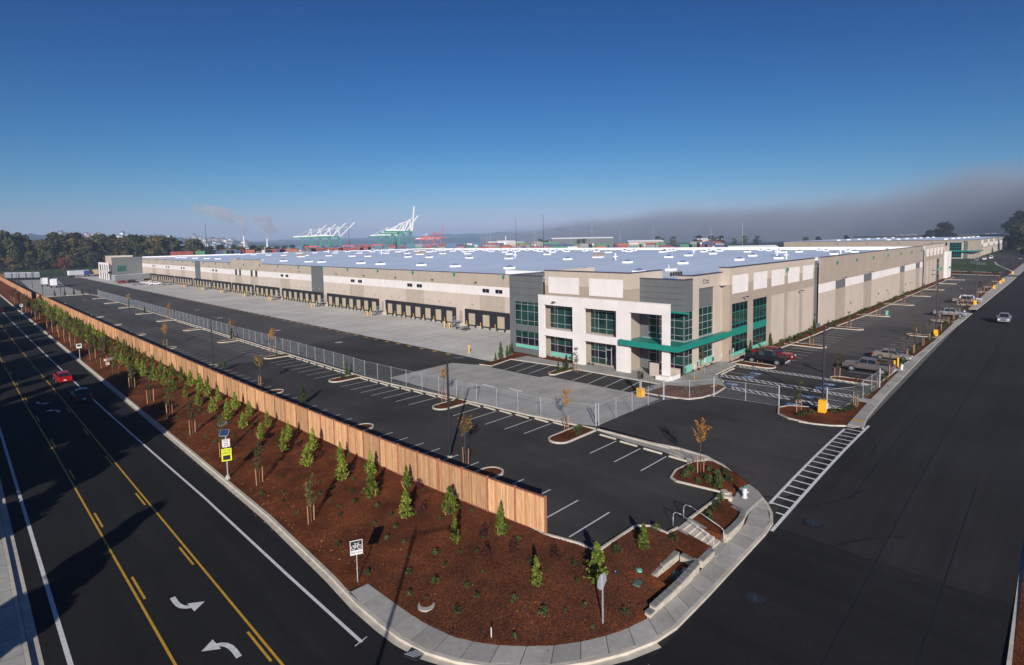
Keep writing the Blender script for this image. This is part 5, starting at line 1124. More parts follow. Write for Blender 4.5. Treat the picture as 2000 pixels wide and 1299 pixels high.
lamp_post('black lamp post with a yellow guard beside the reddish trees of the street strip',122.5,15.95,8,1.6,box=1)
lamp_post('black lamp post with a yellow guard next to the side drive',181.3,15.9,8,1.6,box=1)
for i, x in enumerate((188+46,188+70,270,319)): lamp_post('%s distant lamp post with yellow guard beyond the side drive' % nth(i),x,16.0,8,1.6,box=1)
for i, (x, y) in enumerate(((171.2,22.2),(190,24.8),(247.6,21.7),(231.7,24))): lamp_post('%s dark lamp post standing in the middle of the far east car park' % nth(i),x,y,8,1.6)
t = thing('pole_guard', 'yellow square pole guard with a white notice in the driveway bed', 'pole guard', (62.9,17.4,.08))
q = MB(); q.hexa([(-.34,-.34,.0),(.34,-.34,.0),(.34,.34,.0),(-.34,.34,.0),(-.3,-.3,1.3),(.3,-.3,1.3),(.3,.3,1.3),(-.3,.3,1.3)], YBOX); q.build('guard_box', t, local=True); q = MB(); q.box(.1,.55,-.42,-.35,.35,.95,SIGNW); q.build('notice_plate', t, local=True)
# street lamp across the corner whose long shadow falls over the sidewalk
t = thing('street_lamp', 'tall street lamp on the opposite corner with a long arm', 'street lamp', (-.6,8.6,-1.0))
q = MB(); q.tube((0,0,-.1),(0,0,12.2),.13,GALV,.08,n=8); q.build('pole', t, local=True); q = MB(); q.tube((0,0,11.8),(1.2,-1.9,12.4),.05,GALV,n=6); q.build('arm', t, local=True); q = MB(); q.obox((1.4,-2.2,12.4),(.35,.8,.15),GALV,rz=.55); q.build('lamp_head', t, local=True)
def text_mesh(s, size, m, name='lettering', ext=.002, align='CENTER'):
    cu = bpy.data.curves.new(name, 'FONT'); cu.body = s; cu.size = size; cu.extrude = ext; cu.align_x = align; cu.align_y = 'CENTER'
    o = bpy.data.objects.new(name, cu); C.objects.link(o); dg = bpy.context.evaluated_depsgraph_get(); me = bpy.data.meshes.new_from_object(o.evaluated_get(dg)); bpy.data.objects.remove(o)
    me.materials.clear(); me.materials.append(m); me.name = name; return me
def put_text(s, size, m, parent, loc, sx=1.0, name='lettering'):
    o = bpy.data.objects.new(name, text_mesh(s, size, m, name)); C.objects.link(o); o.parent = parent; o.location = loc; o.rotation_euler = (PI/2,0,0); o.scale = (sx,1,1); return o
# sign faces look along local -y
t = thing('bike_lane_sign', 'black and white bike lane sign on a thin steel post beside the corner sidewalk', 'road sign', (15.35,28.15,zbed(15.4,28.15)), rz=-.42)
q = MB(); q.box(-.025,.025,-.02,.02,-.1,2.35,GALV); q.build('post', t, local=True)
q = MB(); q.box(-.38,.38,-.045,-.025,1.72,2.62,SIGNW); q.build('sign_plate', t, local=True)
q = MB(); q.box(-.34,.34,-.052,-.046,2.02,2.58,SIGNK); q.build('black_field', t, local=True)
q = MB()
for cx in (-.18,.18):
    for i in range(16):
        a0, a1 = 2*PI*i/16, 2*PI*(i+1)/16; P_ = lambda a, r_: (cx+r_*math.cos(a), -.056, 2.2+r_*math.sin(a)); q.face([P_(a0,.10),P_(a1,.10),P_(a1,.135),P_(a0,.135)], SIGNW)
for a, b in (((-.18,2.2),(-.06,2.4)),((-.06,2.4),(.12,2.4)),((.12,2.4),(.18,2.2)),((-.18,2.2),(.0,2.2)),((0,2.2),(.12,2.4)),((0,2.2),(-.08,2.44)),((.1,2.46),(.2,2.46)),((.1,2.46),(.13,2.36)),((-.13,2.45),(-.03,2.45))): q.tube((a[0],-.056,a[1]),(b[0],-.056,b[1]),.014,SIGNW,n=4)
q.build('bicycle_symbol', t, local=True); put_text('BIKE LANE', .14, SIGNK, t, (0,-.048,1.86))
t = thing('speed_sign', 'solar powered speed display with a 25 limit plate and bright yellow panel', 'road sign', (15.3,49.0,zbed(15.3,49.0)), rz=-.35)
q = MB(); q.tube((0,0,0),(0,0,.35),.26,CONC_PAD,.14,n=8); q.build('pole_base', t, local=True)
q = MB(); q.tube((0,0,.3),(0,0,4.6),.06,GALV,n=8); q.build('pole', t, local=True)
q = MB(); q.box(-.42,.42,-.11,-.06,1.75,2.95,YSIGN); q.build('display_panel', t, local=True)
q = MB(); q.box(-.3,.3,-.125,-.111,1.87,2.3,SIGNK); q.build('display_screen', t, local=True)
put_text('YOUR', .26, SIGNK, t, (0,-.114,2.76)); put_text('SPEED', .26, SIGNK, t, (0,-.114,2.5))
q = MB(); q.box(-.32,.32,-.1,-.07,3.1,3.85,SIGNW); q.build('limit_plate', t, local=True)
put_text('SPEED', .16, SIGNK, t, (0,-.103,3.75)); put_text('LIMIT', .16, SIGNK, t, (0,-.103,3.61)); put_text('25', .42, SIGNK, t, (0,-.103,3.33))
q = MB(); q.obox((-.1,-.15,4.5),(.72,.6,.04),SOLAR,rx=.75,rz=-.35); q.obox((-.1,-.145,4.485),(.78,.66,.03),GALV,rx=.75,rz=-.35); q.tube((0,0,4.2),(-.05,-.05,4.5),.04,GALV,n=5); q.build('solar_panel', t, local=True)
t.scale = (.9,.9,.88)
for o_ in C.objects:
    if o_.name == 'bike_lane_sign': o_.scale = (.92,.92,.95)
# stop sign seen from behind
t = thing('stop_sign', 'octagonal stop sign seen from its grey back on a steel post', 'road sign', (22.0,15.85,zbed(22.2,15.95)-.02), rz=.05)
q = MB(); q.box(-.03,.03,-.03,.03,-.05,2.55,GALV); q.build('post', t, local=True)
q = MB()
P_ = [(.42*math.cos(PI/8+PI/4*i), .42*math.sin(PI/8+PI/4*i)) for i in range(8)]
q.face([(a,.035,2.15+b) for a, b in P_], GALV); q.face([(a,.05,2.15+b) for a, b in reversed(P_)], CRANE_R)
for (a, b), (c, e) in zip(P_, P_[1:]+P_[:1]): q.face([(a,.035,2.15+b),(a,.05,2.15+b),(c,.05,2.15+e),(c,.035,2.15+e)], GALV)
q.build('sign_plate', t, local=True); 
o = put_text('STOP', .3, SIGNW, t, (0,.053,2.15)); o.rotation_euler = (PI/2,0,PI)
for i, (x, y, lab) in enumerate(((15.2,121.8,'white topped road sign in the mulch beside the kerb, some way up the road'),(14.9,224,'far road sign beside the kerb near the gap in the fence'))):
    t = thing('road_sign', lab, 'road sign', (x,y,zbed(x,y)), rz=-.3); q = MB(); q.box(-.03,.03,-.02,.02,-.1,2.3,GALV); q.build('post', t, local=True); q = MB(); q.box(-.38,.38,-.05,-.03,2.0,2.75,SIGNW); q.build('sign_plate', t, local=True); q = MB(); q.box(-.28,.28,-.056,-.051,2.25,2.65,SIGNK); q.build('black_field', t, local=True)
for i, (x, y) in enumerate(((18.3,114),(17.4,111))):
    z = zbed(x,y); q = MB(); q.obox((x,y,z+.2),(1.9 if i == 0 else 1.0,.5,.35),KERB,rz=.5+i); mark(q.build('concrete_piece'), ('long pale concrete piece lying in the mulch near the road sign','shorter pale concrete piece next to the long one')[i], 'concrete block')
q = MB(); z = zbed(18.0,44.5); q.obox((19.3,62.5,zbed(19.3,62.5)+.15),(.8,.5,.35),STONE_CAP,rz=.4); mark(q.build('boulder'), 'small grey boulder in the mulch below the conifers', 'boulder')
q = MB(); z = zbed(17.1,19.8); q.tube((17.55,19.3,zbed(17.55,19.3)-.05),(17.55,19.3,zbed(17.55,19.3)+.5),.03,SIGNW,n=6); mark(q.build('marker_post'), 'short white marker post in the mulch at the curve of the sidewalk', 'marker post')
# hydrants
def hydrant(label, x, y, z):
    t = thing('fire_hydrant', label, 'hydrant', (x,y,z))
    q = MB(); q.tube((0,0,0),(0,0,.08),.2,SIGNW,n=12); q.tube((0,0,.08),(0,0,.62),.135,SIGNW,n=12); q.tube((0,0,.62),(0,0,.7),.17,SIGNW,n=12); q.tube((-.24,0,.46),(.24,0,.46),.06,SIGNW,n=8); q.tube((0,0,.44),(0,-.25,.44),.085,SIGNW,n=10); q.build('hydrant_body', t, smooth=False, local=True)
    q = MB(); q.tube((0,0,.7),(0,0,.84),.14,TEAL,.06,n=12); q.tube((0,0,.84),(0,0,.9),.035,TEAL,n=6); q.build('hydrant_cap', t, local=True)
hydrant('white fire hydrant with a green cap on the pad at the driveway corner',38.9,15.65,-.12)
hydrant('white hydrant behind the two yellow bollards by the grey pickup',89.4,15.2,.13)
hydrant('white hydrant beside the narrow side drive',160.5,15.9,.08)
mark(MB().obox((38.0,16.55,-.02),(.9,.7,.35),STONE,rz=.4).obox((38.15,16.75,.16),(.6,.4,.2),STONE,rz=.9).build('stone_pile'), 'rough pale stone heap next to the white hydrant', 'stones')
for i, (x, y, lab) in enumerate(((88.7,15.9,'yellow bollard beside the white hydrant in the street strip'),(90.9,15.9,'second yellow bollard beyond the white hydrant in the street strip'),(59.5,69.3,'lone yellow bollard on the edge of the dock apron near the office bed'))):
    q = MB(); q.tube((x,y,0),(x,y,1.35),.12,YBOX,n=10); q.tube((x,y,1.35),(x,y,1.42),.12,YBOX,.05,n=10); mark(q.build('bollard', smooth=False), lab, 'bollard')
q = MB(); q.tube((0,0,0),(0,0,1.15),.10,YBOX,n=10); q.tube((0,0,1.15),(0,0,1.22),.10,YBOX,.04,n=10); bo = q.build('bollard'); first = True
for i, y in enumerate([93.4+3.55-3.5, 0]): pass
for i, (g0, g1) in enumerate(zip(grp, grp[1:])):
    y = (g0[1]+g1[0])/2
    for k in range(2):
        if first: o = bo; first = False
        else: o = bo.copy(); C.objects.link(o)
        o.location = (74.1,y-.9+1.7*k,.01); mark(o, '%s yellow bollard of the pair guarding the %s dock stair from the office' % (('near','farther')[k], nth(i)), 'bollard', 'bollard pairs at the dock stairs')
# keypad post
t = thing('keypad_post', 'gate keypad on a steel post with a yellow guard base', 'keypad', (55.9,34.7,.01), rz=-.2)
q = MB(); q.box(-.38,.38,-.3,.3,0,1.0,YBOX); q.build('guard_box', t, local=True); q = MB(); q.box(-.1,.1,-.1,.1,1.0,2.3,GALV); q.build('post', t, local=True); q = MB(); q.box(-.28,.28,-.22,.22,2.1,2.85,A_OLD); q.box(-.2,.2,-.235,-.221,2.2,2.7,SIGNK); q.build('keypad_head', t, local=True)
for i, (x, y) in enumerate(((79.0,34.9),(74.9,34.8),(70.1,34.9),(66.2,34.4))):
    t = thing('parking_sign', '%s small accessible parking sign on a thin post by the office walk' % nth(i), 'parking sign', (x,y-1.2,.15), 'accessible parking signs'); q = MB(); q.box(-.02,.02,-.02,.02,0,2.1,GALV); q.build('post', t, local=True); q = MB(); q.box(-.17,.17,-.035,-.021,1.55,2.15,SIGNW); q.build('sign_plate', t, local=True)
q = MB(); q.box(147.6,148.2,28.0,28.4,.1,1.0,MINT); q.box(147.5,148.3,27.95,28.45,1.0,1.1,GALV); mark(q.build('utility_cabinet'), 'small pale green cabinet at the tip of a far wall side island', 'cabinet')
# masonry gateway piers by the east wall
q = MB()
# ================================================================== VEHICLES
TYRE = BLACK; RIM = M('wheel_rim', (.45,.45,.46), .35, metal=.6); LAMPW = M('headlight', (.85,.85,.85), .15); LAMPR = M('taillight', (.5,.01,.01), .25); CARGLASS = M('car_glass', (.012,.016,.022), .05, spec=.9); PLATE = M('number_plate', (.7,.7,.68), .5); TRIM = M('black_trim', (.02,.02,.02), .6)
def paint(n, c, metal=.3): return M(n, c, .28, metal=metal, spec=.6)
PAINTS = dict(red=paint('red_paint',(.28,.006,.010),.1), maroon=paint('maroon_paint',(.22,.008,.02),.3), black=paint('black_paint',(.012,.013,.017),.2), grey=paint('grey_paint',(.21,.19,.18),.5), tan=paint('tan_paint',(.38,.33,.27),.5), silver=paint('silver_paint',(.42,.42,.43),.5), white=paint('white_car_paint',(.75,.75,.75),0), blue=paint('dark_blue_paint',(.02,.03,.07),.3))
def ring(x, w, zb, zm, zt, wt, tuck=.86):
    """cross-section of the body at length x: half width w, sill zb, shoulder zm, top zt with half width wt"""
    h = [(w*tuck, zb), (w*.97, zb+.12), (w, zb+(zm-zb)*.45), (w*.985, zm-.03), (wt, zt)]
    return [(x, a, b) for a, b in h]+[(x, -a, b) for a, b in reversed(h)]
def loft(q, rings, m, cap=True):
    n = len(rings[0])
    for A_, B_ in zip(rings, rings[1:]):
        for i in range(n-1): q.face([A_[i], B_[i], B_[i+1], A_[i+1]], m)
    if cap: q.face(list(reversed(rings[0])), m); q.face(rings[-1], m)
def make_car(name, label, kind, col, loc, rz, group=None):
    t = thing(name, label, {'pickup':'pickup truck','suv':'suv','sedan':'car','hatch':'car','van':'van'}[kind], loc, group, rz); m = PAINTS[col]
    if kind == 'pickup': L, W, wr, zb = 5.75, .98, .40, .42
    elif kind == 'suv': L, W, wr, zb = 4.7, .93, .37, .34
    elif kind == 'van': L, W, wr, zb = 5.4, .98, .36, .3
    else: L, W, wr, zb = 4.7, .90, .33, .24
    h = L/2; b = MB()
    if kind == 'sedan' or kind == 'hatch':
        prof = [(-h,.90,.66,.86,.70),(-h+.12,.95,.80,.98,.78),(-h+.85,1.0,.84,1.0,.80),(-.9,1.0,.86,.98,.80),(.5,1.0,.86,.95,.80),(1.0,1.0,.82,.92,.78),(1.9,.97,.74,.80,.72),(h-.15,.9,.62,.70,.62),(h,.82,.5,.58,.55)]
    elif kind == 'pickup':
        prof = [(-h,.97,1.10,1.12,.93),(-1.2,1.0,1.12,1.14,.95),(-1.15,1.0,1.14,1.16,.9),(.8,1.0,1.14,1.16,.88),(1.0,1.0,1.13,1.18,.88),(h-.5,.98,1.05,1.12,.85),(h-.1,.95,1.0,1.04,.82),(h,.92,.8,.85,.8)]
    else:
        prof = [(-h,.95,.95,1.0,.86),(-h+.15,1.0,1.0,1.05,.9),(.9,1.0,1.02,1.06,.86),(1.1,1.0,1.0,1.05,.84),(h-.3,.96,.9,.97,.78),(h-.05,.92,.8,.85,.76),(h,.88,.6,.7,.7)]
    loft(b, [ring(x, W*w_, zb, zm, zt, W*wt) for x, w_, zm, zt, wt in prof], m); body = b.build('body', t, local=True, smooth=False)
    # cabin
    c = MB()
    if kind in ('sedan',): st_ = (-1.75,-1.05,.25,1.05,.93,1.43)
    elif kind == 'hatch': st_ = (-2.15,-1.7,.25,1.05,.95,1.45)
    elif kind == 'pickup': st_ = (-1.15,-.95,.75,1.25,1.14,1.83)
    elif kind == 'van': st_ = (-h+.05,-h+.2,1.0,1.7,1.04,2.05)
    else: st_ = (-h+.1,-h+.45,.55,1.2,1.04,1.72)
    x0, x1, x2, x3, zl, zt = st_; wl, wt = W*.88, W*.68
    lo = [(x0,-wl,zl),(x3,-wl,zl),(x3,wl,zl),(x0,wl,zl)]; hi = [(x1,-wt,zt),(x2,-wt,zt),(x2,wt,zt),(x1,wt,zt)]
    c.hexa(lo+hi, m, skip=(0,)); c.hexa([(x1+.1,-wt+.1,zt),(x2-.1,-wt+.1,zt),(x2-.1,wt-.1,zt),(x1+.1,wt-.1,zt),(x1+.25,-wt+.2,zt+.05),(x2-.25,-wt+.2,zt+.05),(x2-.25,wt-.2,zt+.05),(x1+.25,wt-.2,zt+.05)], m); c.build('cabin', t, local=True)
    def quad(a, b_, c_, d_, inset, out):
        P = [Vector(v) for v in (a,b_,c_,d_)]; ce = sum(P, Vector())/4; n = (P[1]-P[0]).cross(P[3]-P[0]).normalized()
        return [p.lerp(ce, inset)+n*out for p in P]
    g = MB(); g.face(quad(lo[1],lo[2],hi[2],hi[1],.1,.012), CARGLASS); g.build('windscreen', t, local=True)
    g = MB(); g.face(quad(lo[3],lo[0],hi[0],hi[3],.14,.012), CARGLASS); g.build('rear_window', t, local=True)
    for s_ in (-1, 1):
        # side windows, two per side
        def lp(u, v):
            y0 = s_*(wl+(wt-wl)*v); xa = x0+(x1-x0)*v; xb = x3+(x2-x3)*v; return Vector((xa+(xb-xa)*u, y0+s_*.012, zl+(zt-zl)*v))
        for u0, u1 in ((.08,.48),(.52,.92)):
            g = MB(); P = [lp(u0,.14), lp(u1,.14), lp(u1 if u1 < .9 else .95,.86), lp(u0 if u0 > .1 else .06,.86)]; g.face(P if s_ < 0 else P[::-1], CARGLASS); g.build('side_window', t, local=True)
    if kind == 'pickup':
        g = MB(); g.box(-h+.1,-1.25,-W*.82,W*.82,1.145,1.165,TRIM); g.build('load_bed', t, local=True)
        for s_ in (-1,1): g = MB(); g.box(-h,-1.2,s_*W*.9-.06,s_*W*.9+.06,1.1,1.22,m); g.build('bed_rail', t, local=True)
        g = MB(); g.box(-h-.02,-h+.08,-W*.88,W*.88,.75,1.22,m); g.build('tailgate', t, local=True)
    xa = {'pickup':1.78,'suv':1.42,'van':1.6}.get(kind,1.42); xr_ = {'pickup':-1.75,'suv':-1.35,'van':-1.55}.get(kind,-1.35)
    for xw in (xa, xr_):
        for s_ in (-1,1):
            a = MB(); a.tube((xw,s_*(W-.02),wr),(xw,s_*(W+.015),wr),wr*1.14,TRIM,n=18); a.build('wheel_arch', t, local=True)
            ty = MB(); ty.tube((xw,s_*(W-.22),wr),(xw,s_*(W+.03),wr),wr,TYRE,n=18); wo_ = ty.build('wheel', t, local=True)
            ri = MB(); ri.tube((xw,s_*(W+.02),wr),(xw,s_*(W+.045),wr),wr*.62,RIM,n=12); ri.build('rim', wo_, local=True)
    bm_ = MB(); bm_.box(h-.08,h+.06,-W*.9,W*.9,zb+.02,zb+.26,TRIM if col in ('black','blue') else m); bm_.build('front_bumper', t, local=True)
    bm_ = MB(); bm_.box(-h-.08,-h+.06,-W*.92,W*.92,zb+.02,zb+.26,GALV if kind == 'pickup' else m); bm_.build('rear_bumper', t, local=True)
    zt_ = {'pickup':.86,'suv':.78,'van':.8}.get(kind,.62)
    g = MB(); g.box(h-.02,h+.015,-W*.45,W*.45,zt_-.22,zt_,TRIM); g.build('grille', t, local=True)
    for s_ in (-1,1):
        g = MB(); y0, y1 = sorted((s_*W*.5,s_*W*.88)); g.box(h-.1,h+.02,y0,y1,zt_-.12,zt_+.05,LAMPW); g.build('headlight', t, local=True)
        y0, y1 = sorted((s_*W*.68,s_*W*.92)); g = MB(); g.box(-h-.025,-h+.1,y0,y1,zt_,zt_+.24,LAMPR); g.build('taillight', t, local=True)
        g = MB(); y0, y1 = sorted((s_*(W+.0),s_*(W+.18))); g.box(x3-.35,x3-.2,y0,y1,zl+.02,zl+.2,m); g.build('wing_mirror', t, local=True)
    g = MB(); g.box(-h-.095,-h-.08,-.16,.16,zb+.2,zb+.34,PLATE); g.build('number_plate', t, local=True)
    # chamfered edges read less toy-like
    for o in (body,):
        bv = o.modifiers.new('bevel', 'BEVEL'); bv.width = .05; bv.segments = 2; bv.limit_method = 'ANGLE'; bv.angle_limit = .5
    return t
ZR = -1.1
make_car('car','bright red car driving away up the road, ahead of the dark one','hatch','red',(10.9,105.0,ZR),PI/2)
make_car('car','dark blue car driving behind the red one, its tail near the turn arrows','sedan','blue',(11.1,90.2,ZR),PI/2)
make_car('car','distant red car far up the road at the gap in the fence','hatch','red',(10.4,238,ZR),PI/2)
make_car('pickup_truck','silver pickup driving down the middle of the side street','pickup','silver',(150.2,8.5,0),PI+.01)
make_car('pickup_truck','grey crew cab pickup parked nose to the lane beside the yellow bollards','pickup','grey',(86.0,18.3,0),PI/2+.0)
make_car('parked_car','tan sedan parked next to the grey pickup','sedan','tan',(96.7,17.6,0),-PI/2)
make_car('pickup_truck','dark red pickup parked by the wall with its nose to the lane','pickup','maroon',(86.0,30.6,0),-PI/2)
make_car('pickup_truck','black pickup parked against the wall beside the dark red one','pickup','black',(82.9,30.4,0),PI/2)
make_car('pickup_truck','silver pickup parked on the near side of the side drive','pickup','silver',(153.8,17.6,0),-PI/2)
make_car('parked_car','dark maroon car parked beyond the silver pickup by the side drive','sedan','maroon',(157.5,18.0,0),-PI/2)
make_car('pickup_truck','tan pickup parked just past the side drive','pickup','tan',(184.5,17.8,0),-PI/2)
make_car('parked_car','white suv parked past the tan pickup','suv','white',(189,17.6,0),-PI/2)
make_car('parked_van','white van parked at the far corner of the wall','van','white',(300,36.0,0),0)
for i, (x, y, k, c, lab, rz) in enumerate(((62.6,343,'sedan','red','red car half hidden under the trailer shade at the far dock',0.2),(66.5,341,'suv','black','dark suv parked beside the long trailer at the far dock',0.2),(64.2,320.5,'sedan','silver','silver car at the road side of the far dock group',0.1),(69.0,325,'sedan','white','white sedan behind the silver one at the far dock',0.1),(69.6,310,'pickup','white','white pickup with amber beacon parked at the far dock',0.1),(73.0,304.5,'suv','silver','silver suv parked nearest the dock doors at the far end',0.1),
   (494,36,'van','white','white van parked in front of the second warehouse',0),(480,38,'suv','red','red suv parked before the second warehouse',0),(470,37.5,'suv','white','white suv parked near the second warehouse corner',0),(486,21,'pickup','black','black pickup parked in the far lot across from the second warehouse',0),(456,40,'pickup','grey','grey pickup on the far side of the lawn',0))):
    make_car('parked_car' if k not in ('pickup','van') else ('pickup_truck' if k == 'pickup' else 'parked_van'), lab, k, c, (x,y,0), rz)
for k_, (x, y, s_) in enumerate(((75.2,89.0,1.0),)):
    q = MB(); r_ = random.Random(4)
    for j in range(16): q.obox((x+r_.uniform(-1.2,1.2),y+r_.uniform(-1.6,1.6),.12+r_.uniform(0,.28)),(r_.uniform(.8,1.8),r_.uniform(.15,.9),r_.uniform(.05,.18)),(A_OLD,GALV,DARKM,W_GREY)[j % 4],rz=r_.uniform(0,3))
    mark(q.build('scrap_pile'), 'heap of grey scrap boards beside the nearest dock stair', 'scrap pile')
# ------------------------------------------------------------------ trailers
TRW = M('trailer_white', (.60,.61,.62), .5, var=.06, scale=.5); TRG = M('trailer_grey', (.25,.27,.29), .5, var=.08, scale=.5); TRB = M('trailer_blue', (.03,.05,.2), .5); TRT = M('trailer_tan', (.45,.33,.17), .6)
def trailer(label, x, y, rz, L=14.5, m=TRW, z=0, logo=False):
    t = thing('trailer', label, 'trailer', (x,y,z), None, rz)
    q = MB(); q.box(-L/2,L/2,-1.28,1.28,1.15,4.0,m)
    for k in range(int(L/1.2)): q.box(-L/2+1.2*k+.5,-L/2+1.2*k+.54,-1.3,1.3,1.2,3.95,m)
    q.build('box_body', t, local=True); q = MB(); q.box(-L/2-.02,L/2+.02,-1.3,1.3,3.98,4.06,ROOFW); q.build('box_roof', t, local=True)
    q = MB(); q.box(-L/2+.3,L/2-.3,-.5,.5,.85,1.15,DARKM); q.build('chassis', t, local=True)
    for xw in (-L/2+1.2,-L/2+2.5):
        for s_ in (-1,1): q = MB(); q.tube((xw,s_*.8,.5),(xw,s_*1.25,.5),.5,TYRE,n=12); q.build('wheel', t, local=True)
    for s_ in (-1,1): q = MB(); q.box(L/2-2.6,L/2-2.45,s_*.9-.06,s_*.9+.06,0,1.15,DARKM); q.build('landing_leg', t, local=True)
    q = MB(); q.box(-L/2-.04,-L/2-.005,-1.2,-.02,1.25,3.9,m); q.box(-L/2-.04,-L/2-.005,.02,1.2,1.25,3.9,m); q.build('rear_door', t, local=True)
    if logo: q = MB(); q.box(L/2-3.6,L/2-2.4,-1.315,-1.3,2.2,3.3,YBOX); q.box(L/2-1.8,L/2-1.0,-1.315,-1.3,2.3,3.2,YBOX); q.build('yellow_marking', t, local=True)
    return t
trailer('long pale grey trailer standing across the far dock with yellow marks',68.9,353.5,PI+.42,20,TRG,logo=True)
trailer('white box trailer on the concrete pad, the nearer of the pair',35.0,341,PI/2-.15,9,TRW)
trailer('white box trailer just behind the nearer one on the pad',33.2,357,PI/2-.15,9,TRW)
for i in range(5): trailer('%s grey trailer of the parked row at the far left of the yard' % nth(i),25.5+3.0*i,460-3.2*i,PI/2+.0,13,TRG,logo=(i == 4))
trailer('white trailer parked beyond the lane near the far office',57.5,452,0.3,8,TRW); trailer('dark blue trailer next to the white one near the far office',63,452,PI/2,8,TRB); trailer('tan trailer next to the blue one near the far office',68.0,451,PI/2,8,TRT)
q = MB(); q.box(56,80,440,446,0,.15,KERB); q.box(56.3,79.7,440.3,445.7,.151,.17,MULCH,skip=(0,)); mark(q.build('planting_island'), kind='structure')
# ================================================================== FAR BUILDINGS, PORT, HILLS
def far_warehouse(label, x0, x1, y0, y1, h, office=True):
    t = thing('warehouse', label, 'warehouse', (x0,y0,0))
    q = MB(); q.box(x0,x1,y0,y1,-.5,h-.3,W_TAN); q.box(x0-.1,x1+.1,y0-.1,y1+.1,h-.3,h,COPING,skip=(1,)); q.build('wall', t)
    q = MB(); q.face([(x0,y0,h+.02),(x1,y0,h+.02),(x1,y1,h+.02),(x0,y1,h+.02)], ROOF); q.build('roof', t)
    for i in range(7):
        for j in range(3):
            q = MB(); a, b = x0+14+i*(x1-x0-20)/7+R.uniform(-3,3), y0+18+j*(y1-y0-20)/3; q.box(a-1.3,a+1.3,b-1,b+1,h,h+.9,ROOFW); q.build('skylight', t)
    n = 14
    for k in range(n):
        a = x0+32+(x1-x0-40)*k/n; b = a+(x1-x0-40)/n
        q = MB(); q.box(a+1.5,b-1.5,y0-.12,y0,h-6 if k % 3 else h-4,h-3.2 if k % 3 else h-.6,W_WHITE); q.box(a+1.5,b-1.5,y0-.1,y0,.2,h-7,W_BEIGE); q.build('wall_panel', t)
    if office:
        q = MB(); q.box(x0-1.2,x0,y0+6.4,y0+15.4,0,h-1.6,W_BEIGE); q.box(x0-1.25,x0+.1,y0+6.3,y0+15.5,h-1.7,h-1.5,COPING); q.box(x0-.8,x0+6,y0+4.2,y0+6.0,0,h-.8,W_GREY); q.build('office_front', t)
        f = MB(); f.box(x0-1.3,x0-1.2,y0+7.4,y0+14,.6,11,TEAL); o = f.build('window', t)
        for i in range(5):
            for j in range(6): g = MB(); g.box(x0-1.36,x0-1.31,y0+7.6+i*1.28,y0+8.7+i*1.28,.8+j*1.7,2.3+j*1.7,DGLASS); g.build('pane', o)
        q = MB(); q.box(x0-3.2,x0-1.3,y0-1.5,y0+15,4.8,5.6,TEAL); q.box(x0-3.2,x0+22,y0-2.2,y0-1.4,4.8,5.6,TEAL); q.build('canopy', t)
    for k in range(5): q = MB(); a = y0+24+k*20; q.box(x0-.25,x0,a-.4,a+.4,h-2.4,h-1.6,TEAL); q.build('scupper', t)
    return t
far_warehouse('second tan warehouse across the lawn with a green canopy', 492, 745, 44, 168, 12.9)
far_warehouse('third tan warehouse far beyond, only its roofline showing', 900, 1080, 54, 215, 14.6, False)
m = MB(); tri(m, [(338,20),(436,30),(470,41),(470,120),(345,120)], lambda x,y:.02, GRASS); struct(m, 'lawn')
m = MB(); tri(m, [(312,19),(326,20),(332,40),(332,90),(306,90),(308,38)], lambda x,y:.02, MULCH); strip(m, [(327,20),(334,42),(335,120)], .6, lambda x,y:0, .15, KERB, side=1); strip(m, [(340,17),(400,26),(440,30)], .8, lambda x,y:.02, .15, KERB, side=1); strip(m, [(306,19),(309,40),(309,120)], .6, lambda x,y:0, .15, KERB, side=1); struct(m, 'far_beds')
m = MB(); m.box(302,700,43.9 if 0 else 17.2,43.8,-.3,.003,A_LOT,skip=(0,)); m.box(302,900,-9,1.0,-.3,.0,GRASS) ; struct(m, 'far_lot')
for i, (x, y) in enumerate(((318,30),(318,40),(320,52),(320,66),(330,24),(322,22))): place(gs_[i % 3], (x,y,.1), i, 'dark low hedge clump in the bed before the lawn', 'hedge clumps before the lawn', (4,5,2.2))
for i in range(26):
    x = 515+i*9; place(gs_[i % 3], (x,42.2,.1), i, 'shrub along the foot of the second warehouse', 'shrubs along the second warehouse', (4,3,3.2))
t = thing('metal_railing', 'low open metal railing on the lawn before the second warehouse', 'railing', (400,30,0))
for k in range(9): q = MB(); q.tube((392+3*k,31+1.0*k,0),(392+3*k,31+1.0*k,1.8),.06,GALV,n=4); q.build('post', t)
q = MB(); q.tube((392,31,1.8),(416,39,1.8),.05,GALV,n=4); q.tube((392,31,1.0),(416,39,1.0),.05,GALV,n=4); q.build('rail', t)
# misty trees at the end of the street
for i, (x, y, h, s) in enumerate(((893,112,32,0),(880,125,20,1),(1010,250,16,2),(1040,300,14,1),(1075,330,15,0))): place(farp[s], (x,y,-.5), i, ('tall rounded tree rising alone behind the roofline of the second warehouse','lower tree leaning against the tall lone one','hazy bare treetop behind the warehouse roof','second hazy treetop behind the warehouse roof','third hazy treetop behind the warehouse roof')[i], None, h/20)
k = 0
for x, y, h in ((560,2,19),(600,-4,24),(640,8,26),(690,12,30),(740,22,34),(800,28,36),(860,34,38),(590,22,16),(650,26,22),(720,34,26),(790,36,28),(930,44,40),(540,12,12),(830,10,40),(770,0,38),(700,-8,34)):
    place(farp[k % 3], (x,y,-.5), k, '%s dark tree on the misty wooded slope at the end of the street' % nth(k), 'trees on the misty slope', h/20); k += 1
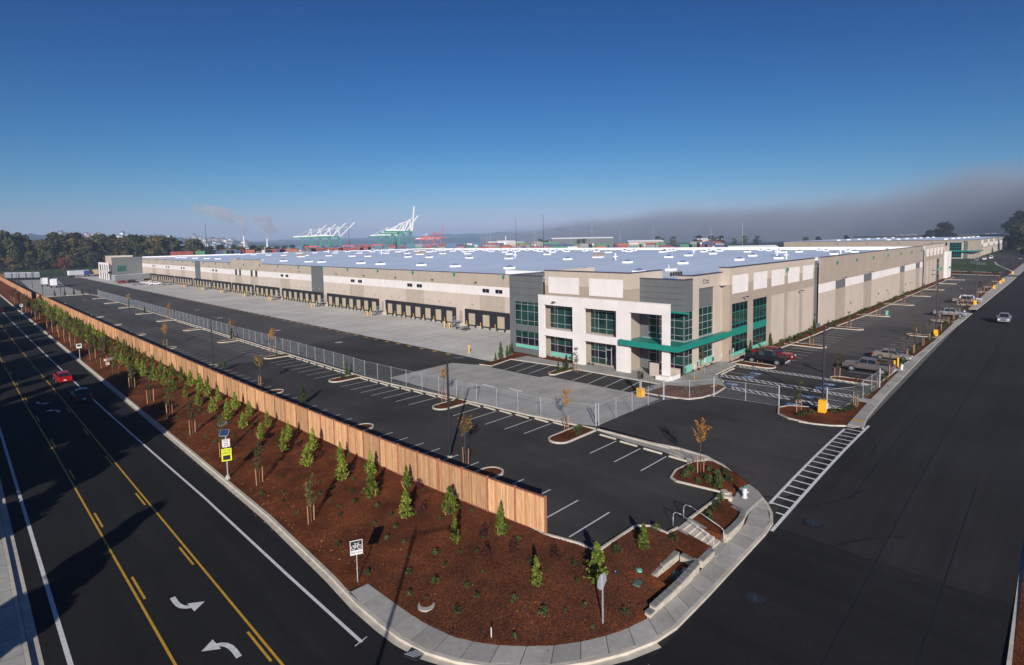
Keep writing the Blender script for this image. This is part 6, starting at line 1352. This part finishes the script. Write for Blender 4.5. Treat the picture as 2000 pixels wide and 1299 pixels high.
# --- container port
CC = [M('container_'+n, c, .6, var=.12, scale=.3) for n, c in (('red',(.20,.035,.03)),('green',(.035,.18,.075)),('blue',(.025,.05,.13)),('grey',(.22,.22,.22)),('orange',(.32,.09,.04)),('white',(.5,.5,.48)))]
def container_mesh(m):
    q = MB(); q.box(-6.1,6.1,-1.22,1.22,0,2.6,m)
    for k in range(10): q.box(-5.6+1.2*k,-5.2+1.2*k,-1.27,1.27,.2,2.4,m)
    return one_mesh(q, 'shipping_container')
CMe = [container_mesh(c) for c in CC]; CN = 'red green blue grey orange white'.split()
r = random.Random(9); cnt = 0
DV = Vector((math.cos(math.radians(45)), math.sin(math.radians(45))))
for az0, az1, D, n, wts, hi in ((59,75.5,560,110,(8,3,2,1,1,1),(3,6)),(39,50,880,80,(3,5,2,2,1,1),(2,6)),(24,41,760,60,(3,4,4,1,1,1),(2,5)),(51,64,980,35,(6,1,2,1,2,1),(2,6))):
    for i in range(n):
        az = math.radians(r.uniform(az0,az1)); d_ = D+r.uniform(-60,60); x, y = math.cos(az)*d_, math.sin(az)*d_; lv = r.randrange(*hi)
        ci = r.choices(range(6), wts)[0]; o = bpy.data.objects.new('shipping_container', CMe[ci]); C.objects.link(o); o.location = (x,y,-1.55+2.6*lv*0); o.rotation_euler = (0,0,math.radians(-45)+r.choice((0,0,PI/2)))
        o.location.z = -1.55+2.62*lv; mark(o, '%s steel shipping container stacked in the port yard behind the roof' % CN[ci], 'shipping container', 'containers in the port yard')
        if lv:   # what carries it
            cnt += 0
# stacks below raised containers as one far mass
q = MB()
r = random.Random(9)
for az0, az1, D, n, wts, hi in ((59,75.5,560,110,(8,3,2,1,1,1),(3,6)),(39,50,880,80,(3,5,2,2,1,1),(2,6)),(24,41,760,60,(3,4,4,1,1,1),(2,5)),(51,64,980,35,(6,1,2,1,2,1),(2,6))):
    for i in range(n):
        az = math.radians(r.uniform(az0,az1)); d_ = D+r.uniform(-60,60); x, y = math.cos(az)*d_, math.sin(az)*d_; lv = r.randrange(*hi); ci = r.choices(range(6), wts)[0]; rot = math.radians(-45)+r.choice((0,0,PI/2))
        for k in range(lv): q.obox((x,y,-1.55+2.62*k+1.3), (12.2,2.44,2.58), CC[(ci+k*2+i) % 5], rz=rot)
mark(q.build('container_stacks'), 'lower tiers of the stacked containers in the port yard', 'containers', kind='stuff')
def at_az(az, D, z=-1.5): a = math.radians(az); return (math.cos(a)*D, math.sin(a)*D, z)
def ship_crane(label, x, y, rz, boom, mb1=CRANE_G, mb2=CRANE_W, s=1.0, group=None):
    """ship-to-shore gantry crane: legs, girder, A-frame, back stays and a raised or level boom; boom along local +x"""
    t = thing('port_crane', label, 'crane', (x,y,-1.5), group, rz)
    H = 44*s; q = MB(); w_ = 9*s; g_ = 15*s
    for sx in (-g_, g_):
        for sy in (-w_, w_): L_ = MB(); L_.obox((sx,sy,H/2),(1.9*s,1.9*s,H),mb1); L_.build('leg', t, local=True)
    for sx in (-g_, g_): q.obox((sx,0,12*s),(1.5*s,2*w_,1.6*s),mb1); q.obox((sx,0,H),(1.8*s,2*w_,2*s),mb1)
    for sy in (-w_, w_):
        q.obox((0,sy,12*s),(2*g_,1.4*s,1.6*s),mb1); q.obox((0,sy,H-1),(2*g_,1.4*s,1.8*s),mb1); q.tube((-g_,sy,12*s),(g_,sy,H-2),.6*s,mb1,n=5)
    q.build('portal', t, local=True)
    q = MB(); q.box(-48*s,g_+2,-2.6*s,2.6*s,H-1.5*s,H+2*s,mb1); q.box(-42*s,-16*s,-3.5*s,3.5*s,H+2*s,H+5.5*s,mb2); q.box(-16*s,-2*s,-3*s,3*s,H+2*s,H+4*s,mb2); q.build('girder', t, local=True)
    top = Vector((g_-3*s,0,H+27*s)); q = MB()
    for sy in (-5*s,5*s): q.tube((g_,sy,H),(top.x,sy*.4,top.z),1.0*s,mb2,n=5); q.tube((-g_*.2,sy,H),(top.x,sy*.4,top.z),.8*s,mb2,n=5)
    q.box(top.x-1.5*s,top.x+1.5*s,-3*s,3*s,top.z-1*s,top.z+1.5*s,mb2); q.build('a_frame', t, local=True)
    q = MB()
    for sy in (-2*s,2*s): q.tube((top.x,sy,top.z),(-40*s,sy,H+2*s),.5*s,mb2,n=4)
    q.build('back_stay', t, local=True)
    L_ = 58*s; a = math.radians(boom); tip = Vector((g_+2*s+L_*math.cos(a),0,H+L_*math.sin(a))); q = MB()
    for sy in (-2.2*s,2.2*s): q.tube((g_+2*s,sy,H),(tip.x,sy,tip.z),1.35*s,mb2,n=5)
    for k in range(7):
        p = Vector((g_+2*s,0,H)).lerp(tip,(k+.5)/7); q.tube((p.x,-2.2*s,p.z),(p.x,2.2*s,p.z),.6*s,mb2,n=4)
    q.build('boom', t, local=True)
    q = MB(); q.tube((top.x,0,top.z),Vector((g_,0,H)).lerp(tip,.6),.4*s,mb2,n=4); q.build('fore_stay', t, local=True)
    return t
xr_, yr_ = math.cos(math.radians(-45)), math.sin(math.radians(-45))
for i, (az, D) in enumerate(((64.75,1480),(63.95,1420),(63.1,1360),(62.3,1300))):
    x, y, z = at_az(az, D); ship_crane('%s green and white port crane of the group of four, boom raised' % nth(i), x, y, math.radians(-22), 44, s=.78, group=None)
for i, (az, D, bm, s) in enumerate(((57.6,1500,48,.80),(56.9,1430,50,.80),(56.15,1370,52,.92),(55.5,1290,84,.98))):
    x, y, z = at_az(az, D); ship_crane('%s green and white port crane of the group with the upright boom' % nth(i), x, y, math.radians(-24), bm, s=s)
x, y, z = at_az(53.6,1750); ship_crane('white armed port crane just right of the upright boom', x, y, math.radians(-40), 0, CRANE_R, CRANE_W, .62)
for i, (az, bm) in enumerate(((52.9,0),(52.3,80))): x, y, z = at_az(az,1700); ship_crane(('red port crane with a level boom','red port crane with an upright boom')[i], x, y, math.radians(-42), bm, CRANE_R, CRANE_R, .68)
def yard_gantry(label, x, y, rz, s=1.0):
    t = thing('yard_gantry', label, 'crane', (x,y,-1.5), None, rz)
    for sx in (-13*s,13*s):
        for sy in (-5*s,5*s): q = MB(); q.obox((sx,sy,11*s),(1.5*s,1.5*s,22*s),CRANE_R); q.build('leg', t, local=True)
    q = MB(); q.box(-15*s,15*s,-5.5*s,-3.5*s,21*s,23.5*s,CRANE_R); q.box(-15*s,15*s,3.5*s,5.5*s,21*s,23.5*s,CRANE_R); q.build('girder', t, local=True)
for i, (az, D) in enumerate(((60.9,1050),(59.6,1080),(58.2,1100),(64.4,1000))): x, y, z = at_az(az,D); yard_gantry('%s low red yard gantry between the two crane groups' % nth(i), x, y, math.radians(-45), .68)
# light masts and pylons
for i, (az, D, h) in enumerate(((73.3,640,42),(60.9,800,44),(44.3,640,44),(41.5,520,42),(47.3,700,32),(46.9,720,28),(42.4,900,46),(38.7,880,50),(36.6,900,44),(33.8,820,30),(30.6,860,34),(25.2,860,32),(22.4,820,36))):
    x, y, z = at_az(az,D); t = thing('light_mast', '%s tall thin yard mast along the skyline, left group first' % nth(i), 'mast', (x,y,-1.5), 'thin masts along the skyline'); q = MB(); q.tube((0,0,0),(0,0,h),.42 if i < 4 else .17,DARKM if i < 4 else GALV,.15,n=5); q.build('pole', t, local=True); q = MB(); q.obox((0,0,h),(2.2,2.2,.5),GALV); q.build('lamp_ring', t, local=True)
# port sheds, silos, plant
for i, (az, D, L_, H_, mm, lab) in enumerate(((76.3,700,70,8,W_WHITE,'long white shed roof left of the tall yard mast'),(72.4,760,60,10,W_WHITE,'white shed beside the tall yard mast'),(69.2,900,46,13,W_TAN,'tan plant building below the steam plumes'),(66.5,820,90,9,W_BEIGE,'low cream shed in front of the crane group'),(46.1,1650,60,14,W_BEIGE,'cream waterfront building on the headland'),(45.3,1600,50,16,W_WHITE,'pale waterfront warehouse with a chimney'),(44.4,1550,50,12,W_BEIGE,'second pale waterfront warehouse'),(41.2,1300,60,12,W_TAN,'tan shed amid the trees of the far yard'),(37.6,1200,130,20,W_GREY,'long hazy grey framed building behind the yard'),(31.4,1150,70,12,W_TAN,'brown shed in the mist behind the yard'),(25.5,1350,60,13,W_BEIGE,'hazy block in the mist'),(21.6,640,50,7,W_BEIGE,'low cream shed just beyond the roof edge'))):
    x, y, z = at_az(az,D); t = thing('port_building', lab, 'building', (x,y,-1.5), None, math.radians(-45)); q = MB(); q.box(-L_/2,L_/2,-9,9,0,H_,mm); q.build('wall', t, local=True)
    q = MB(); q.hexa([(-L_/2-.5,-9.5,H_),(L_/2+.5,-9.5,H_),(L_/2+.5,9.5,H_),(-L_/2-.5,9.5,H_),(-L_/2-.5,-.1,H_+2.6),(L_/2+.5,-.1,H_+2.6),(L_/2+.5,.1,H_+2.6),(-L_/2-.5,.1,H_+2.6)], ROOFW); q.build('roof', t, local=True)
    for k in range(6): q = MB(); a = -L_/2+L_*(k+.5)/6; q.box(a-2,a+2,-9.15,-9.0,1,min(5,H_-2),DGLASS); q.build('shed_door', t, local=True)
for i, (az, D, h) in enumerate(((70.25,2400,55),(68.3,2400,42),(45.35,1640,30))): x, y, z = at_az(az,D); q = MB(); q.tube((x,y,-1.5),(x,y,h),4 if i < 2 else 2.2,W_WHITE,2.5 if i < 2 else 1.6,n=10); mark(q.build('chimney_stack'), ('tall chimney under the left steam plume','chimney under the right steam plume','pale chimney on the headland')[i], 'chimney')
# steam plumes
def volume_mat(name, dens, col, scale, lo, hi, aniso=0.2, fade=None):
    m = bpy.data.materials.new(name); m.use_nodes = True; t = m.node_tree; t.nodes.clear(); L = t.links.new
    o = t.nodes.new('ShaderNodeOutputMaterial'); v = t.nodes.new('ShaderNodeVolumePrincipled'); v.inputs['Color'].default_value = (*col,1); v.inputs['Anisotropy'].default_value = aniso
    if scale:
        g = t.nodes.new('ShaderNodeNewGeometry'); n = t.nodes.new('ShaderNodeTexNoise'); n.inputs['Scale'].default_value = scale; n.inputs['Detail'].default_value = 4; L(g.outputs['Position'], n.inputs['Vector'])
        r_ = t.nodes.new('ShaderNodeMapRange'); r_.inputs['From Min'].default_value = lo; r_.inputs['From Max'].default_value = hi; r_.inputs['To Max'].default_value = dens; L(n.outputs[0], r_.inputs['Value']); out = r_.outputs[0]
        if fade: out = fade(t, g, out)
        L(out, v.inputs['Density'])
    else: v.inputs['Density'].default_value = dens
    L(v.outputs[0], o.inputs['Volume']); return m
STEAM = volume_mat('steam', .06, (.97,.97,.99), .03, .38, .62)
for i, (pts_, lab) in enumerate((([((70.3,2400),50,8),((69.9,2400),80,16),((70.4,2400),112,24),((72.0,2420),140,27),((74.2,2440),162,18)],'leaning steam plume drifting left above the plant'),([((68.3,2400),40,16),((68.0,2400),75,28),((68.3,2400),105,30),((69.4,2400),128,18)],'broad pale steam plume beside the leaning one'))):
    q = MB(); prev = None
    P_ = [Vector(at_az(a[0],a[1],z)) for a, z, rr in pts_]; rr_ = [rr for a, z, rr in pts_]; rings = []
    for k, p in enumerate(P_):
        d_ = (P_[min(k+1,len(P_)-1)]-P_[max(0,k-1)]).normalized(); qt = d_.to_track_quat('Z','Y'); rings.append([tuple(p+qt@Vector((rr_[k]*math.cos(2*PI*j/12), rr_[k]*math.sin(2*PI*j/12), 0))) for j in range(12)])
    for a, b in zip(rings, rings[1:]):
        for j in range(12): q.face([a[j],a[(j+1)%12],b[(j+1)%12],b[j]], STEAM)
    q.face(rings[0][::-1], STEAM); q.face(rings[-1], STEAM); mark(q.build('steam_plume'), lab, 'steam', kind='stuff')
# --- hills
def ridge(name, az0, az1, D, depth, prof, m, n=90, seed=1):
    r_ = random.Random(seed); q = MB(); rows = 7; ph = [r_.uniform(0,6.28) for _ in range(6)]; V = []
    for i in range(n+1):
        az = az0+(az1-az0)*i/n; h = lerp_tab(prof, az)*(1+.08*math.sin(az*.9+ph[0])+.06*math.sin(az*2.1+ph[1])+.03*math.sin(az*5+ph[2])+.02*math.sin(az*13+ph[3]))
        V.append([at_az(az, D+depth*k/(rows-1), -1.5+h*(ss(0,rows-1,k)) ) for k in range(rows)]+[at_az(az, D+depth*1.4, -2)])
    for a, b in zip(V, V[1:]):
        for k in range(rows): q.face([a[k],a[k+1],b[k+1],b[k]], m)
    o = q.build(name, smooth=True); mark(o, kind='structure'); return o
ridge('city_hill', 66, 92, 3300, 1200, [(66,10),(70,40),(74,75),(80,100),(86,105),(92,95)], HILL, seed=3)
ridge('wooded_hills', 28, 70, 5200, 1400, [(28,40),(34,60),(36,90),(38,140),(40,150),(42,90),(46,55),(50,60),(55,55),(62,50),(70,30)], HILL, seed=4)
ridge('mountains', 30, 88, 7600, 900, [(30,80),(38,95),(44,120),(48,135),(52,115),(58,90),(66,75),(75,70),(88,60)], HILL, seed=6)
m = MB(); tri(m, [at_az(a,D)[:2] for a, D in ((47.4,1500),(45.5,1900),(40,1900),(34,1700),(30,1300),(30,560),(40,640),(47,1050))], lambda x,y:-1.4, EARTH); struct(m, 'headland')
HM = [M('house_'+n, c, .8) for n, c in (('cream',(.6,.55,.45)),('white',(.75,.74,.7)),('brick',(.35,.16,.11)),('grey',(.3,.3,.3)))]; RM = M('house_roof', (.10,.09,.09), .9)
def house_mesh(m, s):
    q = MB(); q.box(-s,s,-s*.8,s*.8,-4,s*.9,m); q.hexa([(-s-.5,-s*.8-.5,s*.9),(s+.5,-s*.8-.5,s*.9),(s+.5,s*.8+.5,s*.9),(-s-.5,s*.8+.5,s*.9),(-s,-.2,s*1.5),(s,-.2,s*1.5),(s,.2,s*1.5),(-s,.2,s*1.5)], RM); return one_mesh(q, 'house')
HMe = [house_mesh(mm, s) for mm in HM for s in (7,11)]
r = random.Random(21)
for i in range(150):
    az = r.uniform(70,84); t_ = r.uniform(.12,.92); D = 3300+1200*t_; h = lerp_tab([(66,10),(70,40),(74,75),(80,100),(86,105)], az)*ss(0,1,t_)
    k = r.randrange(8); o = bpy.data.objects.new('house', HMe[k]); C.objects.link(o); x, y, z = at_az(az,D); o.location = (x,y,h-1+ (2 if 1 else 0)); o.rotation_euler = (0,0,math.radians(r.uniform(-60,-30))); o.scale = (1,1,1 if r.random() < .92 else 1.7)
    mark(o, 'tiny pale house among trees on the far city hillside', 'house', 'houses on the far hillside')
hillt = big_proto(340, H=20, W=9, m=L_BIG, n=500, ls=2.0, low=.05)
# scrub and trees of the port flats
k = 0
for i in range(46):
    az = r.choice((r.uniform(36,43),r.uniform(20,33),r.uniform(63,79))); D = r.uniform(1150,1500) if az < 60 else r.uniform(1000,1600); x, y, z = at_az(az,D); place(hillt, (x,y,-1.5), i, 'hazy tree on the port flats beyond the container yard', 'trees on the port flats', r.uniform(.6,1.05))
# ================================================================== FOG BANK AND HAZE
def fog_fade(t, g, out):
    """density falls off towards the upper surface of the bank, which climbs to the right"""
    L = t.links.new; sx = t.nodes.new('ShaderNodeSeparateXYZ'); L(g.outputs['Position'], sx.inputs[0])
    at_ = t.nodes.new('ShaderNodeMath'); at_.operation = 'ARCTAN2'; L(sx.outputs['Y'], at_.inputs[0]); L(sx.outputs['X'], at_.inputs[1])
    cr = t.nodes.new('ShaderNodeMapRange'); cr.inputs['From Min'].default_value = math.radians(47); cr.inputs['From Max'].default_value = math.radians(30); cr.inputs['To Min'].default_value = 30; cr.inputs['To Max'].default_value = 112; L(at_.outputs[0], cr.inputs['Value'])
    c2_ = t.nodes.new('ShaderNodeMapRange'); c2_.interpolation_type = 'SMOOTHSTEP'; c2_.inputs['From Min'].default_value = math.radians(15); c2_.inputs['From Max'].default_value = math.radians(2); c2_.inputs['To Min'].default_value = 0; c2_.inputs['To Max'].default_value = 85; L(at_.outputs[0], c2_.inputs['Value'])
    sm_ = t.nodes.new('ShaderNodeMath'); sm_.operation = 'ADD'; L(cr.outputs[0], sm_.inputs[0]); L(c2_.outputs[0], sm_.inputs[1]); cr = sm_
    n = t.nodes.new('ShaderNodeTexNoise'); n.inputs['Scale'].default_value = .007; n.inputs['Detail'].default_value = 5; n.inputs['Roughness'].default_value = .6; L(g.outputs['Position'], n.inputs['Vector'])
    ns = t.nodes.new('ShaderNodeMath'); ns.operation = 'MULTIPLY_ADD'; L(n.outputs[0], ns.inputs[0]); ns.inputs[1].default_value = 130; ns.inputs[2].default_value = -62
    top = t.nodes.new('ShaderNodeMath'); top.operation = 'ADD'; L(cr.outputs[0], top.inputs[0]); L(ns.outputs[0], top.inputs[1])
    dz = t.nodes.new('ShaderNodeMath'); dz.operation = 'SUBTRACT'; L(top.outputs[0], dz.inputs[0]); L(sx.outputs['Z'], dz.inputs[1])
    f = t.nodes.new('ShaderNodeMapRange'); f.interpolation_type = 'SMOOTHSTEP'; f.inputs['From Min'].default_value = -38; f.inputs['From Max'].default_value = 95; L(dz.outputs[0], f.inputs['Value'])
    mu = t.nodes.new('ShaderNodeMath'); mu.operation = 'MULTIPLY'; L(out, mu.inputs[0]); L(f.outputs[0], mu.inputs[1]); return mu.outputs[0]
FOG = volume_mat('fog', .0075, (.64,.65,.70), .006, .25, .6, fade=fog_fade)
q = MB(); P_ = [at_az(a,D)[:2] for a, D in ((1,850),(10,870),(18,980),(28,1150),(38,1400),(48,1700),(48,2400),(30,2200),(12,1900),(1,1900))]
tri(q, P_, lambda x,y: 200, FOG); n0 = len(q.f); tri(q, P_, lambda x,y: -1.0, FOG)
for i in range(n0, len(q.f)): q.f[i] = q.f[i][::-1]
for a, b in zip(P_, P_[1:]+P_[:1]): q.face([(a[0],a[1],-1),(b[0],b[1],-1),(b[0],b[1],200),(a[0],a[1],200)], FOG)
mark(q.build('fog_bank'), 'low grey fog bank drifting over the end of the street', 'fog', kind='stuff')
HAZE = volume_mat('haze_air', .00016, (.52,.71,.93), 0, 0, 0, aniso=.0)
q = MB(); q.box(-400,9200,-400,9200,-2.7,205,HAZE); 
mark(q.build('haze'), 'thin blue haze in the air', 'haze', kind='stuff')
